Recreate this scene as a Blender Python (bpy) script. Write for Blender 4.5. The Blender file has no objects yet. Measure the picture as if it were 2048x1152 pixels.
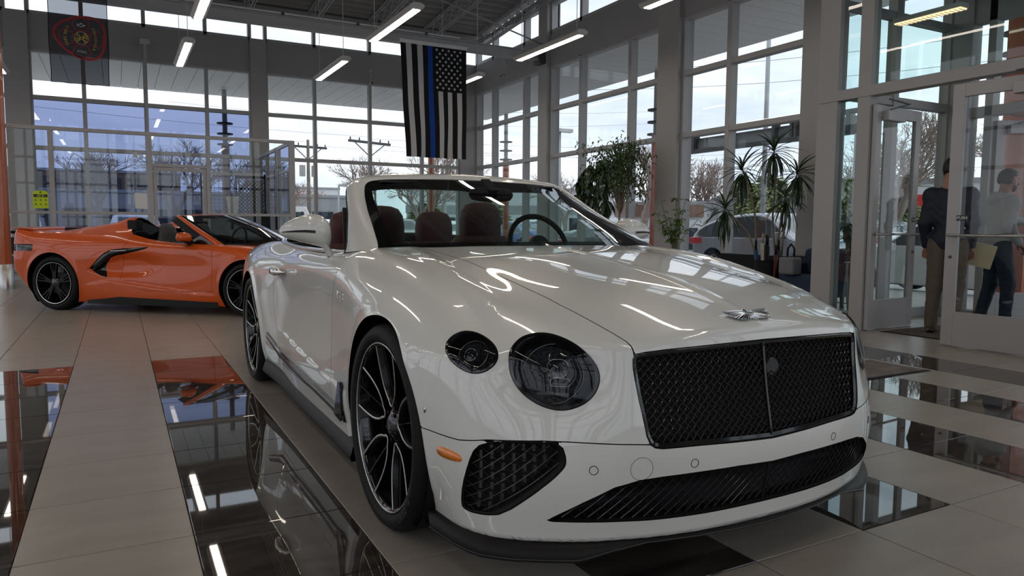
import bpy, math, random
import numpy as np
from mathutils import Vector, Matrix
random.seed(7); np.random.seed(7)
PI = math.pi
SC = bpy.context.scene
COL = SC.collection
# ---------------------------------------------------------------- camera
cd = bpy.data.cameras.new('camera'); cam = bpy.data.objects.new('camera', cd); COL.objects.link(cam); SC.camera = cam
cd.sensor_width = 36.0; cd.lens = 25.572; cd.clip_start = .05; cd.clip_end = 900
CP = Vector((-.20085, -6.47716, 1.09082)); YAW, PIT, ROL = .4959, -.0835, .0062
_fw = Vector((math.sin(YAW)*math.cos(PIT), math.cos(YAW)*math.cos(PIT), math.sin(PIT)))
_r = Vector((math.cos(YAW), -math.sin(YAW), 0)); _u = _r.cross(_fw)
_r2 = _r*math.cos(ROL)+_u*math.sin(ROL); _u2 = -_r*math.sin(ROL)+_u*math.cos(ROL)
_m = Matrix((_r2, _u2, -_fw)).transposed().to_4x4(); _m.translation = CP; cam.matrix_world = _m
# ---------------------------------------------------------------- exposure
vs = SC.view_settings; vs.view_transform = 'Standard'; vs.look = 'None'; vs.gamma = 1.0; vs.use_curve_mapping = False; vs.exposure = 0.22
cy = SC.cycles; cy.use_denoising = True; cy.max_bounces = 12; cy.diffuse_bounces = 4; cy.glossy_bounces = 5; cy.transmission_bounces = 8
cy.transparent_max_bounces = 24; cy.caustics_reflective = False; cy.caustics_refractive = False; cy.sample_clamp_indirect = 6
# ---------------------------------------------------------------- overcast sky
SKY = 1.32
wd = bpy.data.worlds.new('sky'); SC.world = wd; wd.use_nodes = True; nt = wd.node_tree; nt.nodes.clear()
def _n(t, **k):
    n = nt.nodes.new(t)
    for a, b in k.items():
        if a in n.inputs: n.inputs[a].default_value = b
        else: setattr(n, a, b)
    return n
tc = _n('ShaderNodeTexCoord'); mp = _n('ShaderNodeMapping'); mp.inputs['Scale'].default_value = (1.2, 1.2, 4.5)
no = _n('ShaderNodeTexNoise', Scale=1.7, Detail=6.0, Roughness=.55, Distortion=.4)
cr = _n('ShaderNodeValToRGB'); e = cr.color_ramp.elements
e[0].position = .36; e[0].color = (.54, .60, .71, 1); e[1].color = (1.0, 1.0, 1.0, 1)
m2 = e.new(.52) if hasattr(e, 'new') else None; m2.color = (.78, .82, .89, 1)
bg = _n('ShaderNodeBackground', Strength=SKY); ou = _n('ShaderNodeOutputWorld'); L = nt.links.new
L(tc.outputs['Generated'], mp.inputs['Vector']); L(mp.outputs[0], no.inputs['Vector']); L(no.outputs['Fac'], cr.inputs[0]); L(cr.outputs[0], bg.inputs[0]); L(bg.outputs[0], ou.inputs[0])
# ---------------------------------------------------------------- light strengths of the room's own fittings
PENDANT = 13.0
# ---------------------------------------------------------------- materials
MATS = {}
def mat(name, col, rough=.5, metal=0, coat=0, coatr=.03, spec=.5, noise=0, nscale=8, bump=0, bscale=60, emit=None, es=0, stretch=None, alpha=None, trans=0, flake=0, sub=0):
    if name in MATS: return MATS[name]
    m = bpy.data.materials.new(name); m.use_nodes = True; n = m.node_tree; p = n.nodes['Principled BSDF']; I = p.inputs
    I['Base Color'].default_value = (*col, 1); I['Roughness'].default_value = rough; I['Metallic'].default_value = metal
    I['Coat Weight'].default_value = coat; I['Coat Roughness'].default_value = coatr; I['Specular IOR Level'].default_value = spec
    if trans: I['Transmission Weight'].default_value = trans
    if emit is not None: I['Emission Color'].default_value = (*emit, 1); I['Emission Strength'].default_value = es
    if noise or bump:
        t = n.nodes.new('ShaderNodeTexCoord'); mp = n.nodes.new('ShaderNodeMapping'); n.links.new(t.outputs['Object'], mp.inputs[0])
        if stretch: mp.inputs['Scale'].default_value = stretch
    if noise:
        q = n.nodes.new('ShaderNodeTexNoise'); q.inputs['Scale'].default_value = nscale; q.inputs['Detail'].default_value = 5; n.links.new(mp.outputs[0], q.inputs['Vector'])
        r = n.nodes.new('ShaderNodeValToRGB'); el = r.color_ramp.elements; el[0].position = .3; el[1].position = .7
        el[0].color = (*[max(0, c*(1-noise)) for c in col], 1); el[1].color = (*[min(1, c*(1+noise)) for c in col], 1)
        n.links.new(q.outputs['Fac'], r.inputs[0]); n.links.new(r.outputs[0], I['Base Color'])
    if bump:
        q = n.nodes.new('ShaderNodeTexNoise'); q.inputs['Scale'].default_value = bscale; q.inputs['Detail'].default_value = 3; n.links.new(mp.outputs[0], q.inputs['Vector'])
        b = n.nodes.new('ShaderNodeBump'); b.inputs['Strength'].default_value = bump; b.inputs['Distance'].default_value = .01
        n.links.new(q.outputs['Fac'], b.inputs['Height']); n.links.new(b.outputs[0], I['Normal'])
    MATS[name] = m; return m
def glass(name, tint=(.9, .95, .94), refl=1.0, rough=0.0, ior=1.45):
    """a thin pane: clear transmission tinted by the glass, plus mirror reflection by Fresnel"""
    if name in MATS: return MATS[name]
    m = bpy.data.materials.new(name); m.use_nodes = True; n = m.node_tree; n.nodes.clear()
    o = n.nodes.new('ShaderNodeOutputMaterial'); mx = n.nodes.new('ShaderNodeMixShader'); tr = n.nodes.new('ShaderNodeBsdfTransparent'); gl = n.nodes.new('ShaderNodeBsdfGlossy')
    fr = n.nodes.new('ShaderNodeFresnel'); fr.inputs['IOR'].default_value = ior; ml = n.nodes.new('ShaderNodeMath'); ml.operation = 'MULTIPLY'; ml.inputs[1].default_value = refl
    tr.inputs[0].default_value = (*tint, 1); gl.inputs['Roughness'].default_value = rough; gl.inputs['Color'].default_value = (.95, .97, 1, 1)
    n.links.new(fr.outputs[0], ml.inputs[0]); n.links.new(ml.outputs[0], mx.inputs[0]); n.links.new(tr.outputs[0], mx.inputs[1]); n.links.new(gl.outputs[0], mx.inputs[2]); n.links.new(mx.outputs[0], o.inputs[0])
    MATS[name] = m; return m
# ---------------------------------------------------------------- mesh builder
class MB:
    def __init__(s): s.v = []; s.f = []; s.mi = []; s.cur = 0
    def add(s, V, F, mi=None):
        o = len(s.v); s.v += [tuple(p) for p in V]; s.f += [tuple(i+o for i in f) for f in F]; s.mi += [s.cur if mi is None else mi]*len(F); return s
    def box(s, a, b, mi=None):
        x0, y0, z0 = a; x1, y1, z1 = b
        V = [(x0, y0, z0), (x1, y0, z0), (x1, y1, z0), (x0, y1, z0), (x0, y0, z1), (x1, y0, z1), (x1, y1, z1), (x0, y1, z1)]
        return s.add(V, [(0, 3, 2, 1), (4, 5, 6, 7), (0, 1, 5, 4), (1, 2, 6, 5), (2, 3, 7, 6), (3, 0, 4, 7)], mi)
    def bar(s, p, q, w, h, up=(0, 0, 1), mi=None):
        p = Vector(p); q = Vector(q); d = (q-p).normalized(); u = Vector(up); r = d.cross(u)
        if r.length < 1e-4: r = d.cross(Vector((1, 0, 0)))
        r.normalize(); u = r.cross(d); V = []
        for c in (p, q):
            for a, b in ((-1, -1), (1, -1), (1, 1), (-1, 1)): V.append(c+r*a*w/2+u*b*h/2)
        return s.add(V, [(0, 1, 2, 3), (7, 6, 5, 4), (0, 4, 5, 1), (1, 5, 6, 2), (2, 6, 7, 3), (3, 7, 4, 0)], mi)
    def tube(s, pts, r, n=8, closed=False, cap=True, mi=None, flat=None):
        pts = [Vector(p) for p in pts]; m = len(pts); R = r if hasattr(r, '__len__') else [r]*m; V = []; F = []
        prev = None
        for i, p in enumerate(pts):
            a = pts[(i-1) % m] if (closed or i > 0) else p; b = pts[(i+1) % m] if (closed or i < m-1) else p
            d = (b-a).normalized()
            if prev is None:
                u = Vector((0, 0, 1)) if abs(d.z) < .9 else Vector((1, 0, 0)); x = d.cross(u).normalized()
            else: x = (prev-d*prev.dot(d)).normalized()
            prev = x; y = d.cross(x)
            for k in range(n):
                t = 2*PI*k/n; V.append(p+(x*math.cos(t)+y*math.sin(t))*R[i])
        seg = m if closed else m-1
        for i in range(seg):
            j = (i+1) % m
            for k in range(n): F.append((i*n+k, i*n+(k+1) % n, j*n+(k+1) % n, j*n+k))
        if cap and not closed: F.append(tuple(range(n-1, -1, -1))); F.append(tuple((m-1)*n+k for k in range(n)))
        return s.add(V, F, mi)
    def lathe(s, prof, n=32, axis='z', c=(0, 0, 0), a0=0, a1=2*PI, mi=None, cap=False):
        V = []; F = []; full = abs(a1-a0-2*PI) < 1e-6; k = n if full else n+1; m = len(prof)
        for i in range(k):
            t = a0+(a1-a0)*i/n; ct, st = math.cos(t), math.sin(t)
            for r, h in prof:
                V.append((c[0]+r*ct, c[1]+r*st, c[2]+h) if axis == 'z' else (c[0]+r*ct, c[1]+h, c[2]+r*st) if axis == 'y' else (c[0]+h, c[1]+r*ct, c[2]+r*st))
        for i in range(n):
            j = (i+1) % k
            for q in range(m-1):
                f = (i*m+q, j*m+q, j*m+q+1, i*m+q+1); F.append(f if axis != 'y' else f[::-1])
        if cap:
            for q in (0, m-1):
                ring = [i*m+q for i in range(k)]; F.append(tuple(ring))
        return s.add(V, F, mi)
    def prism(s, poly, h0, h1, axis='z', mi=None):
        n = len(poly)
        def P(a, b, h): return (a, b, h) if axis == 'z' else (a, h, b) if axis == 'y' else (h, a, b)
        V = [P(a, b, h0) for a, b in poly]+[P(a, b, h1) for a, b in poly]
        F = [tuple(range(n-1, -1, -1)), tuple(range(n, 2*n))]+[(i, (i+1) % n, n+(i+1) % n, n+i) for i in range(n)]
        return s.add(V, F, mi)
    def grid(s, G, mi=None, flip=False):
        r, c = len(G), len(G[0]); V = [p for row in G for p in row]; F = []
        for i in range(r-1):
            for j in range(c-1):
                f = (i*c+j, i*c+j+1, (i+1)*c+j+1, (i+1)*c+j); F.append(f[::-1] if flip else f)
        return s.add(V, F, mi)
    def build(s, name, mats, parent=None, smooth=False, bevel=0, auto=None, loc=None, rot=None, sub=0, solid=0, recalc=True):
        me = bpy.data.meshes.new(name); me.from_pydata(s.v, [], s.f)
        if not isinstance(mats, (list, tuple)): mats = [mats]
        for m in mats: me.materials.append(m)
        if len(mats) > 1: me.polygons.foreach_set('material_index', s.mi)
        if recalc:
            import bmesh
            bm = bmesh.new(); bm.from_mesh(me); bmesh.ops.recalc_face_normals(bm, faces=bm.faces); bm.to_mesh(me); bm.free()
        if smooth: me.polygons.foreach_set('use_smooth', [True]*len(me.polygons))
        if auto is not None: me.polygons.foreach_set('use_smooth', [True]*len(me.polygons)); me.set_sharp_from_angle(angle=math.radians(auto))
        me.update(); o = bpy.data.objects.new(name, me); COL.objects.link(o)
        if parent: o.parent = parent
        if loc: o.location = loc
        if rot: o.rotation_euler = rot
        if bevel:
            b = o.modifiers.new('b', 'BEVEL'); b.width = bevel; b.segments = 2; b.limit_method = 'ANGLE'; b.harden_normals = False
        if solid:
            b = o.modifiers.new('s', 'SOLIDIFY'); b.thickness = solid; b.offset = 0
        if sub:
            b = o.modifiers.new('u', 'SUBSURF'); b.levels = sub; b.render_levels = sub
        return o
def npmesh(name, P, N, T, m, parent=None):
    me = bpy.data.meshes.new(name); T = np.asarray(T)
    ok = (T[:, 0] != T[:, 1]) & (T[:, 1] != T[:, 2]) & (T[:, 0] != T[:, 2]); T = T[ok]
    me.vertices.add(len(P)); me.vertices.foreach_set('co', np.asarray(P, np.float32).ravel())
    me.loops.add(len(T)*3); me.loops.foreach_set('vertex_index', T.astype(np.int32).ravel())
    me.polygons.add(len(T)); me.polygons.foreach_set('loop_start', np.arange(0, len(T)*3, 3, dtype=np.int32))
    me.polygons.foreach_set('use_smooth', np.ones(len(T), bool)); me.update(calc_edges=True)
    if N is not None: me.normals_split_custom_set_from_vertices(np.asarray(N, np.float32))
    me.materials.append(m); o = bpy.data.objects.new(name, me); COL.objects.link(o)
    if parent: o.parent = parent
    return o
def text(name, body, size, m, loc, rot, parent=None, ext=.002, align='CENTER', sx=1.0, bold=0.0):
    cu = bpy.data.curves.new(name, 'FONT'); cu.body = body; cu.size = size; cu.extrude = ext; cu.align_x = align; cu.align_y = 'CENTER'; cu.resolution_u = 3; cu.offset = bold
    o = bpy.data.objects.new(name, cu); COL.objects.link(o); deps = bpy.context.evaluated_depsgraph_get()
    me = bpy.data.meshes.new_from_object(o.evaluated_get(deps)); bpy.data.objects.remove(o)
    o = bpy.data.objects.new(name, me); COL.objects.link(o); me.materials.clear(); me.materials.append(m)
    if parent: o.parent = parent
    o.location = loc; o.rotation_euler = rot; o.scale = (sx, 1, 1); return o
def empty(name, loc=(0, 0, 0), rz=0):
    o = bpy.data.objects.new(name, None); COL.objects.link(o); o.location = loc; o.rotation_euler = (0, 0, rz); o.empty_display_size = .1; return o
def tag(o, label=None, cat=None, group=None, kind=None):
    if label: o['label'] = label
    if cat: o['category'] = cat
    if group: o['group'] = group
    if kind: o['kind'] = kind
    return o
def dup(o, parent=None):
    c = o.copy(); COL.objects.link(c)
    if parent is not None: c.parent = parent
    for ch in [q for q in KIDS.get(o.name, [])] if o.name in KIDS else list(o.children): dup(ch, c)
    return c
KIDS = {}
# ---------------------------------------------------------------- smooth body surfaces from tables
def spl(xs, x):
    """matrix of natural cubic spline weights: result(x) = W @ values at xs (clamped outside)"""
    xs = np.asarray(xs, float); n = len(xs); x = np.clip(np.asarray(x, float), xs[0], xs[-1])
    h = np.diff(xs); A = np.zeros((n, n)); R = np.zeros((n, n)); A[0, 0] = A[-1, -1] = 1
    for i in range(1, n-1):
        A[i, i-1] = h[i-1]; A[i, i] = 2*(h[i-1]+h[i]); A[i, i+1] = h[i]
        R[i, i-1] = 6/h[i-1]; R[i, i+1] = 6/h[i]; R[i, i] = -6/h[i-1]-6/h[i]
    M = np.linalg.solve(A, R)
    k = np.clip(np.searchsorted(xs, x)-1, 0, n-2); hk = h[k]; a = (xs[k+1]-x)/hk; b = 1-a
    W = np.zeros((len(x), n)); I = np.arange(len(x)); W[I, k] += a; W[I, k+1] += b
    W += ((a**3-a)*hk**2/6)[:, None]*M[k]+((b**3-b)*hk**2/6)[:, None]*M[k+1]
    return W
class Tab:
    """smooth 2D table, pre-sampled fine, looked up with bicubic interpolation"""
    def __init__(s, a, b, v, na=160, nb=120):
        a = np.array(a, float); b = np.array(b, float)
        s.a0, s.a1, s.b0, s.b1 = a[0], a[-1], b[0], b[-1]; s.na, s.nb = na, nb
        s.F = spl(a, np.linspace(a[0], a[-1], na)) @ np.array(v, float) @ spl(b, np.linspace(b[0], b[-1], nb)).T
    def __call__(s, x, y):
        u = np.clip((x-s.a0)/(s.a1-s.a0), 0, 1)*(s.na-1); v = np.clip((y-s.b0)/(s.b1-s.b0), 0, 1)*(s.nb-1)
        i = np.minimum(u.astype(int), s.na-2); j = np.minimum(v.astype(int), s.nb-2); fu = u-i; fv = v-j
        def w(t): return (-.5*t+t*t-.5*t**3, 1-2.5*t*t+1.5*t**3, .5*t+2*t*t-1.5*t**3, -.5*t*t+.5*t**3)
        wu, wv = w(fu), w(fv); r = 0
        for p in range(4):
            ii = np.clip(i+p-1, 0, s.na-1); q = 0
            for k in range(4): q = q+wv[k]*s.F[ii, np.clip(j+k-1, 0, s.nb-1)]
            r = r+wu[p]*q
        return r
def smax(a, b, k):
    h = np.clip(.5+.5*(a-b)/k, 0, 1); return b+(a-b)*h+k*h*(1-h)
def sstep(a, b, x):
    t = np.clip((x-a)/(b-a), 0, 1); return t*t*(3-2*t)
def gauss(x, w): return np.exp(-(x/w)**2)
def grad(f, P, e=2e-4):
    g = np.empty_like(P)
    for i in range(3):
        d = np.zeros(3); d[i] = e; g[:, i] = (f(*(P+d).T)-f(*(P-d).T))/(2*e)
    return g
def nets(f, lo, hi, h, newton=5):
    """surface nets of f=0 with the vertices pulled onto the true surface; returns verts, normals, tris"""
    n = [int(math.ceil((hi[i]-lo[i])/h))+1 for i in range(3)]; ax = [lo[i]+h*np.arange(n[i]) for i in range(3)]
    F = np.empty(n, np.float32)
    for i in range(n[0]):
        Y, Z = np.meshgrid(ax[1], ax[2], indexing='ij'); F[i] = f(np.full(Y.size, ax[0][i]), Y.ravel(), Z.ravel()).reshape(Y.shape)
    S = F < 0; c = np.zeros([m-1 for m in n], int)
    for a in (0, 1):
        for b in (0, 1):
            for d in (0, 1): c += S[a:n[0]-1+a, b:n[1]-1+b, d:n[2]-1+d]
    act = (c > 0) & (c < 8); idx = -np.ones(act.shape, int); cells = np.argwhere(act); idx[act] = np.arange(len(cells))
    P = np.array(lo)+h*(cells+.5)
    for _ in range(newton):
        g = grad(f, P); v = f(*P.T); st = (v/np.maximum((g*g).sum(1), .05))[:, None]*g
        L = np.linalg.norm(st, axis=1, keepdims=True); P = P-st*np.minimum(1, .8*h/np.maximum(L, 1e-9))
    Q = []
    for axn in range(3):
        A = np.moveaxis(S, axn, 0); d = A[:-1] != A[1:]; A0 = A[:-1]
        e = np.argwhere(d[:, 1:-1, 1:-1])
        s0 = A0[:, 1:-1, 1:-1][d[:, 1:-1, 1:-1]]
        M = np.moveaxis(idx, axn, 0); i, j, k = e.T; j = j+1; k = k+1
        q = np.stack([M[i, j-1, k-1], M[i, j, k-1], M[i, j, k], M[i, j-1, k]], 1)
        if axn == 1: s0 = ~s0
        q[~s0] = q[~s0][:, ::-1]; Q.append(q)
    Q = np.concatenate(Q); Q = Q[(Q >= 0).all(1)]
    T = np.concatenate([Q[:, [0, 1, 2]], Q[:, [0, 2, 3]]])
    N = grad(f, P); N /= np.maximum(np.linalg.norm(N, axis=1, keepdims=True), 1e-9)
    return P, N, T
def refine(P, N, T, near, f=None, levels=1):
    """split the triangles flagged by near(P)->bool per vertex into four"""
    for _ in range(levels):
        m = near(P)[T].any(1); K = T[~m]; S = T[m]
        if not len(S): break
        E = np.sort(np.concatenate([S[:, [0, 1]], S[:, [1, 2]], S[:, [2, 0]]]), axis=1)
        U, inv = np.unique(E, axis=0, return_inverse=True); inv = inv.ravel(); n0 = len(P); ns = len(S)
        Pm = P[U].mean(1); Nm = N[U].sum(1); Nm /= np.maximum(np.linalg.norm(Nm, axis=1, keepdims=True), 1e-9)
        if f is not None:
            for _k in range(2):
                g = grad(f, Pm); Pm = Pm-(f(*Pm.T)/np.maximum((g*g).sum(1), .05))[:, None]*g
            Nm = grad(f, Pm); Nm /= np.maximum(np.linalg.norm(Nm, axis=1, keepdims=True), 1e-9)
        P = np.concatenate([P, Pm]); N = np.concatenate([N, Nm])
        a, b, c = n0+inv[:ns], n0+inv[ns:2*ns], n0+inv[2*ns:]
        # neighbours of refined triangles are closed with fans so that no cracks are left
        em = {}
        key = U[:, 0].astype(np.int64)*10**8+U[:, 1]
        S4 = np.concatenate([np.stack([S[:, 0], a, c], 1), np.stack([a, S[:, 1], b], 1), np.stack([c, b, S[:, 2]], 1), np.stack([a, b, c], 1)])
        if len(K):
            ke = [np.sort(K[:, [i, (i+1) % 3]], axis=1) for i in range(3)]
            kk = [e[:, 0].astype(np.int64)*10**8+e[:, 1] for e in ke]; so = np.argsort(key); ks = key[so]; hit = []
            for e in kk:
                p = np.clip(np.searchsorted(ks, e), 0, len(ks)-1); hit.append(np.where(ks[p] == e, n0+so[p], -1))
            hit = np.stack(hit, 1); cnt = (hit >= 0).sum(1); out = [K[cnt == 0], S4]
            for t, hv in zip(K[cnt > 0], hit[cnt > 0]):
                ring = []
                for i in range(3):
                    ring.append(t[i])
                    if hv[i] >= 0: ring.append(hv[i])
                # fan from a split point
                s = next(i for i, r in enumerate(ring) if r >= n0); ring = ring[s:]+ring[:s]
                out.append(np.array([[ring[0], ring[i], ring[i+1]] for i in range(1, len(ring)-1)]))
            T = np.concatenate(out)
        else: T = S4
    return P, N, T
def trim(P, N, T, g):
    """keep g>0, cutting the triangles along g=0; returns P,N,T and the cut edges"""
    g = np.where(np.abs(g) < 1e-7, 1e-7, g)
    s = g > 0; k = s[T].sum(1); keep = T[k == 3]; cut = T[(k == 1) | (k == 2)]; kc = k[(k == 1) | (k == 2)]
    if len(cut) == 0:
        return compact(P, N, keep, np.zeros((0, 2), int))
    # rotate so the odd one is first
    odd = np.where((kc == 1)[:, None], s[cut], ~s[cut]).argmax(1)
    R = np.stack([cut[np.arange(len(cut)), (odd+i) % 3] for i in range(3)], 1)
    e1 = np.sort(R[:, [0, 1]], axis=1); e2 = np.sort(R[:, [0, 2]], axis=1)
    U, inv = np.unique(np.concatenate([e1, e2]), axis=0, return_inverse=True); inv = inv.ravel()
    ga, gb = g[U[:, 0]], g[U[:, 1]]; t = (ga/(ga-gb))[:, None]
    Pm = P[U[:, 0]]*(1-t)+P[U[:, 1]]*t; Nm = N[U[:, 0]]*(1-t)+N[U[:, 1]]*t; Nm /= np.maximum(np.linalg.norm(Nm, axis=1, keepdims=True), 1e-9)
    n0 = len(P); P = np.concatenate([P, Pm]); N = np.concatenate([N, Nm]); m1 = n0+inv[:len(R)]; m2 = n0+inv[len(R):]
    one = kc == 1
    T1 = np.stack([R[one, 0], m1[one], m2[one]], 1)
    T2 = np.concatenate([np.stack([m1[~one], R[~one, 1], R[~one, 2]], 1), np.stack([m1[~one], R[~one, 2], m2[~one]], 1)])
    ed = np.concatenate([np.stack([m1[one], m2[one]], 1), np.stack([m2[~one], m1[~one]], 1)])
    return compact(P, N, np.concatenate([keep, T1, T2]), ed)
def compact(P, N, T, ed):
    used = np.zeros(len(P), bool); used[T.ravel()] = True; mp = np.cumsum(used)-1
    ed = ed[used[ed].all(1)] if len(ed) else ed
    return P[used], N[used], mp[T], (mp[ed] if len(ed) else ed)
def polysd(x, y, poly):
    """signed distance to a closed polygon, positive inside"""
    p = np.asarray(poly, float); n = len(p); d = np.full(len(x), 1e9); ins = np.zeros(len(x), bool)
    for i in range(n):
        a, b = p[i], p[(i+1) % n]; e = b-a; wx, wy = x-a[0], y-a[1]
        t = np.clip((wx*e[0]+wy*e[1])/max(e@e, 1e-12), 0, 1); d = np.minimum(d, (wx-t*e[0])**2+(wy-t*e[1])**2)
        c = ((a[1] <= y) & (b[1] > y)) | ((b[1] <= y) & (a[1] > y))
        if abs(e[1]) > 1e-12: ins ^= c & (x < a[0]+(y-a[1])/e[1]*e[0])
    return np.where(ins, 1, -1)*np.sqrt(d)
def cutsd(x, y, line):
    """distance to an open polyline, positive on its left side"""
    p = np.asarray(line, float); best = np.full(len(x), 1e9); sg = np.ones(len(x))
    for i in range(len(p)-1):
        a, b = p[i], p[i+1]; e = b-a; wx, wy = x-a[0], y-a[1]; t0 = (wx*e[0]+wy*e[1])/(e@e)
        t = np.clip(t0, -1e3 if i == 0 else 0, 1e3 if i == len(p)-2 else 1)
        d = np.hypot(wx-t*e[0], wy-t*e[1]); m = d < best-1e-12; best = np.where(m, d, best)
        sg = np.where(m, np.sign(e[0]*wy-e[1]*wx+1e-15), sg)
    return best*sg
def chaikin(p, n=2, closed=True):
    p = [np.array(q, float) for q in p]
    for _ in range(n):
        q = []; m = len(p)
        for i in range(m if closed else m-1):
            a, b = p[i], p[(i+1) % m]; q += [a*.75+b*.25, a*.25+b*.75]
        if not closed: q = [p[0]]+q+[p[-1]]
        p = q
    return np.array(p)
def skirt(P, N, T, ed, depth, inward=None):
    """turn the cut edge in by depth, so that panels have thickness"""
    if len(ed) == 0: return P, N, T
    v = np.unique(ed); mp = -np.ones(len(P), int); mp[v] = np.arange(len(v)); n0 = len(P)
    D = -N[v] if inward is None else np.broadcast_to(np.array(inward, float), N[v].shape)
    dup = P[v]; low = P[v]+D*depth
    # normals of the turned edge: across the edge, away from the panel
    acc = np.zeros((len(v), 3)); e = P[ed[:, 1]]-P[ed[:, 0]]; c = np.cross(e, D[mp[ed[:, 0]]])
    np.add.at(acc, mp[ed[:, 0]], c); np.add.at(acc, mp[ed[:, 1]], c); acc /= np.maximum(np.linalg.norm(acc, axis=1, keepdims=True), 1e-12)
    nv = len(v); P2 = np.concatenate([P, dup, low]); N2 = np.concatenate([N, acc, acc]); a, b = n0+mp[ed[:, 0]], n0+mp[ed[:, 1]]
    T2 = np.concatenate([T, np.stack([b, a, a+nv], 1), np.stack([b, a+nv, b+nv], 1)])
    f = np.cross(P2[b]-P2[a], P2[a+nv]-P2[a]); 
    return P2, N2, T2
# ---------------------------------------------------------------- white convertible: body as three tables (half-width, front face, top)
BW = Tab([-3.95, -3.6, -3.2, -2.85, -2.5, -2.2, -1.95, -1.6, -1.1, -.75, -.45, 0, .4, .6, .95], [.1, .25, .35, .45, .55, .65, .75, .85, .93, 1.0, 1.1], [
 [.80, .82, .83, .835, .84, .84, .83, .81, .78, .74, .66],
 [.86, .885, .90, .905, .91, .905, .895, .87, .83, .78, .70],
 [.89, .93, .945, .953, .957, .957, .948, .925, .88, .82, .72],
 [.90, .945, .962, .970, .976, .978, .970, .948, .900, .845, .74],
 [.90, .94, .957, .965, .972, .974, .965, .942, .895, .84, .73],
 [.90, .925, .940, .947, .952, .955, .948, .930, .888, .83, .72],
 [.90, .917, .928, .930, .930, .932, .930, .922, .885, .82, .72],
 [.90, .917, .926, .926, .922, .920, .922, .922, .895, .82, .72],
 [.90, .917, .928, .928, .922, .920, .924, .925, .90, .82, .72],
 [.90, .920, .933, .935, .930, .928, .930, .928, .90, .82, .72],
 [.90, .925, .945, .950, .950, .950, .948, .935, .89, .81, .72],
 [.89, .925, .950, .962, .967, .968, .960, .930, .86, .78, .70],
 [.87, .905, .930, .945, .957, .955, .940, .90, .84, .76, .70],
 [.85, .890, .915, .930, .935, .930, .915, .88, .82, .74, .68],
 [.80, .83, .85, .86, .87, .87, .86, .83, .78, .70, .60]])
BF = Tab([0, .15, .3, .45, .50, .56, .66, .77, .86, .93, .975, 1.05], [.1, .2, .28, .36, .45, .55, .67, .76, .85, 1.0], [
 [.890, .896, .908, .925, .926, .908, .888, .876, .86, .84],
 [.886, .892, .905, .921, .922, .905, .885, .873, .857, .84],
 [.868, .876, .892, .906, .908, .892, .875, .864, .848, .83],
 [.832, .842, .862, .876, .884, .874, .853, .844, .825, .80],
 [.815, .826, .847, .862, .868, .858, .836, .824, .80, .77],
 [.795, .806, .826, .840, .842, .825, .790, .778, .765, .75],
 [.747, .758, .778, .790, .785, .760, .705, .698, .69, .68],
 [.672, .684, .702, .713, .705, .680, .632, .620, .61, .60],
 [.578, .590, .606, .618, .615, .598, .565, .545, .53, .52],
 [.44, .455, .475, .495, .50, .485, .46, .435, .42, .41],
 [.28, .30, .33, .36, .36, .34, .32, .30, .28, .27],
 [0, .04, .06, .08, .08, .06, .04, .02, 0, 0]])
BT = Tab([-3.95, -3.6, -3.1, -2.6, -2.2, -1.7, -1.1, -.7, -.4, -.1, .2, .42, .6, .75, .85, 1.0], [0, .2, .4, .5, .6, .7, .78, .86, .94, 1.02], [
 [.93, .93, .925, .92, .91, .895, .88, .86, .82, .78],
 [.975, .975, .97, .966, .958, .947, .932, .905, .86, .81],
 [.985, .985, .985, .983, .98, .975, .968, .95, .90, .84],
 [.965, .967, .975, .980, .985, .99, .988, .975, .925, .85],
 [.95, .952, .96, .965, .972, .978, .975, .962, .93, .86],
 [.95, .95, .95, .95, .953, .957, .958, .952, .93, .86],
 [.96, .96, .96, .96, .962, .966, .966, .958, .93, .86],
 [1.018, 1.017, 1.012, 1.008, 1.004, 1.001, .995, .98, .925, .84],
 [1.004, 1.002, .996, .990, .985, .985, .980, .955, .89, .80],
 [.980, .978, .970, .962, .953, .952, .944, .915, .845, .75],
 [.943, .940, .929, .917, .903, .895, .873, .840, .77, .68],
 [.911, .907, .893, .879, .862, .842, .805, .765, .70, .62],
 [.874, .869, .850, .832, .812, .778, .735, .69, .63, .56],
 [.832, .826, .803, .782, .755, .715, .67, .625, .57, .50],
 [.797, .790, .765, .742, .712, .672, .63, .585, .53, .46],
 [.715, .708, .685, .66, .63, .59, .55, .51, .46, .40]])
def b_body(x, y, z, lower=False):
    ya = np.abs(y)
    w = BW(x, z)
    # wheel-arch lips, and the ledge of the sculpted door above the sill
    r1 = np.hypot(x, z-.372); r2 = np.hypot(x+2.851, z-.372)
    w = w+.009*gauss(r1-.405, .03)*sstep(.15, .3, z)+.009*gauss(r2-.405, .03)*sstep(.15, .3, z)
    zc = np.interp(x, [-2.0, -1.5, -1.0, -.5], [.475, .435, .405, .40])
    w = w+.011*sstep(.007, -.007, z-zc)*sstep(-2.1, -1.6, x)*sstep(-.48, -.53, x)
    t = BT(x, ya)
    t = t+.006*np.maximum(0, 1-ya/.035)*sstep(-.75, -.2, x)*sstep(.92, .6, x)      # spine of the bonnet
    # power line that runs over the wing to between the lamps
    yc = np.interp(x, [-.6, -.06, .23, .44, .6], [.625, .695, .712, .722, .735])
    t = t+.007*np.maximum(0, 1-np.abs(ya-yc)/.05)*sstep(-.7, -.3, x)*sstep(.60, .40, x)
    a = ya-w; b = x-BF(ya, z); c = z-t
    s = smax(a, c, .07); s = smax(s, b, .024+.04*sstep(.5, .9, ya)); s = smax(s, -.02-(x+3.94), .12)
    return smax(s, .13+.046*sstep(.3, .55, x)-z, .015)
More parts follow.
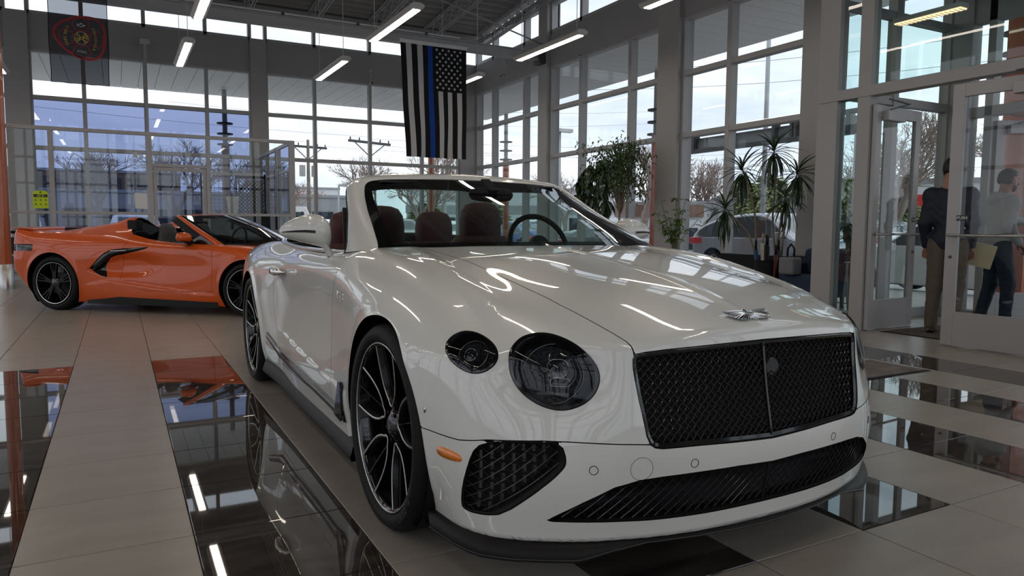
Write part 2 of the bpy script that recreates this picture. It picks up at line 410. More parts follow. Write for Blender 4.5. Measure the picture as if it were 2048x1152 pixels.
# ---------------------------------------------------------------- orange mid-engined roadster, same construction
VW = Tab([-3.65, -3.4, -3.05, -2.72, -2.35, -2.0, -1.6, -1.1, -.6, -.3, 0, .4, .8, 1.1], [.08, .2, .35, .5, .62, .75, .88, .98, 1.1], [
 [.76, .80, .84, .86, .86, .85, .83, .80, .75],
 [.84, .88, .92, .94, .945, .935, .91, .88, .80],
 [.86, .915, .945, .960, .967, .960, .925, .87, .78],
 [.87, .925, .955, .967, .972, .965, .925, .86, .76],
 [.88, .925, .950, .962, .966, .958, .915, .85, .75],
 [.89, .925, .940, .945, .948, .945, .905, .84, .74],
 [.90, .925, .930, .925, .920, .925, .89, .83, .74],
 [.89, .918, .922, .912, .905, .912, .875, .82, .74],
 [.88, .915, .925, .920, .915, .912, .87, .80, .74],
 [.87, .91, .928, .930, .928, .910, .85, .78, .70],
 [.86, .905, .928, .937, .935, .905, .82, .75, .68],
 [.84, .885, .91, .920, .91, .86, .77, .70, .62],
 [.76, .80, .82, .81, .79, .74, .66, .60, .52],
 [.45, .5, .5, .45, .42, .40, .35, .30, .25]])
VT_ = Tab([-3.65, -3.4, -3.1, -2.75, -2.4, -2.05, -1.8, -1.55, -1.2, -.8, -.45, -.1, .3, .7, 1.1], [0, .25, .42, .55, .66, .76, .85, .95], [
 [.93, .93, .93, .93, .93, .925, .91, .88],
 [1.03, 1.03, 1.03, 1.03, 1.03, 1.03, 1.02, .96],
 [.985, .985, .99, .995, 1.0, 1.003, .985, .93],
 [.99, .995, 1.01, 1.02, 1.015, 1.0, .975, .92],
 [1.02, 1.03, 1.065, 1.075, 1.045, 1.0, .965, .90],
 [1.05, 1.06, 1.125, 1.135, 1.08, 1.0, .955, .89],
 [1.07, 1.08, 1.165, 1.18, 1.11, 1.0, .94, .88],
 [1.0, 1.0, 1.05, 1.07, 1.03, .95, .905, .86],
 [.90, .90, .90, .90, .895, .885, .87, .83],
 [.88, .88, .88, .88, .875, .865, .855, .81],
 [.86, .86, .86, .86, .858, .855, .845, .79],
 [.80, .80, .805, .82, .84, .845, .815, .74],
 [.73, .735, .75, .78, .80, .80, .76, .68],
 [.64, .64, .65, .67, .68, .67, .62, .55],
 [.50, .50, .50, .50, .49, .46, .42, .36]])
def v_body(x, y, z):
    ya = np.abs(y); w = VW(x, z)
    r1 = np.hypot(x, z-.325); r2 = np.hypot(x+2.722, z-.348)
    w = w+.010*gauss(r1-.37, .03)*sstep(.12, .3, z)+.010*gauss(r2-.395, .03)*sstep(.12, .3, z)
    # door scallop behind which the side intake opens, and the lower flank crease
    zc = np.interp(x, [-2.3, -1.9, -1.3, -.7, -.3], [.33, .40, .33, .27, .25]); w = w+.016*sstep(.02, -.02, z-zc)*sstep(-2.35, -2.0, x)*sstep(-.35, -.6, x)
    sc = polyd_scallop(x, z); w = w-.055*sstep(.0, .10, sc)
    a = ya-w; c = z-VT_(x, ya); s = smax(a, c, .05)
    s = smax(s, x-(.98-.35*ya**2-.25*np.maximum(0, ya-.5)), .12)
    s = smax(s, -x-(3.54-.10*ya**2-.35*np.maximum(0, ya-.6)-.8*np.maximum(0, .52-z)), .05)
    und = .11+.12*sstep(-2.95, -3.55, x)
    return smax(s, und-z, .02)
def polyd_scallop(x, z):
    # grows from the intake forward: a wedge between two lines
    top = np.interp(x, [-2.25, -2.1, -1.95, -1.75, -1.3, -.9], [.52, .62, .70, .745, .79, .80]); bot = np.interp(x, [-2.25, -2.05, -1.9, -1.5, -.9], [.52, .45, .42, .41, .40])
    d = np.minimum(top-z, z-bot); d = np.minimum(d, (x+2.22)*.9); return d*sstep(-.95, -1.75, x)
# ================================================================ WHITE CONVERTIBLE
M_PAINT = mat('pearl_white_paint', (.655, .655, .62), .32, 0, 1.0, .02)
M_BLACKG = mat('gloss_black', (.005, .005, .006), .12, 0, .35)
M_BLACKM = mat('matt_black', (.008, .008, .009), .6, spec=.2)
M_RUBBER = mat('tyre_rubber', (.010, .010, .011), .6, spec=.2, bump=.15, bscale=300)
M_CHROME = mat('polished_chrome', (.75, .74, .72), .06, 1)
M_ALU = mat('machined_aluminium', (.55, .53, .50), .22, 1)
M_CARBON = mat('carbon_fibre', (.012, .011, .011), .45, 0, 0, spec=.18)
M_REDL = mat('oxblood_leather', (.055, .004, .008), .5, bump=.05, bscale=120)
M_DARKL = mat('black_leather', (.012, .011, .012), .5)
M_CLEAR = glass('lamp_glass', (.70, .72, .74), .8)
M_SCREEN = glass('windscreen_glass', (.55, .73, .68), 1.0, ior=1.5)
M_AMBER = mat('amber_lens', (.75, .20, .01), .15, 0, 1)
BL = empty('convertible_car', (1.5628, -3.9971, 0), -PI/2)
tag(BL, 'large pearl white convertible car with black mesh grille and round headlamps, roof down', 'car')
# outlines on the front, (y, z) with y>0, mirrored; on the side (x, z)
GR = [(0, .747), (.16, .745), (.38, .740), (.450, .735), (.473, .730), (.482, .718), (.482, .69), (.472, .60), (.458, .50), (.450, .480), (.436, .465), (.41, .460), (.285, .457), (0, .446)]
GRS = [(y, z) for y, z in GR]+[(-y, z) for y, z in GR[-2:0:-1]]
LG = [(0, .372), (.14, .377), (.283, .377), (.40, .375), (.473, .370), (.543, .352), (.621, .308), (.671, .275), (.705, .250), (.69, .247), (.58, .245), (.433, .240), (.214, .238), (0, .238)]
LGS = [(y, z) for y, z in LG]+[(-y, z) for y, z in LG[-2:0:-1]]
VT = [tuple(v) for v in chaikin([(.676, .478), (.72, .478), (.78, .477), (.835, .470), (.868, .452), (.882, .40), (.889, .33), (.885, .262), (.876, .246), (.84, .248), (.808, .258), (.74, .335), (.676, .404), (.666, .43)], 1)]
HI = [tuple(v) for v in chaikin([(.7684, .7081), (.7549, .737), (.7237, .7627), (.6909, .7744), (.6629, .7786), (.6399, .776), (.6194, .7649), (.6009, .7471), (.5764, .7161), (.5634, .6871), (.5614, .6577), (.5716, .626), (.5902, .6014), (.6156, .5824), (.6492, .5699), (.6811, .5692), (.7124, .5798), (.74, .6004), (.7598, .6306), (.7692, .6646)], 2)]
HO = [tuple(v) for v in chaikin([(.8995, .7156), (.8876, .7356), (.8674, .7541), (.8387, .7681), (.8165, .771), (.7991, .7647), (.7904, .7502), (.7886, .7296), (.7914, .7116), (.8001, .693), (.8189, .6738), (.8426, .6617), (.8659, .6612), (.8857, .6731), (.8983, .6916)], 2)]
def side_lines():
    P, N, T = nets(b_body, (-4.05, -.015, .08), (1.02, 1.03, 1.12), .0155)
    return P, N, T
P, N, T = side_lines()
for lv in range(1):
    def near(Q):
        x, y, z = Q.T
        g = np.minimum.reduce([np.abs(polysd(y, z, GRS)), np.abs(polysd(y, z, LGS)), np.abs(polysd(y, z, VT))]); g = np.where(x > .2, g, 9)
        c1 = np.abs(polysd(y, z, HI)); c2 = np.abs(polysd(y, z, HO))
        g = np.minimum(g, np.where(x > .2, np.minimum(c1, c2), 9))
        g = np.minimum(g, np.where(y > .5, np.minimum(np.abs(np.hypot(x, z-.372)-.4), np.abs(np.hypot(x+2.851, z-.372)-.4)), 9))
        return g < .022
    P, N, T = refine(P, N, T, near, b_body, 1)
def HLI(y, z): return -polysd(y, z, HI)
def HLO(y, z): return -polysd(y, z, HO)
X, Y, Z = P.T
arch = np.minimum(np.where(Y > .5, np.hypot(X, Z-.372)-.402, 9), np.where(Y > .5, np.hypot(X+2.851, Z-.372)-.402, 9))
front = X > .2
lamp = np.where(front, np.minimum(HLI(Y, Z), HLO(Y, Z)), 9)
holes = np.where(front, np.minimum(-polysd(Y, Z, GRS), -polysd(Y, Z, VT)), 9)
cock = -polysd(X, Y, [(-.74, -.2), (-.74, .60), (-.80, .72), (-.95, .79), (-2.3, .795), (-2.62, .76), (-2.74, .6), (-2.78, -.2)])
cock = np.where(Z > .8, cock, 9)
base = np.minimum.reduce([arch, lamp, holes, cock])
# shut lines ------------------------------------------------------
SHUT = [(-.64, .60), (-.5, .588), (-.136, .566), (.153, .557), (.371, .552), (.532, .536), (.664, .511), (.778, .489), (.825, .481), (.86, .474), (.95, .47)]
hood_g = cutsd(X, Y, SHUT[::-1]); hood_g = np.where((Z > .70) & (X > -.66), hood_g, -9.)
CRE = [(.40, .50), (.46, .462), (.60, .452)]
def bump_line(Q):  # height of the seam between wing and bumper, by y
    x, y, z = Q.T
    return np.interp(y, [0, .44, .48, .66, .72, .84, .90, .955, 1.0], [.470, .474, .477, .484, .484, .476, .464, .468, .470])
seam = Z-bump_line(P)
gapw = .0016
def panel(name, gs, m, dz=0.0, shift=None, dep=.02):
    p, n, t = P, N, T; vals = np.stack(gs+[np.zeros(len(P))], 1)
    g = np.minimum.reduce(gs)-gapw
    p, n, t, ed = trim(p, n, t, g)
    p, n, t = skirt(p, n, t, ed, dep)
    q = p*[1, -1, 1]; k = n*[1, -1, 1]
    PP = np.concatenate([p, q]); NN = np.concatenate([n, k]); TT = np.concatenate([t, t[:, ::-1]+len(p)])
    if shift is not None: PP = PP+NN*shift
    return PP, NN, TT
front_zone = X-np.interp(Z, [0, .3, .49], [.43, .43, .43])
back = -(X+.69)-.0*(Z)                     # behind the wing/door seam
doorf = -(X-np.interp(Z, [.2, .35, .53, .76, .87, .96], [-.70, -.75, -.785, -.755, -.70, -.72]))
doorr = X-np.interp(Z, [.2, .35, .55, .8, .96], [-1.95, -1.98, -2.08, -2.10, -2.06])
door = np.minimum.reduce([doorf, doorr, Z-.27, Y-.70])
rear_cut = np.where(X > -.65, 9., -9.)
# hood
for nm, gs, mm in (('bonnet', [hood_g, X+.64, base], M_PAINT),
                   ('front_bumper', [np.where(X > .30, -seam, -9), base, np.where(X > .2, -polysd(Y, Z, LGS), 9)], M_PAINT),
                   ('body_shell', [np.where(X > .30, seam, 9), np.maximum(-hood_g, -(X+.64)), np.where(Y > .5, -door, 9), base, Z-.15], M_PAINT)):
    a, b, c = panel(nm, gs, mm, dep=.014)
    npmesh(nm, a, b, c, mm, BL)
for sgn, in ((-1,), (1,)):
    p, n, t, ed = trim(P, N, T, np.minimum.reduce([door, base])-gapw); p, n, t = skirt(p, n, t, ed, .014)
    if sgn > 0: dm = npmesh('door', p, n, t, M_PAINT, BL)
    else: dm = npmesh('door', p*[1, -1, 1], n*[1, -1, 1], t[:, ::-1], M_PAINT, BL)
# dark inner lining that shows through the gaps and closes the body
p, n, t, ed = trim(P, N, T, np.minimum.reduce([base-.004, arch-.012, np.where(front, -polysd(Y, Z, LGS), 9)-.004, np.where(Z < .2, 9, 9)]))
p = p-n*.013
npmesh('body_lining', np.concatenate([p, p*[1, -1, 1]]), np.concatenate([n, n*[1, -1, 1]]), np.concatenate([t, t[:, ::-1]+len(p)]), M_BLACKM, BL)
def bx_surf(y, z, off=0.0, guess=.8):
    """point on the body front for given (y, z)"""
    y = np.atleast_1d(np.asarray(y, float)); z = np.atleast_1d(np.asarray(z, float)); x = np.full(len(y), 1.05)
    lo = np.full(len(y), -.2); hi = np.full(len(y), 1.2)
    for _ in range(40):
        mid = (lo+hi)/2; v = b_body(mid, np.abs(y), z) > 0; hi = np.where(v, mid, hi); lo = np.where(v, lo, mid)
    P0 = np.stack([lo, y, z], 1); n0 = grad(lambda a, b, c: b_body(a, np.abs(b), c), P0); n0 /= np.linalg.norm(n0, axis=1, keepdims=True)
    return P0+n0*off, n0
def by_surf(x, z, off=0.0):
    x = np.atleast_1d(np.asarray(x, float)); z = np.atleast_1d(np.asarray(z, float)); lo = np.full(len(x), .3); hi = np.full(len(x), 1.2)
    for _ in range(40):
        mid = (lo+hi)/2; v = b_body(x, mid, z) > 0; hi = np.where(v, mid, hi); lo = np.where(v, lo, mid)
    P0 = np.stack([x, lo, z], 1); n0 = grad(b_body, P0); n0 /= np.linalg.norm(n0, axis=1, keepdims=True); return P0+n0*off, n0
def bz_surf(x, y, off=0.0):
    x = np.atleast_1d(np.asarray(x, float)); y = np.atleast_1d(np.asarray(y, float)); lo = np.full(len(x), .2); hi = np.full(len(x), 1.2)
    for _ in range(40):
        mid = (lo+hi)/2; v = b_body(x, np.abs(y), mid) > 0; hi = np.where(v, mid, hi); lo = np.where(v, lo, mid)
    P0 = np.stack([x, y, lo], 1); n0 = grad(lambda a, b, c: b_body(a, np.abs(b), c), P0); n0 /= np.linalg.norm(n0, axis=1, keepdims=True); return P0+n0*off, n0
# ---- grilles ----------------------------------------------------
def mir2(poly): return [(-a, c) for a, c in poly]
def resample(poly, n, closed=True):
    p = np.array(poly+([poly[0]] if closed else [])); d = np.r_[0, np.cumsum(np.hypot(*np.diff(p, axis=0).T))]; s = np.linspace(0, d[-1], n, endpoint=not closed)
    return np.stack([np.interp(s, d, p[:, 0]), np.interp(s, d, p[:, 1])], 1)
def rim(name, poly, w, out, inn, m, n=120, parent=BL, mirror=False):
    """moulding that follows a (y,z) outline on the body front"""
    q = resample(poly, n); c = q.mean(0); b = MB(); rings = []
    nx = np.roll(q, -1, 0)-np.roll(q, 1, 0); nrm = np.stack([nx[:, 1], -nx[:, 0]], 1); nrm /= np.linalg.norm(nrm, axis=1, keepdims=True)
    if ((q-c)*nrm).sum() > 0: nrm = -nrm
    for dy, o in ((-.002, inn), (-.002, out), (w*.35, out+.002), (w, out-.004), (w, inn)):
        s, _ = bx_surf((q+nrm*dy)[:, 0], (q+nrm*dy)[:, 1]); s[:, 0] += o; rings.append(s)
    V = [tuple(v) for r in rings for v in r]; k = len(q)
    F = [(i*k+j, i*k+(j+1) % k, (i+1)*k+(j+1) % k, (i+1)*k+j) for i in range(len(rings)-1) for j in range(k)]
    b.add(V, F); 
    if mirror: rim(name, mir2(poly), w, out, inn, m, n, parent)
    return b.build(name, m, parent, smooth=True, auto=35)
def mesh_grille(name, poly, pitch, off, m, wob=.0025, wire=.0016, mirror=False, centre=None, ang=1.0, depth=.010):
    """diamond lattice of standing ribbons clipped to the outline"""
    pl = np.array(poly); y0, z0 = pl.min(0); y1, z1 = pl.max(0); b = MB(); L = (z1-z0)
    for fam in (1, -1):
        k0 = int((y0-L*ang)/pitch)-2; k1 = int((y1+L*ang)/pitch)+2
        for k in range(k0, k1):
            n = int(L/(pitch*.25))+2; zz = np.linspace(z0, z1, n); yy = k*pitch+fam*(zz-z0)*ang
            ins = polysd(yy, zz, poly) > .001; run = []
            if ins.sum() < 2: continue
            idx = np.where(ins)[0]
            for grp in np.split(idx, np.where(np.diff(idx) > 1)[0]+1):
                if len(grp) < 2: continue
                a, _ = bx_surf(yy[grp], zz[grp]); a[:, 0] += off+wob*np.sin(2*PI*(zz[grp]-z0)/pitch*1.0+fam*.8)
                V = []; F = []; d = Vector((0, fam*ang, 1)).normalized(); s = Vector((0, d.z, -d.y))*wire
                for i, pp in enumerate(a):
                    pp = Vector(pp); V += [pp+s, pp+Vector((.0015, 0, 0)), pp-s, pp-s-Vector((depth, 0, 0)), pp+s-Vector((depth, 0, 0))]
                    if i: o = (i-1)*5; F += [(o+q, o+(q+1) % 5, o+5+(q+1) % 5, o+5+q) for q in range(5)]
                b.add(V, F)
    if mirror: mesh_grille(name, mir2(poly), pitch, off, m, wob, wire, ang=ang, depth=depth)
    return tag(b.build(name, m, BL, auto=40), kind='stuff')
def backing(name, poly, off, m, mirror=False, n=60):
    q = resample(poly, n); b = MB(); c = q.mean(0); s, _ = bx_surf(q[:, 0], q[:, 1]); V = [tuple(v+[off, 0, 0]) for v in s]; V.append((float(np.mean(s[:, 0])+off), c[0], c[1]))
    F = [(i, (i+1) % n, n) for i in range(n)]; b.add(V, F)
    V2 = [tuple(v+[.0, 0, 0]) for v in s]; b.add(V[:n]+V2, [(i, (i+1) % n, n+(i+1) % n, n+i) for i in range(n)])
    if mirror: backing(name, mir2(poly), off, m, n=n)
    return b.build(name, m, BL, smooth=True, recalc=False)
M_MESH = mat('grille_mesh_black', (.022, .022, .023), .25, 0, .4)
def sh(poly, k):
    q = resample(poly, 160); nx = np.roll(q, -1, 0)-np.roll(q, 1, 0); nrm = np.stack([nx[:, 1], -nx[:, 0]], 1); nrm /= np.linalg.norm(nrm, axis=1, keepdims=True)
    if ((q-q.mean(0))*nrm).sum() > 0: nrm = -nrm
    return [tuple(v) for v in q+nrm*k]
g_top = tag(rim('grille_frame', GRS, .014, -.004, -.05, M_BLACKG), 'gloss black frame')
mesh_grille('grille_mesh', GRS, .0265, -.018, M_MESH, depth=.006)
backing('grille_cavity', GRS, -.06, M_BLACKM)
mesh_grille('lower_grille_mesh', LGS, .034, -.016, M_MESH, wob=0, wire=.0012, depth=.0035)
backing('lower_grille_cavity', LGS, -.07, M_BLACKM)
rim('lower_grille_edge', LGS, .004, -.006, -.05, M_BLACKM)
mesh_grille('corner_vent_mesh', VT, .034, -.02, M_MESH, wob=0, wire=.0011, mirror=True, depth=.0035)
backing('corner_vent_cavity', VT, -.07, M_BLACKM, mirror=True)
rim('corner_vent_edge', VT, .005, -.006, -.05, M_BLACKM, mirror=True)
# vertical radiator fins behind the corner vents
b = MB()
for sy in (1, -1):
    for i in range(7):
        for j in range(7):
            y = .70+.024*i; z = .27+.031*j
            if polysd(np.array([y]), np.array([z]), VT)[0] > .012:
                s, _ = bx_surf([y], [z]); x = s[0, 0]-.045; b.box((x-.004, sy*y-.004, z-.011), (x+.004, sy*y+.004, z+.011))
tag(b.build('radiator_fin', mat('radiator_grey', (.12, .12, .12), .4, .6), BL), kind='stuff')
# centre bar of the grille
s, _ = bx_surf(np.zeros(12), np.linspace(.45, .742, 12)); s[:, 0] -= .008
b = MB(); b.tube([tuple(v) for v in s], .0045, 8); b.build('grille_bar', M_BLACKG, BL, smooth=True)
s, _ = bx_surf(np.zeros(8), np.linspace(.232, .373, 8)); s[:, 0] -= .012
b = MB(); b.tube([tuple(v) for v in s], .004, 8); b.build('lower_grille_bar', M_BLACKM, BL, smooth=True)
# radar disc behind the grille
s, _ = bx_surf([.045], [.655]); b = MB(); b.lathe([(.0, .004), (.026, .004), (.03, 0), (.03, -.02)], 24, 'x', (s[0, 0]-.02, .045, .655)); b.build('camera_disc', mat('dark_lens', (.008, .008, .009), .3, 0, .2), BL, auto=40)
# ---- headlamps --------------------------------------------------
def lamp_unit(cy_, cz, ry, rz, sgn, big):
    q = resample(HI if big else HO, 64); root = None; s, nn = bx_surf(q[:, 0], q[:, 1]); C0 = s.mean(0); nrm = nn.mean(0); nrm /= np.linalg.norm(nrm)
    k = 64; rings = []
    prof = [(1.0, -.03), (1.0, .0035), (.93, .006), (.86, .0), (.82, -.012), (.80, -.05)]
    for f, o in prof: rings.append(C0+(s-C0)*f+nrm*o)
    def fin(V): return [(v[0], v[1]*sgn, v[2]) for v in V]
    b = MB(); V = [v for r in rings for v in r]; b.add(fin(V), [(i*k+j, i*k+(j+1) % k, (i+1)*k+(j+1) % k, (i+1)*k+j) for i in range(len(rings)-1) for j in range(k)])
    bez = b.build('lamp_bezel', M_BLACKG, BL, auto=50)
    # domed cover glass
    b = MB(); V = []; F = []; m = 8
    for i in range(m): 
        f = .965*math.cos(i/(m-1)*PI/2*.999) if False else .965*(1-i/(m-1)); h = .006+.020*(1-f*f)*(1 if big else .7)
        V += list(C0+(s-C0)*f+nrm*h)
    for i in range(m-1):
        for j in range(k): F.append((i*k+j, i*k+(j+1) % k, (i+1)*k+(j+1) % k, (i+1)*k+j))
    b.add(fin(V), F); b.build('lamp_lens', M_CLEAR, BL, smooth=True)
    # bowl
    b = MB(); V = []; F = []
    for i in range(6):
        f = .82*(1-i/5*.999); V += list(C0+(s-C0)*f-nrm*(.05+.02*(1-f)))
    for i in range(5):
        for j in range(k): F.append((i*k+j, i*k+(j+1) % k, (i+1)*k+(j+1) % k, (i+1)*k+j))
    b.add(fin(V), F); b.build('lamp_bowl', mat('lamp_bowl_grey', (.035, .037, .042), .25, .5, bump=.9, bscale=90), BL, smooth=True)
    # bright rings and projector outlines
    e1 = Vector((0, 0, 1)); nv = Vector(nrm); ex = nv.cross(e1).normalized()*-1; ey = ex.cross(nv)*-1
    ey = nv.cross(ex) if nv.cross(ex).z > 0 else -nv.cross(ex)
    R = ry*1.08
    def pt(u, v, d): p = Vector(C0)+ex*u*R+ey*v*R+nv*d; return (p.x, p.y*sgn, p.z)
    b = MB(); b.tube([pt(.80*math.cos(t), .80*math.sin(t), -.02) for t in np.linspace(0, 2*PI, 48, endpoint=False)], .0012, 5, closed=True)
    b.build('lamp_ring', M_ALU, BL, smooth=True)
    def rr(cx, cyy, w, h, rad=.3, n=5):
        P_ = []
        for qx, qy, a in ((1, 1, 0), (-1, 1, 90), (-1, -1, 180), (1, -1, 270)):
            for t in np.linspace(0, 90, n): a_ = math.radians(a+t); P_.append((cx+qx*(w-rad*w)+rad*w*math.cos(a_), cyy+qy*(h-rad*h)+rad*h*math.sin(a_)))
        return P_
    b = MB(); shp = [rr(-.12, .12, .27, .24, .7), rr(-.2, -.25, .25, .11, .5)] if big else [rr(.08, -.05, .34, .34, .9)]
    for sp in shp: b.tube([pt(u, v, -.012) for u, v in sp], .0016 if big else .0009, 5, closed=True)
    b.build('projector_outline', M_CHROME, BL, smooth=True)
    b = MB()
    for sp in shp:
        c0 = np.mean(sp, 0); V = [pt(u, v, -.016) for u, v in sp]+[pt(c0[0], c0[1], -.004)]; n_ = len(sp); b.add(V, [(i, (i+1) % n_, n_) for i in range(n_)])
    b.build('projector_lens', mat('projector_lens_dark', (.02, .022, .026), .05, 0, 1), BL, smooth=True)
    b = MB()
    for i in range(14): b.box(*[tuple(v) for v in (lambda p: ((p[0]-.002, p[1]-.003, p[2]-.004), (p[0]+.002, p[1]+.003, p[2]+.004)))(pt(-.45+.065*i, -.52 if big else -.6, -.03))])
    if big: b.build('lamp_scale', M_ALU, BL)
for sg in (1, -1):
    lamp_unit(.665, .674, .104, .105, sg, True); lamp_unit(.845, .717, .055, .055, sg, False)
# ---- wings emblem, badge, sensors -------------------------------
S0, n0 = bz_surf([.80], [0.0], .003); c0 = Vector(S0[0]); nz = Vector(n0[0]).normalized(); fx = Vector((1, 0, 0)); fx = (fx-nz*fx.dot(nz)).normalized()
b = MB(); sy = Vector((0, 1, 0))
plate = MB()
for s_ in (1, -1):
    tips = []
    for i in range(9):
        a = math.radians(-4+i*8.0); L_ = .094*(1-.045*i) if i < 5 else .077*(1-.10*(i-4)); d = (sy*s_*math.cos(a)-fx*-math.sin(a)*.95).normalized()
        p0 = c0+d*.020; p1 = c0+d*L_; b.bar(p0+nz*.004, p1+nz*.002, .0036, .004, nz); tips.append(p1)
    V = [c0+nz*.0008]+[t+nz*.0008 for t in tips]; plate.add([tuple(v) for v in V], [(0, k+1, k+2) for k in range(len(tips)-1)])
    b.bar(c0+sy*s_*.016-fx*.006+nz*.005, c0+sy*s_*.094-fx*.012+nz*.003, .005, .005, nz)
plate.build('emblem_shadow_plate', M_BLACKG, BL)
for i in range(7): a = math.radians(-36+12*i); d = (fx*math.cos(a)+sy*math.sin(a)); b.bar(c0+d*.014+nz*.002, c0+d*.042+nz*.0005, .004, .004, nz)
b.build('winged_emblem', M_CHROME, BL, bevel=.0006)
b = MB(); G = []
for r_, h_ in ((.0, .007), (.013, .007), (.0165, .0065)): G.append([c0+fx*r_*1.1*math.cos(t)+sy*r_*.8*math.sin(t)+nz*h_ for t in np.linspace(0, 2*PI, 25)])
b.grid(G); b.build('emblem_disc', M_BLACKG, BL, smooth=True)
b = MB(); b.tube([c0+fx*.0178*math.cos(t)*1.1+sy*.0178*.8*math.sin(t)+nz*.006 for t in np.linspace(0, 2*PI, 24, endpoint=False)], .0016, 6, closed=True); b.build('emblem_ring', M_CHROME, BL, smooth=True)
mrot = Matrix((sy, -fx, nz)).transposed().to_4x4(); mrot.translation = c0+nz*.008
o = text('emblem_letter', 'B', .026, M_CHROME, (0, 0, 0), (0, 0, 0), BL, .001); o.matrix_local = mrot
def ring_on(y, z, r, name, m=M_BLACKM, w=.0011, fill=None):
    s, n = bx_surf([y], [z], .0008); nv = Vector(n[0]); e = nv.cross(Vector((0, 0, 1))).normalized(); u = e.cross(nv); c = Vector(s[0]); b = MB()
    pts = []
    for t in np.linspace(0, 2*PI, 32, endpoint=False):
        p = c+e*r*math.cos(t)+u*r*math.sin(t); q, _ = bx_surf([p.y], [p.z], .0002); pts.append(tuple(q[0]))
    b.tube(pts, w, 5, closed=True); return b.build(name, m, BL, smooth=True)
for sg in (1, -1):
    ring_on(.302*sg, .406, .0125, 'parking_sensor'); 
    ring_on(.60*sg, .405, .0125, 'parking_sensor')
ring_on(-.47, .405, .034, 'tow_eye_cover', w=.0006)
# side marker lamps and front-wing badges
def decal(xz, off, name, m, sgn, th=.004):
    q = resample(xz, 40); s, n = by_surf(q[:, 0], q[:, 1]); k = len(q); c = q.mean(0); cs, cn = by_surf([c[0]], [c[1]])
    V = [tuple(v) for v in s]+[tuple(v) for v in (cs[0]+(s-cs[0])*.93+n*(off))]+[tuple(cs[0]+cn[0]*(off+th*.5))]
    F = [(i, (i+1) % k, k+(i+1) % k, k+i) for i in range(k)]+[(k+i, k+(i+1) % k, 2*k) for i in range(k)]
    b = MB(); b.add([(v[0], v[1]*sgn, v[2]) for v in V], F); return b.build(name, m, BL, smooth=True)
for sg in (1, -1):
    decal([tuple(v) for v in chaikin([(.462, .416), (.478, .429), (.52, .429), (.560, .421), (.570, .410), (.567, .399), (.545, .396), (.50, .397), (.472, .402)], 2)], .004, 'side_marker_lamp', M_AMBER, sg)
    s, n = by_surf([-.585], [.79], .004); o = text('side_badge', 'V8', .062, M_CHROME, (s[0][0], s[0][1]*sg, s[0][2]), (PI/2, 0, PI if sg > 0 else 0), BL, .003, bold=.001)
    decal([(.405, .53), (.412, .538), (.419, .53), (.412, .516)], .003, 'wing_sensor', M_ALU, sg)
# ---- carbon splitter and sills ----------------------------------
SPL = [(.915, .36), (.905, .45), (.885, .535), (.85, .60), (.785, .665), (.70, .72), (.62, .765), (.50, .81), (.40, .838), (.25, .868), (.12, .882), (0, .888)]
sy_ = np.array([a for a, c in SPL[::-1]]); sx_ = np.array([c for a, c in SPL[::-1]]); ys = np.linspace(-.915, .915, 90); sx = np.interp(np.abs(ys), sy_, sx_)
dip = np.interp(np.abs(ys), [0, .42, .52, .62, .86, .92], [0, 0, .016, .040, .040, .030]); G = []
for dx, dz, k in ((-.25, .0, 0), (-.01, .004, .0), (.010, -.002, .25), (.020, -.006, .8), (.018, -.012, 1), (.0, -.014, 1), (-.2, -.012, 1)):
    G.append([(sx[i]+dx+(.012*dip[i]/.04 if dx > 0 else 0), ys[i]*(1+.010*(dx > 0)), .178+dz-dip[i]*k) for i in range(90)])
b = MB(); b.grid(G); b.build('front_splitter', M_CARBON, BL, auto=50)
b = MB(); b.tube([(sx[i]+.019+.012*dip[i]/.04, ys[i]*1.012, .170-dip[i]*.9) for i in range(90)], .0016, 6); b.build('splitter_lip', mat('gloss_carbon_edge', (.05, .05, .052), .3, .2), BL, smooth=True)
for sg in (1, -1):
    xs = np.linspace(-2.42, -.42, 40); w_ = BW(xs, np.full(40, .25)); G = []
    for dy, z in ((-.05, .22), (-.012, .215), (.012, .18), (.026, .135), (.02, .118), (-.08, .12)): G.append([(xs[i], sg*(w_[i]+dy*(1 if True else 0)), z+.02*sstep(-1.2, -2.4, xs[i])) for i in range(40)])
    b = MB(); b.grid(G); b.build('side_skirt', M_CARBON, BL, auto=50)
    # black blade with its chrome edge low on the flank
    def sp(x): return by_surf([x], [np.interp(x, [-2.3, -1.9, -.95, -.6, -.5], [.40, .372, .315, .30, .31])], .006)[0][0]
    G1 = []; xs2 = np.linspace(-2.28, -.52, 36)
    zl = np.interp(xs2, [-2.3, -1.99, -1.46, -.825, -.548], [.385, .298, .282, .266, .256]); zu = np.interp(xs2, [-2.3, -1.99, -1.46, -.825, -.548], [.424, .348, .332, .315, .308])
    for zz, of in ((zu, .0), (zu*.7+zl*.3, .010), (zu*.2+zl*.8, .012), (zl, .0)): q, _ = by_surf(xs2, zz, of); G1.append([(v[0], v[1]*sg, v[2]) for v in q])
    b = MB(); b.grid(G1); b.build('sill_blade', M_BLACKG, BL, smooth=True)
    # upright winglet at its front end
    q, _ = by_surf(np.array([-.575, -.535, -.512, -.525, -.58, -.68]), np.array([.43, .432, .40, .295, .252, .262]), .004)
    b = MB(); q2 = q+[0, .012, 0]; b.add([(v[0], v[1]*sg, v[2]) for v in np.concatenate([q, q2])], [(0, 1, 2, 3, 4, 5), (6, 7, 8, 9, 10, 11)]+[(i, (i+1) % 6, 6+(i+1) % 6, 6+i) for i in range(6)]); b.build('sill_vane', M_BLACKG, BL, bevel=.003)
    q, _ = by_surf(xs2, zu, .004); b = MB(); b.tube([(v[0], v[1]*sg, v[2]) for v in q], .0025, 6); b.build('sill_trim', M_BLACKG, BL, smooth=True)
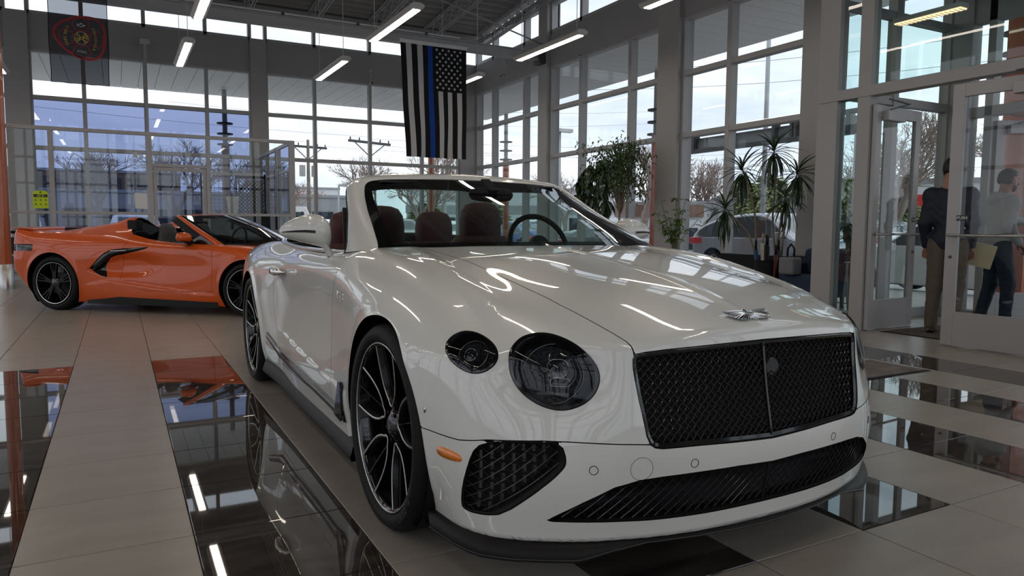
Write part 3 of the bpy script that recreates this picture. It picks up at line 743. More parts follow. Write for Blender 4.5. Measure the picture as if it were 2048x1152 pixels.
# wheel-house liners
for x0 in (0, -2.851):
    for sg in (1, -1):
        b = MB(); b.lathe([(.05, -.40), (.40, -.40), (.408, -.02), (.402, .0)], 40, 'y', (x0, 0, .372)); V = [(v[0], (v[1]+.93)*sg, v[2]) for v in b.v if True]; b2 = MB(); b2.add([(v[0], v[1], max(v[2], .10)) for v in V], b.f); b2.build('wheelhouse_liner', M_BLACKM, BL, smooth=True)
b = MB(); b.box((-3.8, -.78, .14), (.30, .78, .17)); b.box((.30, -.45, .16), (.80, .45, .19)); b.build('underbody', M_BLACKM, BL)
# ---- wheels -----------------------------------------------------
def bentley_wheel(loc, sgn, st=0):
    W = empty('wheel', loc, 0); W.parent = BL; W.rotation_euler = (0, 0, st if sgn < 0 else PI+st)   # outer face towards -y locally
    b = MB(); b.lathe([(.300, .11), (.345, .125), (.366, .105), (.372, .07), (.3725, -.07), (.366, -.105), (.345, -.128), (.318, -.125), (.306, -.112), (.302, -.09)], 72, 'y')
    b.build('tyre', M_RUBBER, W, auto=60)
    b = MB()
    for yy in (-.05, -.018, .018, .05): b.lathe([(.3705, yy-.004), (.3735, yy-.0041), (.3735, yy-.004)], 4, 'y')
    b = MB()
    for i in range(60):
        a = 2*PI*i/60
        for yy, tw in ((-.085, .06), (.085, -.06)):
            p = [(.3735*math.cos(a+tw*k), yy+k*.012*(1 if yy < 0 else 1), .3735*math.sin(a+tw*k)) for k in (-1, 1)]; b.bar(p[0], p[1], .004, .0012, (math.cos(a), 0, math.sin(a)))
    tag(b.build('tread_groove', mat('tread_dark', (.004, .004, .004), .9), W), kind='stuff')
    b = MB(); b.lathe([(.302, -.108), (.3055, -.112), (.303, -.116), (.293, -.112), (.286, -.10), (.280, -.05), (.275, .08)], 72, 'y'); b.build('rim', M_BLACKG, W, auto=40)
    b = MB(); b.lathe([(.3045, -.1135), (.303, -.117), (.2985, -.1155), (.2975, -.1135)], 72, 'y'); b.build('rim_edge', M_ALU, W, smooth=True)
    b = MB(); b.lathe([(0, .02), (.20, .02), (.20, .0), (.0, .0)], 40, 'y'); b.build('brake_disc', mat('brake_steel', (.035, .035, .035), .45, .7), W, auto=40)
    # spokes: five petal pairs
    bs = MB(); be = MB()
    def P3(r, a, d): return Vector((r*math.cos(a), d, r*math.sin(a)))
    def dish(r): return -.075-.033*min(1, (r/.30))**1.5
    def ha(r): return math.asin(min(.9, (.019+.074*(1-math.exp(-(r-.085)/.075)))/r))      # half-angle of a petal at radius r
    for i in range(5):
        a0 = PI/2-.03+2*PI*i/5
        L_ = [(r, -ha(r)) for r in np.linspace(.2985, .090, 20)]
        for t in np.linspace(-75, 75, 9): L_.append((.087-.020*math.cos(math.radians(t)), .020*math.sin(math.radians(t))/.078))
        L_ += [(r, ha(r)) for r in np.linspace(.090, .2985, 20)]
        ring = [P3(r, a0+an, dish(r)-.003) for r, an in L_]; V = []; F = []; V2 = []; F2 = []
        for q, p in enumerate(ring):
            pr = ring[max(0, q-1)]; nx = ring[min(len(ring)-1, q+1)]; tdir = (nx-pr).normalized(); sd = tdir.cross(Vector((0, -1, 0))).normalized()
            wdt = .0075
            V += [p-sd*.001+Vector((0, .0008, 0)), p+sd*wdt*.5-Vector((0, .0012, 0)), p+sd*wdt+Vector((0, .0008, 0))]
            V2 += [p-sd*.0012+Vector((0, .001, 0)), p+sd*(wdt+.001)+Vector((0, .001, 0)), p+sd*(wdt+.012)+Vector((0, .022, 0)), p+sd*(wdt+.012)+Vector((0, .06, 0)), p-sd*.002+Vector((0, .06, 0))]
            if q: o = (q-1)*3; F += [(o, o+1, o+4, o+3), (o+1, o+2, o+5, o+4)]; o = (q-1)*5; F2 += [(o+k, o+(k+1) % 5, o+5+(k+1) % 5, o+5+k) for k in range(5)]
        be.add(V, F); bs.add(V2, F2)
        bs.bar(P3(.10, a0, dish(.10)+.03), P3(.295, a0, dish(.295)+.012), .005, .03, (0, 1, 0))
    bs.build('spokes', mat('wheel_black', (.004, .004, .005), .3, 0, .12, spec=.25), W, auto=50); be.build('machined_edge', M_ALU, W, smooth=True, recalc=False)
    b = MB(); b.lathe([(.0, -.088), (.030, -.087), (.034, -.084), (.064, -.070), (.072, -.055), (.075, -.02)], 40, 'y'); b.build('hub', M_BLACKG, W, auto=40)
    for i_, ch in enumerate('P ZERO'):
        if ch != ' ':
            a_ = -.55-.075*i_; o_ = text('tyre_letter', ch, .030, mat('tyre_print', (.05, .05, .05), .6), (.338*math.cos(a_), -.1275, .338*math.sin(a_)), (0, 0, 0), W, .0006); o_.rotation_euler = (Matrix.Rotation(-(a_-PI/2), 3, 'Y') @ Matrix.Rotation(PI/2, 3, 'X')).to_euler()
    text('hub_letter', 'B', .045, M_ALU, (0, -.0885, 0), (PI/2, 0, 0), W, .001)
    b = MB()
    for i in range(5): a = PI/2+2*PI*(i+.5)/5; b.lathe([(.007, -.082), (.007, -.07)], 6, 'y', (.052*math.cos(a), 0, .052*math.sin(a)), cap=True)
    tag(b.build('wheel_bolts', M_BLACKM, W), kind='stuff')
    b = MB(); G = []
    for r_ in (.215, .272): G.append([P3(r_, t, -.045) for t in np.linspace(-.35, .75, 14)])
    b.grid(G); b.build('brake_caliper', mat('caliper_black', (.015, .015, .016), .25, 0, .8), W, solid=.05)
    return W
for x0, tr in ((0, .836), (-2.851, .838)):
    for sg in (1, -1):
        bentley_wheel((x0, sg*tr, .3725), sg, .014 if x0 == 0 else 0)
# ---- windscreen surround, glass and cockpit of the white convertible ------------------------------
def crom(pts, n):
    p = [Vector(q) for q in pts]; p = [p[0]*2-p[1]]+p+[p[-1]*2-p[-2]]; out = []; segs = len(p)-3
    for i in range(n):
        t = i/(n-1)*segs; k = min(int(t), segs-1); t -= k; a, b_, c, d = p[k:k+4]
        out.append(.5*((2*b_)+(c-a)*t+(2*a-5*b_+4*c-d)*t*t+(3*b_-a-3*c+d)*t**3))
    return out
IN = [(-.60, -.765, .990), (-.66, -.748, 1.02), (-.83, -.716, 1.093), (-1.03, -.678, 1.175), (-1.20, -.640, 1.262), (-1.285, -.600, 1.318), (-1.30, -.52, 1.338), (-1.285, -.35, 1.347), (-1.265, -.15, 1.352), (-1.26, 0, 1.353)]
OU = [(-.84, -.845, .970), (-.87, -.825, 1.0), (-1.0, -.785, 1.08), (-1.13, -.745, 1.155), (-1.29, -.705, 1.245), (-1.40, -.665, 1.305), (-1.455, -.58, 1.352), (-1.45, -.38, 1.368), (-1.43, -.16, 1.373), (-1.42, 0, 1.375)]
def mir(L): return list(L)+[(a, -b, c) for a, b, c in list(L)[-2::-1]]
nI = 73; I_ = crom(mir(IN), nI); O_ = crom(mir(OU), nI); rows = []
mids = []
for k in range(nI):
    a, c = I_[k], O_[k]; out = Vector((0.25, (a.y/.7)*.8 if abs(a.y) > .01 else 0, .9)).normalized(); w = (c-a).length
    # outward direction: away from the cabin centre
    cen = Vector((-1.6, 0, .95)); out = ((a+c)/2-cen).normalized()
    rows.append([a, a*.93+c*.07+out*.010, a*.75+c*.25+out*.022, a*.5+c*.5+out*.028, a*.2+c*.8+out*.020, a*.03+c*.97+out*.008, c, c-out*.012])
b = MB(); b.grid(rows); b.build('windscreen_surround', M_PAINT, BL, smooth=True)
rows = []
for k in range(nI):
    a, c = I_[k], O_[k]; out = ((a+c)/2-Vector((-1.6, 0, .95))).normalized(); rows.append([a, a-out*.03, a*.7+c*.3-out*.05, a*.2+c*.8-out*.05, c-out*.02, c])
b = MB(); b.grid(rows); b.build('windscreen_trim', M_BLACKM, BL, smooth=True)
b = MB(); b.tube([O_[k]-Vector((.004, 0, .004)) for k in range(nI)], .007, 6); b.build('door_seal', M_BLACKG, BL, smooth=True)
# glass: rows from cowl to header
cow = crom(mir([(-.60, -.765, .990), (-.52, -.60, .985), (-.43, -.40, .98), (-.38, -.18, .978), (-.36, 0, .977)]), 41); hed = crom(mir(IN[5:]), 41)
G = []; nr = 14
for i in range(nr+1):
    t = i/nr; row = []
    for k in range(41):
        y = cow[k].y*(1-t)+hed[k].y*t; p = cow[k]*(1-t)+hed[k]*t; u = 1-(2*k/40-1)**2
        # side edge follows the pillar
        ed = crom(IN[:6], 21); e = ed[int(round(t*20))]; wgt = 1-min(1, u*1.6)
        q = Vector((p.x+.03*math.sin(PI*t), p.y*(abs(e.y)/max(1e-6, abs(cow[0].y*(1-t)+hed[0].y*t))), p.z+.018*math.sin(PI*t)))
        q.x += (e.x-(cow[0].x*(1-t)+hed[0].x*t)-.03*math.sin(PI*t))*(1-u)**1.5; q.z += (e.z-(cow[0].z*(1-t)+hed[0].z*t)-.018*math.sin(PI*t))*(1-u)**1.5
        row.append(q)
    G.append(row)
b = MB(); b.grid(G); b.build('windscreen', M_SCREEN, BL, smooth=True)
# black ceramic border just behind the glass, with the bulge for the mirror mount
off = Vector((-.006, 0, -.006)); b = MB()
def gp(u, v): # u across 0..1, v up 0..1
    a = u*40; c = v*nr; i, j = min(int(c), nr-1), min(int(a), 39); f, g_ = c-i, a-j
    return (G[i][j]*(1-g_)+G[i][j+1]*g_)*(1-f)+(G[i+1][j]*(1-g_)+G[i+1][j+1]*g_)*f+off
for s_ in (0, 1):
    R_ = []
    for v in np.linspace(0, 1, 29):
        wd_ = .052+.06*max(0, (v-.88)/.12)**2+.04*max(0, (.2-v)/.2)**2
        R_.append([gp(u if s_ == 0 else 1-u, v) for u in np.linspace(0, wd_, 4)])
    b.grid(R_)
def tb(u):
    m_ = math.exp(-((u-.5)/.06)**2); return .17+.05*math.exp(-((u-.5)/.2)**2)+.16*m_
b.grid([[gp(u, 1-tb(u)*t) for u in np.linspace(.02, .98, 61)] for t in np.linspace(0, 1, 5)])
b.grid([[gp(u, .12*t) for u in np.linspace(.02, .98, 41)] for t in np.linspace(0, 1, 7)])
b.build('windscreen_border', M_BLACKG, BL, smooth=True)
# cowl panel under the glass
b = MB(); b.grid([[tuple(p+Vector((.05, 0, .0))) for p in cow], [tuple(p+Vector((-.12, 0, -.015))) for p in cow]]); b.build('cowl', M_BLACKM, BL)
# dashboard, wheel, mirror
b = MB(); G2 = []
for x, z in ((-.55, .945), (-.75, .955), (-.92, .955), (-1.02, .935), (-1.06, .88), (-1.05, .70), (-1.0, .5)): G2.append([(x-.02*abs(y)/.7, y, z+(.055*math.exp(-((y-.37)/.17)**2) if .9 < z else 0)) for y in np.linspace(-.76, .76, 31)])
b.grid(G2); b.build('dashboard', M_DARKL, BL, smooth=True)
sw = empty('steering_wheel', (-1.14, .37, .985)); sw.parent = BL; sw.rotation_euler = (0, math.radians(-24), 0)
b = MB(); b.tube([(0, .185*math.cos(t), .185*math.sin(t)) for t in np.linspace(0, 2*PI, 48, endpoint=False)], .015, 10, closed=True); b.build('steering_rim', M_DARKL, sw, smooth=True)
b = MB(); b.lathe([(0, .03), (.055, .025), (.065, 0), (.06, -.02)], 24, 'x'); 
for a in (0, PI, -PI/2): b.bar((0, .05*math.cos(a), .05*math.sin(a)), (0, .18*math.cos(a), .18*math.sin(a)), .03, .012, (1, 0, 0))
b.build('steering_hub', M_DARKL, sw, auto=40)
b = MB(); b.lathe([(0, 0), (.04, -.005), (.09, -.012)], 20, 'x', (-1.0, .0, 1.0)); b = MB()
im = MB(); prof = []
G3 = []
for t, hw, hh in ((-.13, .004, .01), (-.115, .012, .028), (-.07, .018, .036), (0, .02, .038), (.07, .018, .036), (.115, .012, .028), (.13, .004, .01)): G3.append([(-1.02+hw*math.cos(q)*1.0, -.0+t, 1.262+hh*math.sin(q)) for q in np.linspace(0, 2*PI, 17)])
im.grid(G3); im.bar((-1.0, 0, 1.27), (-1.10, 0, 1.335), .05, .035); im.build('rear_view_mirror', M_BLACKM, BL, auto=50)
b = MB()
for y in (-.36, .36): b.box((-1.40, y-.17, 1.322), (-1.24, y+.17, 1.332))
b.build('sun_visor', M_DARKL, BL, bevel=.004)
# seats
def seat(x, y, zt, wide, name='seat', hw=.145):
    S = empty(name, (x, y, 0)); S.parent = BL
    def sect(z, xc, w, t, n=28, e=.6):
        R_ = []
        for q in np.linspace(0, 2*PI, n, endpoint=False):
            c, s_ = math.cos(q), math.sin(q); R_.append((xc+t*math.copysign(abs(s_)**e, s_), w*math.copysign(abs(c)**e, c), z))
        R_.append(R_[0]); return R_
    k = zt; G_ = [sect(.50, .12, wide, .09), sect(.60, .09, wide*1.02, .085), sect(k-.42, .045, wide*1.0, .08), sect(k-.34, .02, wide*.96, .075), sect(k-.27, .0, wide*.80, .07), sect(k-.225, -.008, wide*.66, .06)]
    b = MB(); b.grid(G_); b.build('seat_back', M_REDL, S, smooth=True)
    H = [sect(k-.26, -.008, hw*.98, .052, e=.7), sect(k-.20, -.012, hw*1.0, .060, e=.7), sect(k-.12, -.012, hw, .062, e=.7), sect(k-.06, -.012, hw*.94, .058, e=.75), sect(k-.02, -.012, hw*.76, .045, e=.85), sect(k-.004, -.012, hw*.45, .025, e=1), sect(k, -.012, .003, .002, e=1)]
    b = MB(); b.grid(H); b.build('headrest', M_REDL, S, smooth=True)
    b = MB(); b.box((.0, -wide, .34), (.52, wide, .52)); b.build('seat_cushion', M_REDL, S, bevel=.05)
    return S
seat(-1.90, .37, 1.255, .27); seat(-1.75, -.37, 1.215, .27); seat(-2.62, .33, 1.205, .25, 'rear_seat'); seat(-2.56, -.33, 1.195, .25, 'rear_seat')
b = MB(); G_ = []
for x, z in ((-2.66, .96), (-2.70, 1.03), (-2.78, 1.045), (-2.95, 1.03), (-3.15, .99)): G_.append([(x, y, z-.05*(abs(y)/.76)**4) for y in np.linspace(-.76, .76, 25)])
b.grid(G_); b.build('tonneau_cover', M_BLACKM, BL, smooth=True)
b = MB(); b.box((-2.66, -.74, .45), (-2.62, .74, .98)); b.box((-2.5, -.08, .4), (-.95, .08, .62)); b.box((-2.66, -.76, .30), (-.8, .76, .34)); b.build('cabin_floor', M_DARKL, BL, bevel=.01)
for sg in (1, -1):
    b = MB(); b.box((-2.6, sg*.775-.02, .36), (-.85, sg*.775+.02, .935)); b.build('door_card', M_REDL, BL, bevel=.015)
    pts = [(-.80, .822, .972), (-1.1, .822, .966), (-1.6, .822, .962), (-2.1, .822, .968), (-2.45, .81, .985), (-2.7, .76, 1.0)]; q = crom([(a, c*sg, d) for a, c, d in pts], 30)
    b = MB(); b.tube(q, .009, 8); b.build('belt_trim', M_CHROME, BL, smooth=True)
    b = MB(); b.tube([p+Vector((0, -.018*sg, -.002)) for p in q], .011, 8); b.build('belt_seal', M_BLACKG, BL, smooth=True)
    b = MB(); b.bar((-1.00, sg*.79, .965), (-1.22, sg*.735, 1.18), .018, .03, (0, 1, 0)); b.build('quarter_post', M_BLACKM, BL, bevel=.005)
    # door handle
    s, n = by_surf([-1.90], [.826], .0); hp = s[0]; Hn = empty('door_handle', (hp[0], hp[1]*sg, hp[2])); Hn.parent = BL
    b = MB(); G_ = []
    for x, r_, o in ((.125, .004, .008), (.11, .016, .034), (.05, .023, .050), (-.04, .024, .050), (-.09, .018, .040), (-.115, .006, .010)): G_.append([(x, sg*(o+r_*math.cos(t)*.8), r_*math.sin(t)) for t in np.linspace(0, 2*PI, 13)])
    b.grid(G_); b.build('handle_grip', M_CHROME, Hn, smooth=True)
    # door mirror
    Mr = empty('door_mirror', (-1.06, sg*.868, 1.05)); Mr.parent = BL
    st = [(-.010, 1.040, .040, .03), (.0, 1.046, .066, .055), (.03, 1.060, .080, .070), (.075, 1.070, .0785, .078), (.12, 1.072, .068, .076), (.165, 1.070, .053, .068), (.20, 1.066, .036, .052), (.222, 1.062, .018, .03), (.228, 1.061, .003, .006)]
    G_ = []
    for y, zc_, h, d in st:
        R_ = []
        for q_ in np.linspace(0, 2*PI, 33):
            c, s_ = math.cos(q_), math.sin(q_); X_ = (d*1.0*abs(c)**.8 if c > 0 else -d*.75*abs(c)**.45)
            R_.append((X_+.0, sg*y, zc_-1.05+h*math.copysign(abs(s_)**.9, s_)*(1 if s_ > 0 else .88)))
        G_.append(R_)
    b = MB(); b.grid(G_); b.build('mirror_shell', M_PAINT, Mr, smooth=True)
    b = MB(); R_ = []
    for y, zc_, h, d in st[3:8]:
        R_.append([(d*(abs(math.cos(a)))**.8+.0015, sg*(y+.001), zc_-1.05+h*math.sin(a)*.9) for a in (-.20, -.10, .0)])
    b.grid(R_); b.build('indicator_strip', M_BLACKG, Mr, smooth=True)
    b = MB(); G_ = []
    for (x, y, z, wx, wz) in ((.0, .045, -.03, .05, .02), (.01, .02, -.05, .045, .018), (.02, .005, -.075, .038, .016), (.02, -.005, -.105, .036, .014)): G_.append([(x+wx*math.cos(t), sg*(y+wz*math.sin(t)), z) for t in np.linspace(0, 2*PI, 17)])
    b.grid(G_); b.build('mirror_stalk', M_PAINT, Mr, smooth=True)
# ================================================================ ORANGE ROADSTER
M_ORANGE = mat('orange_metallic_paint', (.60, .082, .003), .38, .0, .55, .02, spec=.35)
M_DGLASS = glass('coupe_glass', (.45, .52, .50), 1.5, ior=1.5)
VE = empty('roadster_car', (1.73, 3.294, 0), -.721)
tag(VE, 'low orange mid-engined sports car with black side intake and black wheels', 'car')
P, N, T = nets(v_body, (-3.75, -.015, .06), (1.15, 1.03, 1.24), .019)
ARR = np.array
INTK = [(-2.17, .543), (-2.06, .650), (-1.96, .735), (-1.86, .782), (-1.66, .800), (-1.347, .822), (-1.38, .800), (-1.50, .770), (-1.661, .736), (-1.80, .712), (-1.88, .68), (-1.96, .609), (-1.985, .55), (-1.965, .500), (-1.925, .437), (-2.02, .46), (-2.10, .50)]
def nearv(Q):
    x, y, z = Q.T; g = np.abs(polysd(x, z, INTK)); g = np.minimum(g, np.abs(np.hypot(x, z-.325)-.365)); g = np.minimum(g, np.abs(np.hypot(x+2.722, z-.348)-.392)); return (g < .026) & (y > .5)
P, N, T = refine(P, N, T, nearv, v_body, 1)
X, Y, Z = P.T; side = Y > .5
arch = np.minimum(np.where(side, np.hypot(X, Z-.325)-.362, 9), np.where(side, np.hypot(X+2.722, Z-.348)-.388, 9))
intk = np.where(side, -polysd(X, Z, INTK), 9)
cockp = [(-.40, -.3), (-.40, .60), (-.50, .715), (-1.0, .765), (-1.45, .775), (-1.68, .765), (-1.745, .70), (-1.775, .55), (-1.74, .38), (-1.70, -.3)]
cock = np.where(Z > .78, -polysd(X, Y, cockp), 9)
tl = np.where((X < -3.0), -polysd(Y, Z, [(.56, .765), (.60, .83), (.99, .835), (.99, .755), (.85, .745)]), 9)
base = np.minimum.reduce([arch, intk, cock, tl])
doorf = -(X+.46); doorr = X-np.interp(Z, [.28, .33, .42, .50, .80, .9], [-1.38, -1.60, -1.745, -1.758, -1.70, -1.66]); doorb = Z-np.interp(X, [-1.75, -1.38, -.9, -.46], [.36, .285, .28, .30])
door = np.minimum.reduce([doorf, doorr, doorb, Y-.60])
def vpan(name, gs, m, both=True, sgn=1):
    p, n, t, ed = trim(P, N, T, np.minimum.reduce(gs)-.0018); p, n, t = skirt(p, n, t, ed, .016)
    if both: return npmesh(name, np.concatenate([p, p*[1, -1, 1]]), np.concatenate([n, n*[1, -1, 1]]), np.concatenate([t, t[:, ::-1]+len(p)]), m, VE)
    return npmesh(name, p, n, t, m, VE) if sgn > 0 else npmesh(name, p*[1, -1, 1], n*[1, -1, 1], t[:, ::-1], m, VE)
hg = np.minimum(X+.39, .62+.10*(X)-Y); hg = np.where(Z > .45, np.minimum(hg, .86-X), -9)
vpan('body_shell', [base, np.where(Y > .5, -door, 9), -hg], M_ORANGE)
vpan('bonnet', [hg, base], M_ORANGE)
vpan('door', [door, base], M_ORANGE, False, 1); vpan('door', [door, base], M_ORANGE, False, -1)
p, n, t, ed = trim(P, N, T, np.minimum.reduce([arch, cock])-.006); p = p-n*.022
npmesh('body_lining', np.concatenate([p, p*[1, -1, 1]]), np.concatenate([n, n*[1, -1, 1]]), np.concatenate([t, t[:, ::-1]+len(p)]), M_BLACKG, VE)
def vy(x, z, off=0.0):
    x = np.atleast_1d(ARR(x, float)); z = np.atleast_1d(ARR(z, float)); lo = np.full(len(x), .3); hi = np.full(len(x), 1.2)
    for _ in range(36):
        mid = (lo+hi)/2; v = v_body(x, mid, z) > 0; hi = np.where(v, mid, hi); lo = np.where(v, lo, mid)
    P0 = np.stack([x, lo, z], 1); n0 = grad(v_body, P0); n0 /= np.linalg.norm(n0, axis=1, keepdims=True); return P0+n0*off
for sg in (1, -1):
    # blade inside the intake, gloss black, with a lit upper lip
    b = MB(); xs = np.linspace(-2.12, -1.36, 24); up = np.interp(xs, [-2.17, -2.06, -1.96, -1.86, -1.66, -1.347], [.543, .650, .735, .782, .80, .822]); lw = np.interp(xs, [-2.12, -2.02, -1.96, -1.88, -1.80, -1.66, -1.36], [.52, .56, .62, .685, .715, .738, .806])
    G = []
    for f, o in ((0, -.03), (.15, .006), (.6, .010), (1, -.02)): q = vy(xs, up*(1-f)+lw*f, o); G.append([(v[0], v[1]*sg, v[2]) for v in q])
    b.grid(G); b.build('intake_blade', M_BLACKG, VE, smooth=True)
    b = MB(); q = vy(ARR([-1.86, -1.78, -1.70, -1.64]), ARR([.766, .768, .772, .778]), .012); b.tube([(v[0], v[1]*sg, v[2]) for v in q], .006, 6); b.build('intake_handle', M_CHROME, VE, smooth=True)
    # sill blade
    xs = np.linspace(-2.25, -.40, 30); G = []
    hh = np.interp(xs, [-2.25, -1.9, -1.75, -.4], [.145, .18, .20, .165])
    for z0, o in ((1.0, .003), (.6, .012), (.0, .018)): zz = .10+(hh-.10)*z0; q = vy(xs, np.maximum(zz, .13), o); G.append([(v[0], v[1]*sg, zz[i]) for i, v in enumerate(q)])
    b = MB(); b.grid(G); b.build('side_skirt', M_CARBON, VE, smooth=True)
    # tail lamp
    b = MB(); b.box((-3.37, sg*.58, .765), (-3.15, sg*.885, .825)); b.build('tail_lamp', mat('dark_red_lens', (.10, .004, .003), .1, 0, 1), VE, bevel=.01)
    # mirror
    Mv = empty('door_mirror', (-.80, sg*.86, .90)); Mv.parent = VE; G = []
    for y, zc, h, d in ((0, .02, .03, .05), (.03, .035, .055, .085), (.09, .045, .062, .10), (.15, .045, .052, .09), (.185, .04, .03, .05), (.19, .04, .005, .01)):
        G.append([((d if math.cos(a) > 0 else d*.6)*math.copysign(abs(math.cos(a))**.7, math.cos(a))-.02, sg*y, zc+h*math.sin(a)) for a in np.linspace(0, 2*PI, 25)])
    b = MB(); b.grid(G); b.build('mirror_shell', M_ORANGE, Mv, smooth=True)
    b = MB(); b.bar((.0, sg*-.04, -.045), (.0, sg*.05, .012), .09, .03, (1, 0, 0)); b.box((-.08, min(sg*.0, sg*.17), -.028), (.05, max(sg*.0, sg*.17), -.006)); b.build('mirror_stalk', M_BLACKG, Mv, bevel=.004)
    # body-colour pillar and its black inner edge
    I2 = crom([(-.36, sg*.765, .84), (-.60, sg*.735, .965), (-.85, sg*.69, 1.09), (-1.05, sg*.635, 1.185), (-1.10, sg*.59, 1.205)], 20)
    O2 = crom([(-.50, sg*.80, .85), (-.72, sg*.765, .975), (-.93, sg*.715, 1.09), (-1.10, sg*.655, 1.175), (-1.17, sg*.60, 1.20)], 20)
    b = MB(); b.grid([[a, a*.7+c*.3+Vector((.008, sg*.012, .014)), a*.3+c*.7+Vector((0, sg*.016, .012)), c, c-Vector((.0, sg*.03, .012))] for a, c in zip(I2, O2)]); b.build('windscreen_pillar', M_ORANGE, VE, smooth=True)
    b = MB(); b.grid([[a-Vector((0, sg*.0, .004)), a-Vector((-.012, sg*.05, -.002))] for a in I2]); b.grid([[c-Vector((0, sg*.02, .006)), c-Vector((.10, sg*.03, .05))] for c in O2]); b.build('pillar_trim', M_BLACKM, VE, smooth=True)
    b = MB(); b.add([(-.50, sg*.79, .85), (-.90, sg*.79, .86), (-.72, sg*.755, .965)], [(0, 1, 2)]); b.build('quarter_panel', M_BLACKG, VE, solid=.01)
    # seat behind, roof latch on the buttress
    S = empty('seat', (-1.42, sg*.36, 0)); S.parent = VE; b = MB(); G = []
    for z, x, w, tt in ((.40, .14, .24, .07), (.7, .02, .25, .07), (.88, -.04, .22, .06), (.98, -.065, .15, .05), (1.06, -.08, .12, .05), (1.11, -.085, .07, .03), (1.115, -.085, .01, .01)): G.append([(x+tt*math.copysign(abs(math.sin(a))**.6, math.sin(a)), w*math.copysign(abs(math.cos(a))**.6, math.cos(a)), z) for a in np.linspace(0, 2*PI, 25)])
    b.grid(G); b.build('seat_back', mat('grey_leather', (.045, .045, .048), .5), S, smooth=True)
    b = MB(); b.box((-1.80, sg*.66-.06, 1.02), (-1.66, sg*.66+.06, 1.15)); o_ = b.build('roof_latch', M_BLACKM, VE, bevel=.015)
    # panel behind the seats under the buttress
    b = MB(); b.add([(-1.775, sg*.20, .80), (-1.74, sg*.76, .82), (-1.70, sg*.74, .98), (-1.80, sg*.56, 1.15), (-1.76, sg*.36, 1.10), (-1.72, sg*.20, 1.03)], [(0, 1, 2, 3, 4, 5)]); b.build('buttress_face', M_BLACKG, VE, solid=.01)
b = MB(); b.grid([[(-1.16+.0*k, y, 1.205+.02*(1-(y/.6)**2)), (-1.08, y*.985, 1.212+.024*(1-(y/.6)**2)), (-1.05, y*.985, 1.200+.024*(1-(y/.6)**2))] for k, y in enumerate(np.linspace(-.61, .61, 21))])
b.build('windscreen_header', M_ORANGE, VE, smooth=True)
G = []
for i in range(11):
    t = i/10; row = []
    for k in range(25):
        u = -1+2*k/24; yb = u*(.765*(1-t)+.60*t); xb = (-.36+.42*(1-u*u))*(1-t)+(-1.08+.26*(1-u*u))*t; zb = (.84-.03*(1-u*u))*(1-t)+(1.205+.02*(1-u*u))*t+.03*math.sin(PI*t); row.append((xb, yb, zb))
    G.append(row)
b = MB(); b.grid(G); b.build('windscreen', M_DGLASS, VE, smooth=True)
b = MB(); b.grid([[(q[0]-.01, q[1]*.99, q[2]-.008) for q in G[i]] for i in (9, 10)]); b.build('windscreen_border', M_BLACKG, VE, smooth=True)
b = MB(); b.grid([[(-.38-.15, y, .84) for y in (-.72, .72)], [(-.62, y, .86) for y in (-.72, .72)], [(-.80, y, .83) for y in (-.72, .72)], [(-.82, y, .4) for y in (-.72, .72)]]); b.grid([[(.0, y, .80) for y in (-.6, .6)], [(-.53, y, .84) for y in (-.72, .72)]]); b.build('dashboard', M_DARKL, VE)
b = MB(); b.tube([(-.93+.04*math.sin(t), .36+.17*math.cos(t), .90+.16*math.sin(t)) for t in np.linspace(0, 2*PI, 30, endpoint=False)], .014, 8, closed=True); b.build('steering_wheel', M_DARKL, VE, smooth=True)
b = MB(); b.box((-1.78, -.76, .25), (-.5, .76, .3)); b.box((-1.80, -.76, .3), (-1.74, .76, .80)); b.box((-1.5, -.10, .3), (-.8, .10, .72)); b.build('cabin_floor', M_DARKL, VE)
b = MB(); b.box((-1.1, -.72, .62), (-.75, -.50, .70)); b.build('door_armrest', mat('tan_trim', (.45, .36, .26), .5), VE, bevel=.03)
b = MB(); b.box((-3.05, -.70, .12), (.7, .70, .18)); b.build('underbody', M_BLACKM, VE)
b = MB(); b.box((-3.70, -.60, .93), (-3.62, .60, .95)); G = []
for x, z in ((-3.58, 1.050), (-3.52, 1.055), (-3.35, 1.042), (-3.30, 1.03)): G.append([(x+.16*(y/.85)**2, y, z-.012*(y/.85)**2) for y in np.linspace(-.84, .84, 25)])
b = MB(); b.grid(G); b.build('rear_spoiler', M_ORANGE, VE, smooth=True, solid=.012)
b = MB(); b.tube([(-3.62+.35*max(0, abs(y)-.55)*1.6, y, .60) for y in np.linspace(-.8, .8, 9)], .01, 5); b = MB()
for y in (-.5, .5): b.box((-2.9, y-.06, 1.0), (-2.5, y+.06, 1.055))
b.build('deck_vent', M_BLACKM, VE, bevel=.01)
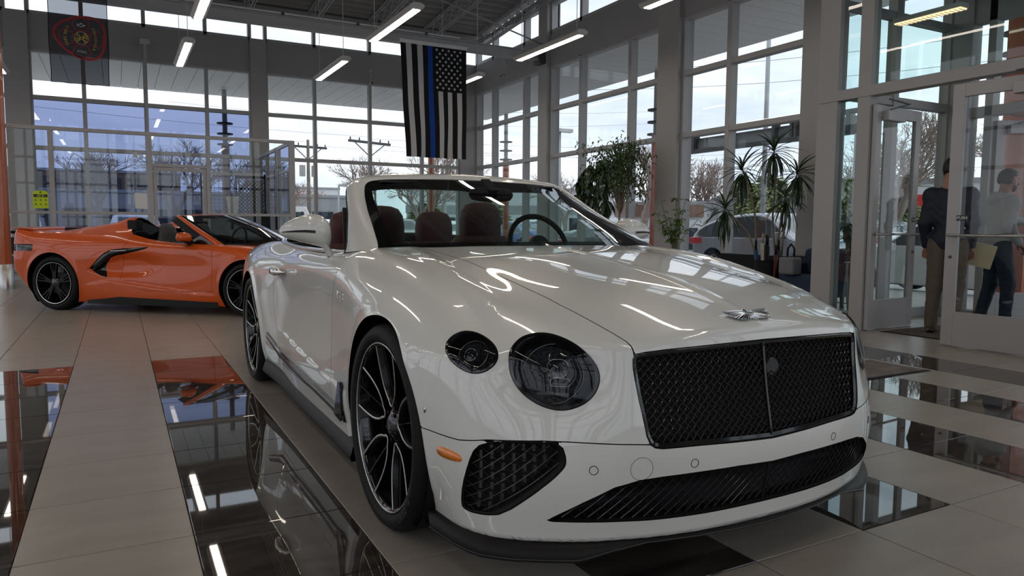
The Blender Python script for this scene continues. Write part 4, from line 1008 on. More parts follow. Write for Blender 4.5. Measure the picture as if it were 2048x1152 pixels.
def sport_wheel(parent, loc, sgn, Ro, Rr, wid, st=0):
    W = empty('wheel', loc, 0); W.parent = parent; W.rotation_euler = (0, 0, st if sgn < 0 else PI+st); h = wid/2
    b = MB(); b.lathe([(Rr-.005, h-.02), (Rr+.03, h), (Ro-.012, h-.015), (Ro, h-.05), (Ro, -h+.05), (Ro-.012, -h+.015), (Rr+.03, -h-.003), (Rr+.006, -h+.01), (Rr, -h+.03)], 64, 'y'); b.build('tyre', M_RUBBER, W, auto=60)
    b = MB(); b.lathe([(Rr+.001, -h+.012), (Rr-.004, -h+.002), (Rr-.014, -h+.006), (Rr-.02, -h+.03), (Rr-.03, h-.05)], 64, 'y'); b.build('rim', M_BLACKG, W, auto=40)
    b = MB(); b.lathe([(Rr-.0045, -h+.0015), (Rr-.011, -h+.0025), (Rr-.0115, -h+.006)], 64, 'y'); b.build('pinstripe', M_ALU, W)
    b = MB(); b.lathe([(0, .02), (Rr*.68, .02), (Rr*.68, .0), (0, 0)], 40, 'y'); b.build('brake_disc', MATS['brake_steel'], W, auto=40)
    b = MB()
    for i in range(5):
        a0 = PI/2+2*PI*i/5
        for da in (-.19, 0, .19):
            p0 = Vector((.06*math.cos(a0+da*.8), -h+.035, .06*math.sin(a0+da*.8))); p1 = Vector(((Rr-.02)*math.cos(a0+da), -h+.022, (Rr-.02)*math.sin(a0+da))); b.bar(p0, p1, .020 if da else .014, .03, (0, 1, 0))
        b.bar((.05*math.cos(a0), -h+.03, .05*math.sin(a0)), (Rr*.55*math.cos(a0), -h+.03, Rr*.55*math.sin(a0)), .05, .03, (0, 1, 0))
    b.build('spokes', MATS['wheel_black'], W, bevel=.004)
    b = MB(); b.lathe([(0, -h+.012), (.035, -h+.014), (.07, -h+.03), (.075, -h+.06)], 30, 'y'); b.build('hub', M_BLACKG, W, auto=40)
    b = MB(); b.box((-.06 if sgn < 0 else -.06, -.04, Rr*.45), (.06, .03, Rr*.82)); b.build('brake_caliper', MATS['radiator_grey'], W, bevel=.01)
    return W
for sg in (1, -1):
    sport_wheel(VE, (-2.722, sg*.81, .348), sg, .348, .268, .28); sport_wheel(VE, (0, sg*.82, .325), sg, .325, .253, .245, 0)
    for x0, R0 in ((0, .325), (-2.722, .348)):
        b2 = MB(); b = MB(); b.lathe([(.05, -.36), (R0+.03, -.36), (R0+.038, -.02), (R0+.03, 0)], 36, 'y', (x0, 0, R0)); b2.add([(v[0], (v[1]+.92)*sg, max(v[2], .10)) for v in b.v], b.f); b2.build('wheelhouse_liner', M_BLACKM, VE, smooth=True)
# ================================================================ THE SHOWROOM
T_ = .5369
M_TILE = mat('beige_porcelain', (.325, .290, .248), .30, noise=.10, nscale=2.2, spec=.45, stretch=(1, 3.5, 1))
M_TILED = mat('dark_marble', (.050, .041, .035), .02, noise=.5, nscale=3.0, spec=.9, stretch=(1, 4, 1))
M_GROUT = mat('grout', (.035, .025, .02), .8)
M_FRAME = mat('grey_window_frame', (.40, .395, .395), .45, noise=.03, nscale=3)
M_WALL = mat('grey_wall_paint', (.33, .325, .32), .7, noise=.03, nscale=2, bump=.03, bscale=40)
M_COLM = mat('grey_column_paint', (.36, .352, .345), .5, noise=.03, nscale=2)
M_PANE = glass('window_glass', (.93, .97, .965), .8)
M_TINT = glass('tinted_film_glass', (.24, .29, .46), 1.4)
M_GREENG = glass('vestibule_glass', (.78, .90, .88), 1.2)
M_DECK = mat('roof_deck', (.24, .235, .23), .5, .1)
M_DECKD = mat('dark_steel', (.07, .07, .07), .5, .2)
fl = MB(); fl.box((-9.3, -13.3, -.12), (9.35, 13.4, -.006)); floor = tag(fl.build('floor', M_GROUT), kind='structure')
# tiles: polished dark runs between pale columns of porcelain
g = .0022; me_t = {}
for key, mm in (('p', M_TILE), ('d', M_TILED)):
    b = MB(); a_, c_ = T_/2-g, .0016
    V = [(-a_, -a_, -.0055), (a_, -a_, -.0055), (a_, a_, -.0055), (-a_, a_, -.0055), (-a_, -a_, -c_), (a_, -a_, -c_), (a_, a_, -c_), (-a_, a_, -c_), (-a_+c_, -a_+c_, 0), (a_-c_, -a_+c_, 0), (a_-c_, a_-c_, 0), (-a_+c_, a_-c_, 0)]
    b.add(V, [(0, 1, 5, 4), (1, 2, 6, 5), (2, 3, 7, 6), (3, 0, 4, 7), (4, 5, 9, 8), (5, 6, 10, 9), (6, 7, 11, 10), (7, 4, 8, 11), (8, 9, 10, 11)])
    o = b.build('tile', mm, floor); me_t[key] = o.data; bpy.data.objects.remove(o)
def dark(u, v): return u % 2 == 0 and -4 <= u <= 10 and -9 <= v <= -1
def seen(x, y):
    d = Vector((x, y, 0))-CP; z = d.dot(_fw)
    if z < .6: return None
    px = 1024+1454.77*d.dot(_r2)/z; py = 576-1454.77*d.dot(_u2)/z
    return (px, py, z) if -90 < px < 2140 and py < 1260 else None
cand = []; rest = {'p': MB(), 'd': MB()}
for u in range(-17, 17):
    for v in range(-24, 24):
        x, y = (u+.5)*T_, (v+.5)*T_
        if not (-9.25 < x < 9.3 and -13.2 < y < 13.3): continue
        s = seen(x, y); k = 'd' if dark(u, v) else 'p'
        hid = False
        if s: hid = (.75 < x < 2.4 and -4.6 < y < -.3)      # under the white car
        cand.append(((s[2] if s and not hid else 1e3+abs(x)+abs(y)), x, y, k))
cand.sort(key=lambda q: q[0])
for i, (d, x, y, k) in enumerate(cand):
    if i < 292 and d < 1e3:
        o = bpy.data.objects.new('tile', me_t[k]); COL.objects.link(o); o.parent = floor; o.location = (x, y, 0)
        if k == 'd': o['label'] = 'dark polished tile'
    else:
        me = me_t[k]; b = rest[k]; b.add([(p.co.x+x, p.co.y+y, p.co.z) for p in me.vertices], [tuple(f.vertices) for f in me.polygons])
tag(rest['p'].build('tile_field', M_TILE, floor, recalc=False), kind='stuff')
if rest['d'].v: tag(rest['d'].build('dark_tile_field', M_TILED, floor, recalc=False), kind='stuff')
ROOFZ = lambda y: 6.56+.082*(13.05-y)
def struct(name, b, m, **k):
    o = b.build(name, m, **k); return tag(o, kind='structure')
def pane(name, corners, m, parent=None):
    b = MB(); V = corners; b.add(V, [(0, 1, 2, 3)]); o = b.build(name, m, parent, recalc=False); return o
# ---- back wall (y = 13.05), windows in bays -----------------------------------------------
YB, XR = 13.05, 9.1
TR = [(.0, .14), (1.33, 1.42) , (2.76, 2.85), (3.87, 3.96)]
b = MB()
b.box((-9.1, YB, 4.95), (XR+.3, YB+.25, 5.73)); b.box((-9.1, YB, 6.22), (XR+.3, YB+.25, 6.60)); struct('wall_back', b, M_WALL, bevel=.004)
cols_b = [(-8.2, -7.8), (-5.2, -4.8), (-2.24, -1.80), (2.86, 3.24), (8.60, 9.35)]
for i, (a, c) in enumerate(cols_b): b = MB(); b.box((a, YB-.06, 0), (c, YB+.26, 5.75)); struct('trim_%d' % (i+1), b, M_COLM, bevel=.004)
mull_b = [[-8.0, -7, -6, -5.2], [-4.8, -3.85, -2.95, -2.24], [-1.80, -.77, .49, 1.83, 2.86], [3.24, 4.46, 5.95, 7.46, 8.60]]
wn = 0
for bay in mull_b:
    wn += 1; w = empty('window_%d' % wn, ((bay[0]+bay[-1])/2, YB, 0)); tag(w, kind='structure'); ox, oy = (bay[0]+bay[-1])/2, YB
    b = MB()
    for x in bay: b.box((x-ox-.042, .0, 0), (x-ox+.042, .14, 4.97))
    for z0, z1 in TR:
        if z0 < 2 and z0 > 1: continue
        b.box((bay[0]-ox, .005, z0), (bay[-1]-ox, .135, z1))
    b.box((bay[0]-ox, .005, 4.90), (bay[-1]-ox, .135, 4.96))
    for x in bay: b.box((x-ox-.042, .0, 5.70), (x-ox+.042, .14, 6.25))
    b.box((bay[0]-ox, 0, 5.73), (bay[-1]-ox, .14, 5.79)); b.box((bay[0]-ox, 0, 6.17), (bay[-1]-ox, .14, 6.23)); b.build('window_frame', M_FRAME, w, bevel=.003)
    zs = [.14, 2.76, 3.87, 4.90]
    for i in range(len(bay)-1):
        for j, (z0, z1) in enumerate(((.14, 2.76), (2.85, 3.87), (3.96, 4.90), (5.79, 6.17))):
            mm = M_TINT if (wn == 3 and j < 2) else M_PANE
            pane('window_pane', [(bay[i]-ox+.04, .08, z0), (bay[i+1]-ox-.04, .08, z0), (bay[i+1]-ox-.04, .08, z1), (bay[i]-ox+.04, .08, z1)], mm, w)
# ---- right wall (x = 9.1) ------------------------------------------------------------------
b = MB(); b.box((XR, -.95, 4.95), (XR+.25, YB, 5.73)); b.box((XR, -13.2, 3.75), (XR+.25, -.95, 5.73)); struct('wall_right', b, M_WALL, bevel=.004)
cols_r = [(8.84, 9.25), (4.14, 4.73), (.86, 1.35)]
for i, (a, c) in enumerate(cols_r): b = MB(); b.box((XR-.10, a, 0), (XR+.27, c, ROOFZ(a)-.1 if i < 2 else 5.8)); struct('trim_%d' % (i+6), b, M_COLM, bevel=.004)
mull_r = [[12.98, 11.91, 10.14, 9.25], [8.84, 7.54, 5.73, 4.73], [4.14, 2.97, 1.35]]
for bay in mull_r:
    wn += 1; oy = (bay[0]+bay[-1])/2; w = tag(empty('window_%d' % wn, (XR, oy, 0)), kind='structure'); b = MB()
    for y in bay: b.box((0, y-oy-.05, 0), (.17, y-oy+.05, 4.97))
    for z0, z1 in ((0, .14), (2.77, 2.86), (3.90, 3.99), (4.90, 4.96)): b.box((.005, bay[-1]-oy, z0), (.165, bay[0]-oy, z1))
    b.build('window_frame', M_FRAME, w, bevel=.003)
    for i in range(len(bay)-1):
        for z0, z1 in ((.14, 2.77), (2.86, 3.90), (3.99, 4.90)):
            pane('window_pane', [(.12, bay[i]-oy-.05, z0), (.12, bay[i+1]-oy+.05, z0), (.12, bay[i+1]-oy+.05, z1), (.12, bay[i]-oy-.05, z1)], M_PANE, w)
# clerestory that follows the rake of the roof
cl = [[12.98, 11.91, 10.14, 9.25], [8.84, 7.54, 5.73, 4.73], [4.14, 2.97, 1.35], [.86, -.95, -2.7, -4.5], [-4.9, -6.5, -8.3, -10, -12.9]]
for bay in cl:
    wn += 1; oy = (bay[0]+bay[-1])/2; w = tag(empty('window_%d' % wn, (XR, oy, 0)), kind='structure'); b = MB()
    def top(y): return ROOFZ(y)-.28
    for y in bay: b.box((0, y-oy-.05, 5.70), (.17, y-oy+.05, top(y)+.05))
    b.box((.0, bay[-1]-oy, 5.73), (.17, bay[0]-oy, 5.80)); b.box((.005, bay[-1]-oy, 6.40), (.165, bay[0]-oy, 6.47))
    b.bar((.085, bay[-1]-oy, top(bay[-1])+.05), (.085, bay[0]-oy, top(bay[0])+.05), .17, .10); b.build('window_frame', M_FRAME, w, bevel=.003)
    for i in range(len(bay)-1):
        y0, y1 = bay[i]-.05, bay[i+1]+.05
        pane('window_pane', [(.12, y0-oy, 5.80), (.12, y1-oy, 5.80), (.12, y1-oy, 6.40), (.12, y0-oy, 6.40)], M_PANE, w)
        if top(y0) > 6.5: pane('window_pane', [(.12, y0-oy, 6.47), (.12, y1-oy, 6.47), (.12, y1-oy, top(y1)), (.12, y0-oy, top(y0))], M_PANE, w)
b = MB()
for y0, y1 in ((9.25, 8.84), (4.73, 4.14), (1.35, .86), (-4.5, -4.9)): b.box((XR, y1, 5.7), (XR+.24, y0, ROOFZ(y0)-.25))
struct('trim_12', b, M_WALL)
# ---- rest of the hall, behind and beside the camera -----------------------------------------
for nm, ax in (('wall_left', 0), ('wall_front', 1)):
    b = MB()
    if ax == 0: L0, L1 = -13.2, 13.3
    else: L0, L1 = -9.2, 9.3
    def bx(a0, a1, z0, z1, t=.2):
        if ax == 0: b.box((-9.3, a0, z0), (-9.3+t, a1, z1))
        else: b.box((a0, -13.3, z0), (a1, -13.3+t, z1))
    zt = 8.6
    bx(L0, L1, 0, .4); bx(L0, L1, 5.2, 5.6); bx(L0, L1, 6.4, zt)
    n = 6
    for i in range(n+1): c = L0+(L1-L0)*i/n; bx(max(L0, c-.2), min(L1, c+.2), .4, 6.4); 
    for i in range(3*n): c = L0+(L1-L0)*(i+.5)/(3*n); bx(c-.05, c+.05, .9, 6.4, .14)
    bx(L0, L1, 2.8, 2.9, .14); bx(L0, L1, 3.9, 4.0, .14)
    struct(nm, b, M_WALL)
# ---- roof: ribbed deck on bar joists ---------------------------------------------------------
b = MB(); ny = 150; G = []
for i in range(ny+1):
    y = -13.3+(26.8)*i/ny; z = ROOFZ(y)+(.05 if i % 2 else 0)
    G.append([(-9.3, y-.05, z), (9.4, y-.05, z)]); G.append([(-9.3, y+.05, z), (9.4, y+.05, z)])
b.grid(G); b.box((-9.4, -13.4, 0), (-9.4, -13.4, 0)); b.add([(-9.4, -13.4, ROOFZ(-13.4)+.25), (9.5, -13.4, ROOFZ(-13.4)+.25), (9.5, 13.6, ROOFZ(13.6)+.25), (-9.4, 13.6, ROOFZ(13.6)+.25)], [(0, 1, 2, 3)])
struct('ceiling', b, M_DECK, recalc=False)
jo = None
for i in range(12):
    x = -8.4+1.5725*i+.14
    J = empty('roof_joist', (x, 0, 0)); tag(J, 'open web steel bar joist under the roof deck, %s' % ('counted %s from the right window wall' % ['first', 'second', 'third', 'fourth', 'fifth', 'sixth', 'seventh', 'eighth', 'ninth', 'tenth', 'eleventh', 'twelfth'][11-i]), 'joist', 'bar joists under the roof')
    b = MB(); y0, y1 = -13.1, 12.8
    for dx in (-.03, .03): b.bar((dx, y0, ROOFZ(y0)-.04), (dx, y1, ROOFZ(y1)-.04), .03, .035); b.bar((dx, y0+.5, ROOFZ(y0)-.42), (dx, y1-.6, ROOFZ(y1)-.42), .03, .035)
    b.build('chord', M_FRAME, J)
    b = MB(); yy = y1-.1; k = 0
    while yy > y0+.4:
        za, zb = (ROOFZ(yy)-.05, ROOFZ(yy-.3)-.41) if k % 2 == 0 else (ROOFZ(yy)-.41, ROOFZ(yy-.3)-.05)
        b.bar((0, yy, za), (0, yy-.3, zb), .018, .018); yy -= .3; k += 1
    b.build('web', M_FRAME, J)
b = MB(); b.box((-9.2, 12.85, 6.60), (9.3, 13.05, 6.95)); b.box((-9.2, 12.7, 6.88), (9.3, 13.05, 6.93)); struct('trim_13', b, M_DECKD)
# steel tie beam across the hall, with its pale strip
t = tag(empty('steel_beam', (0, 9.05, 5.2)), 'long grey steel beam crossing the hall below the roof', 'beam')
b = MB(); b.box((-9.2, -.06, -.1), (9.05, .06, .1)); b.box((-9.2, -.10, .085), (9.05, .10, .105)); b.box((-9.2, -.10, -.105), (9.05, .10, -.085)); b.build('web', M_FRAME, t)
b = MB(); b.tube([(-9.2, -.02, .165), (6.8, -.02, .165)], .022, 8); b.build('conduit', mat('white_conduit', (.75, .75, .74), .4), t, smooth=True)
b = MB(); 
for i in range(10): b.box((-8+1.55*i, -.045, .10), (-7.94+1.55*i, .02, .19))
b.build('conduit_clip', M_DECKD, t)
b = MB(); b.box((8.85, -.16, -.18), (9.02, .16, .22)); b.build('end_plate', M_DECKD, t)
b = MB(); b.tube([(5.9, 10.2, 6.75), (9.0, 9.0, 5.48)], .018, 6); tag(b.build('tie_rod', M_FRAME, smooth=True), 'thin diagonal steel tie rod from joist to column', 'rod')
b = MB(); b.tube([(2.0, 12.3, 6.2), (8.9, 12.3, 6.2)], .012, 6); tag(b.build('sprinkler_pipe', M_FRAME, smooth=True), 'thin pipe along the eave under the roof deck', 'pipe')
# ---- pendant lights --------------------------------------------------------------------------
M_LAMP = mat('pendant_diffuser', (.9, .8, .65), .5, emit=(1.0, .88, .74), es=PENDANT)
M_SHADE = mat('pendant_housing', (.55, .54, .52), .4)
LB = {'near the flag, over the white car': None}
def pendant(x, y0, y1, z, label):
    P_ = empty('pendant_light', (x, (y0+y1)/2, z)); tag(P_, label, 'light', 'linear pendant lights'); L_ = y1-y0
    b = MB(); prof = [(-.12, .045), (-.10, .075), (-.05, .095), (.05, .095), (.10, .075), (.12, .045), (.075, -.004), (-.075, -.004)]
    b.prism([(a, c) for a, c in prof], -L_/2, L_/2, 'y'); b.build('housing', M_SHADE, P_, bevel=.004)
    b = MB()
    for a, c in ((-L_/2+.06, -.02), (.02, L_/2-.06)): b.box((-.058, a, -.012), (.058, c, -.0045))
    b.build('diffuser', M_LAMP, P_)
    b = MB()
    for s in (-1, 1): b.tube([(0, s*(L_/2-.18), .09), (0, s*(L_/2-.18), ROOFZ((y0+y1)/2+s*(L_/2-.18))-z-.02)], .006, 6)
    b.build('cable', M_SHADE, P_)
    return P_
vis = {(4.0, 4.4): 'bright linear pendant light hanging left of the flag, over the white car', (7.05, 4.4): 'long linear pendant light right of the flag, before the clerestory',
       (4.0, 8.45): 'small far linear pendant light left of the flag, before the grey band', (7.05, 8.45): 'far linear pendant light half hidden by the striped flag',
       (1.07, 8.45): 'far linear pendant light above the glass office', (1.07, 4.4): 'near linear pendant light cut by the picture top, above the orange car',
       (-2.05, 8.45): 'linear pendant light beside the orange pole at the left edge', (7.05, .35): 'near linear pendant light at the top, before the grey window band'}
for x in (-5.2, -2.05, 1.07, 4.0, 7.05):
    for y in (8.45, 4.4, .35, -3.7, -7.75):
        if x > 6 and y < -1: continue
        pendant(x, y, y+2.35, 3.98 if (x == -2.05 and y == 8.45) else 4.45, vis.get((x, y), 'linear pendant light %s, %s' % ({8.45: 'in the far row before the back windows', 4.4: 'in the row over the orange car', .35: 'over the white car cabin', -3.7: 'over the white car nose', -7.75: 'in the row behind the viewer'}[y], {-5.2: 'over the leftmost aisle', -2.05: 'over the left aisle', 1.07: 'over the middle aisle', 4.0: 'right of the white car', 7.05: 'beside the right windows'}[x])))
# ================================================================ VESTIBULE AND DOORS
XV = 6.8; M_DOOR = mat('satin_door_frame', (.36, .345, .34), .4, .1, noise=.03, nscale=2)
b = MB()
b.box((XV, -1.02, 0), (XV+.14, -.76, 4.2)); b.box((XV, -1.42, 0), (XV+.12, -1.27, 4.05)); b.box((XV-.01, -6.5, 2.49), (XV+.13, -.78, 2.60)); b.box((XV, -6.5, 3.95), (XV+.14, -.78, 4.2))
b.box((XV, -1.30, .0), (XV+.12, -1.0, .10))
for y in (-3.42, -4.4, -5.4, -6.4): b.box((XV, y-.06, 0 if y < -3.5 else 0), (XV+.12, y+.06, 4.0))
b.box((XV, -1.9, 2.6), (XV+.10, -1.9, 2.6))
struct('trim_14', b, M_COLM, bevel=.003)
for i, c in enumerate([[(XV+.06, -1.02, .1), (XV+.06, -1.27, .1), (XV+.06, -1.27, 2.49), (XV+.06, -1.02, 2.49)], [(XV+.06, -1.02, 2.6), (XV+.06, -1.27, 2.6), (XV+.06, -1.27, 3.95), (XV+.06, -1.02, 3.95)], [(XV+.06, -1.42, 2.6), (XV+.06, -6.4, 2.6), (XV+.06, -6.4, 3.95), (XV+.06, -1.42, 3.95)], [(XV+.06, -3.48, .1), (XV+.06, -6.4, .1), (XV+.06, -6.4, 2.49), (XV+.06, -3.48, 2.49)]]):
    tag(pane('window_%d' % (20+i), c, M_GREENG), kind='structure')
# side wall of the vestibule
YS = -.85; b = MB()
for x in (6.86, 7.98, 9.05): b.box((x-.05, YS-.06, 0), (x+.05, YS+.06, 4.05))
for z0, z1 in ((0, .12), (2.56, 2.66), (3.55, 3.64), (3.95, 4.1)): b.box((6.85, YS-.05, z0), (9.1, YS+.05, z1))
struct('trim_15', b, M_FRAME, bevel=.003)
for x0, x1 in ((6.91, 7.93), (8.03, 9.0)):
    for z0, z1 in ((.12, 2.56), (2.66, 3.55)): tag(pane('window_24', [(x0, YS, z0), (x1, YS, z0), (x1, YS, z1), (x0, YS, z1)], M_GREENG), kind='structure')
# outer front of the vestibule (x = 9.1): posts, doors and transoms
b = MB(); b.box((9.02, -1.16, 0), (9.22, -.78, 4.1)); b.box((9.05, -1.42, 0), (9.2, -1.33, 4.0)); b.box((9.05, -3.48, 0), (9.2, -3.36, 4.0)); b.box((9.05, -6.4, 0), (9.2, -6.2, 4.0))
b.box((9.05, -6.4, 2.46), (9.2, -.8, 2.58)); b.box((9.05, -6.4, 3.58), (9.2, -.8, 4.1)); b.box((9.05, -2.0, 2.5), (9.2, -1.92, 3.7)); b.box((9.05, -1.35, 0), (9.2, -1.0, .1))
struct('trim_16', b, M_COLM, bevel=.003)
for c in ([(9.12, -1.16, .1), (9.12, -1.33, .1), (9.12, -1.33, 2.46), (9.12, -1.16, 2.46)], [(9.12, -1.16, 2.58), (9.12, -6.2, 2.58), (9.12, -6.2, 3.58), (9.12, -1.16, 3.58)]): tag(pane('window_25', c, M_PANE), kind='structure')
b = MB(); b.box((XV, -6.5, 4.02), (9.2, -.8, 4.16)); struct('trim_17', b, mat('vestibule_ceiling', (.085, .075, .072), .35))
# louvred strip light in the vestibule
L_ = tag(empty('louvred_light', (8.75, -.55, 3.90)), 'long louvred strip light hanging in the vestibule', 'light')
L_.location = (7.70, -1.44, 3.42); L_.rotation_euler = (0, 0, PI/2)
b = MB(); b.box((-.38, -.075, 0), (.38, .075, .05)); b.bar((-.3, 0, .05), (-.3, 0, .60), .01, .01); b.bar((.3, 0, .05), (.3, 0, .60), .01, .01); b.build('housing', M_SHADE, L_); b = MB(); b.box((-.37, -.06, -.012), (.37, .06, -.002)); b.build('diffuser', mat('louvre_glow', (.9, .6, .4), .5, emit=(1, .62, .36), es=1.6), L_)
b = MB()
for i in range(15): b.box((-.36+i*.05, -.06, -.02), (-.355+i*.05, .06, -.013))
b.build('louvre', M_SHADE, L_)
def door(name, hinge, rz, w, h, push=True, label=None, pull=1):
    D = empty(name, hinge, rz); tag(D, kind='structure'); s, r = .105, .12; br = .33
    b = MB(); b.box((0, -.022, .012), (s, .022, h)); b.box((w-s, -.022, .012), (w, .022, h)); b.build('stile', M_DOOR, D, bevel=.003)
    b = MB(); b.box((s, -.022, .012), (w-s, .022, br)); b.build('bottom_rail', M_DOOR, D, bevel=.003)
    b = MB(); b.box((s, -.022, h-r), (w-s, .022, h)); b.build('top_rail', M_DOOR, D, bevel=.003)
    pane('door_pane', [(s, 0, br), (w-s, 0, br), (w-s, 0, h-r), (s, 0, h-r)], M_PANE, D)
    b = MB(); z = 1.04; b.tube([(.05, pull*.075, z), (w-.04, pull*.075, z)], .013, 10)
    for x in (.055, w-.05): b.tube([(x, pull*.02, z), (x, pull*.075, z)], .012, 8)
    b.build('push_bar', mat('satin_steel', (.42, .41, .40), .3, .8), D, smooth=True)
    b = MB(); b.lathe([(0, -.03), (.014, -.03), (.016, -.022)], 14, 'y', (w-.05, 0, .84)); b.lathe([(0, .03), (.014, .03), (.016, .022)], 14, 'y', (w-.05, 0, .84)); b.build('lock', M_DECKD, D)
    # closer
    b = MB(); sg = pull; b.box((.12, min(0, sg*.02), h-.16), (.46, 0, h-.05)); b.box((.12, min(sg*.02, sg*.085), h-.16), (.46, max(sg*.02, sg*.085), h-.06)); b.build('door_closer', M_DOOR, D, bevel=.004)
    b = MB(); b.bar((.22, sg*.05, h-.04), (.42, sg*.14, h+.02), .02, .012); b.bar((.42, sg*.14, h+.02), (.10, sg*.10, h+.05), .02, .012); b.build('closer_arm', M_DECKD, D)
    return D
# leaf standing open, swung into the vestibule
d1 = door('door_1', (6.84, -1.45, 0), math.radians(5), .89, 2.40, pull=-1)
# near leaf, closed, hinged on its far side of the picture
d2 = door('door_2', (6.70, -3.38, 0), math.radians(94), .98, 2.42, pull=1)
d3 = door('door_3', (9.12, -1.44, 0), math.radians(-28), .93, 2.40, pull=-1)
d4 = door('door_4', (9.12, -3.35, 0), math.radians(90), .95, 2.40, pull=1)
M_SIGN = mat('sign_black', (.01, .01, .01), .4); M_WHT = mat('sign_white', (.7, .7, .68), .5)
b = MB(); b.box((.79, .024, 1.175), (.89, .028, 1.225)); b.build('push_plate', M_SIGN, d2)
text('push_lettering', 'PUSH', .038, M_WHT, (.84, .030, 1.20), (PI/2, 0, PI), d2, .0005)
b = MB(); b.box((.79, -.028, 1.175), (.86, -.024, 1.225)); b.build('push_plate', M_SIGN, d1)
text('push_lettering', 'PULL', .03, M_WHT, (.825, -.030, 1.20), (PI/2, 0, 0), d1, .0005)
# mats
M_MAT = mat('mat_pile', (.10, .075, .065), .95, noise=.25, nscale=30, bump=.4, bscale=400)
def floormat(x0, y0, x1, y1, label, mm):
    t = tag(empty('door_mat', ((x0+x1)/2, (y0+y1)/2, 0)), label, 'mat'); a, c = (x1-x0)/2, (y1-y0)/2
    b = MB(); b.box((-a, -c, 0), (a, c, .005)); b.build('rubber_edge', M_BLACKM, t, bevel=.002); b = MB(); b.box((-a+.03, -c+.03, .005), (a-.03, c-.03, .011)); b.build('pile', mm, t, bevel=.002)
floormat(6.95, -2.9, 8.9, -1.55, 'dark brown floor mat inside the entrance doors', M_MAT)
floormat(3.55, -3.13, 5.30, -2.62+.0, 'worn grey and rust mat on the tiles beside the white car', mat('worn_mat', (.165, .14, .125), .95, noise=.35, nscale=5, bump=.3, bscale=300))
# ================================================================ GLASS OFFICE, NOTICES, CAMERAS
YO = 8.845; M_GPANE = glass('office_glass', (.88, .92, .92), 1.3)
OF = tag(empty('office_partition', (.3, YO, 0)), 'grey framed glass office partition behind the orange car', 'partition')
def fr(b, x0, x1, z0, z1, t=.035, y=0): b.box((x0-.3, y-t, z0), (x1-.3, y+t, z1))
b = MB(); fr(b, -2.4, 3.02, 2.745, 2.81); b.build('top_rail', M_FRAME, OF, bevel=.003)
b = MB(); fr(b, -2.4, .36, 1.275, 1.325); b.build('middle_rail', M_FRAME, OF, bevel=.003)
b = MB(); fr(b, 1.40, 2.93, 1.275, 1.325); b.build('middle_rail', M_FRAME, OF, bevel=.003)
b = MB(); fr(b, .36, 1.40, 2.18, 2.235); b.build('door_head', M_FRAME, OF, bevel=.003)
for x0, x1, z1 in ((-1.235, -1.155, 2.75), (.34, .41, 2.75), (1.345, 1.40, 2.75), (2.91, 3.02, 2.81), (-2.4, -2.33, 2.75)):
    b = MB(); fr(b, x0, x1, 0, z1, .045); b.build('mullion', M_FRAME, OF, bevel=.003)
b = MB(); fr(b, -2.4, .36, 0, .12); fr(b, 1.40, 3.0, 0, .12); b.build('base_rail', M_FRAME, OF, bevel=.003)
for x0, x1 in ((-2.33, -1.235), (-1.155, .34), (1.40, 2.91)):
    for z0, z1 in ((.12, 1.275), (1.325, 2.745)): pane('office_pane', [(x0-.3, 0, z0), (x1-.3, 0, z0), (x1-.3, 0, z1), (x0-.3, 0, z1)], M_GPANE, OF)
pane('office_pane', [(.11, 0, 2.235), (1.045, 0, 2.235), (1.045, 0, 2.745), (.11, 0, 2.745)], M_GPANE, OF)
dr = tag(empty('door_5', (.42, YO, 0)), kind='structure'); b = MB()
b.box((0, -.02, .01), (.06, .02, 2.17)); b.box((.86, -.02, .01), (.92, .02, 2.17)); b.box((.06, -.02, .01), (.86, .02, .22)); b.box((.06, -.02, 2.10), (.86, .02, 2.17)); b.build('door_frame', M_FRAME, dr, bevel=.003)
pane('door_pane', [(.06, 0, .22), (.86, 0, .22), (.86, 0, 2.10), (.06, 0, 2.10)], M_GPANE, dr)
b = MB(); b.tube([(.80, -.06, .95), (.80, -.06, 1.15)], .01, 8); b.bar((.80, 0, .96), (.80, -.06, .96), .012, .012); b.bar((.80, 0, 1.14), (.80, -.06, 1.14), .012, .012); b.build('door_handle', M_CHROME, dr)
SP = tag(empty('side_partition', (2.965, YO, 0)), 'receding side wall of the glass office with dark framed panes', 'partition')
b = MB(); b.box((-.035, 0, 2.745), (.035, 4.2, 2.81)); b.box((-.035, 0, 1.275), (.035, 4.2, 1.325)); b.box((-.035, 0, 2.20), (.035, 4.2, 2.25)); b.box((-.035, 0, 0), (.035, 4.2, .12)); b.build('rail', M_FRAME, SP, bevel=.003)
for y in (1.35, 1.55, 2.7, 4.15): b = MB(); b.box((-.04, y-.04, 0), (.04, y+.04, 2.75)); b.build('mullion', M_FRAME, SP, bevel=.003)
for y0, y1 in ((.05, 1.31), (1.59, 2.66), (2.74, 4.11)): pane('office_pane', [(0, y0, 1.325), (0, y1, 1.325), (0, y1, 2.745), (0, y0, 2.745)], M_GPANE, SP)
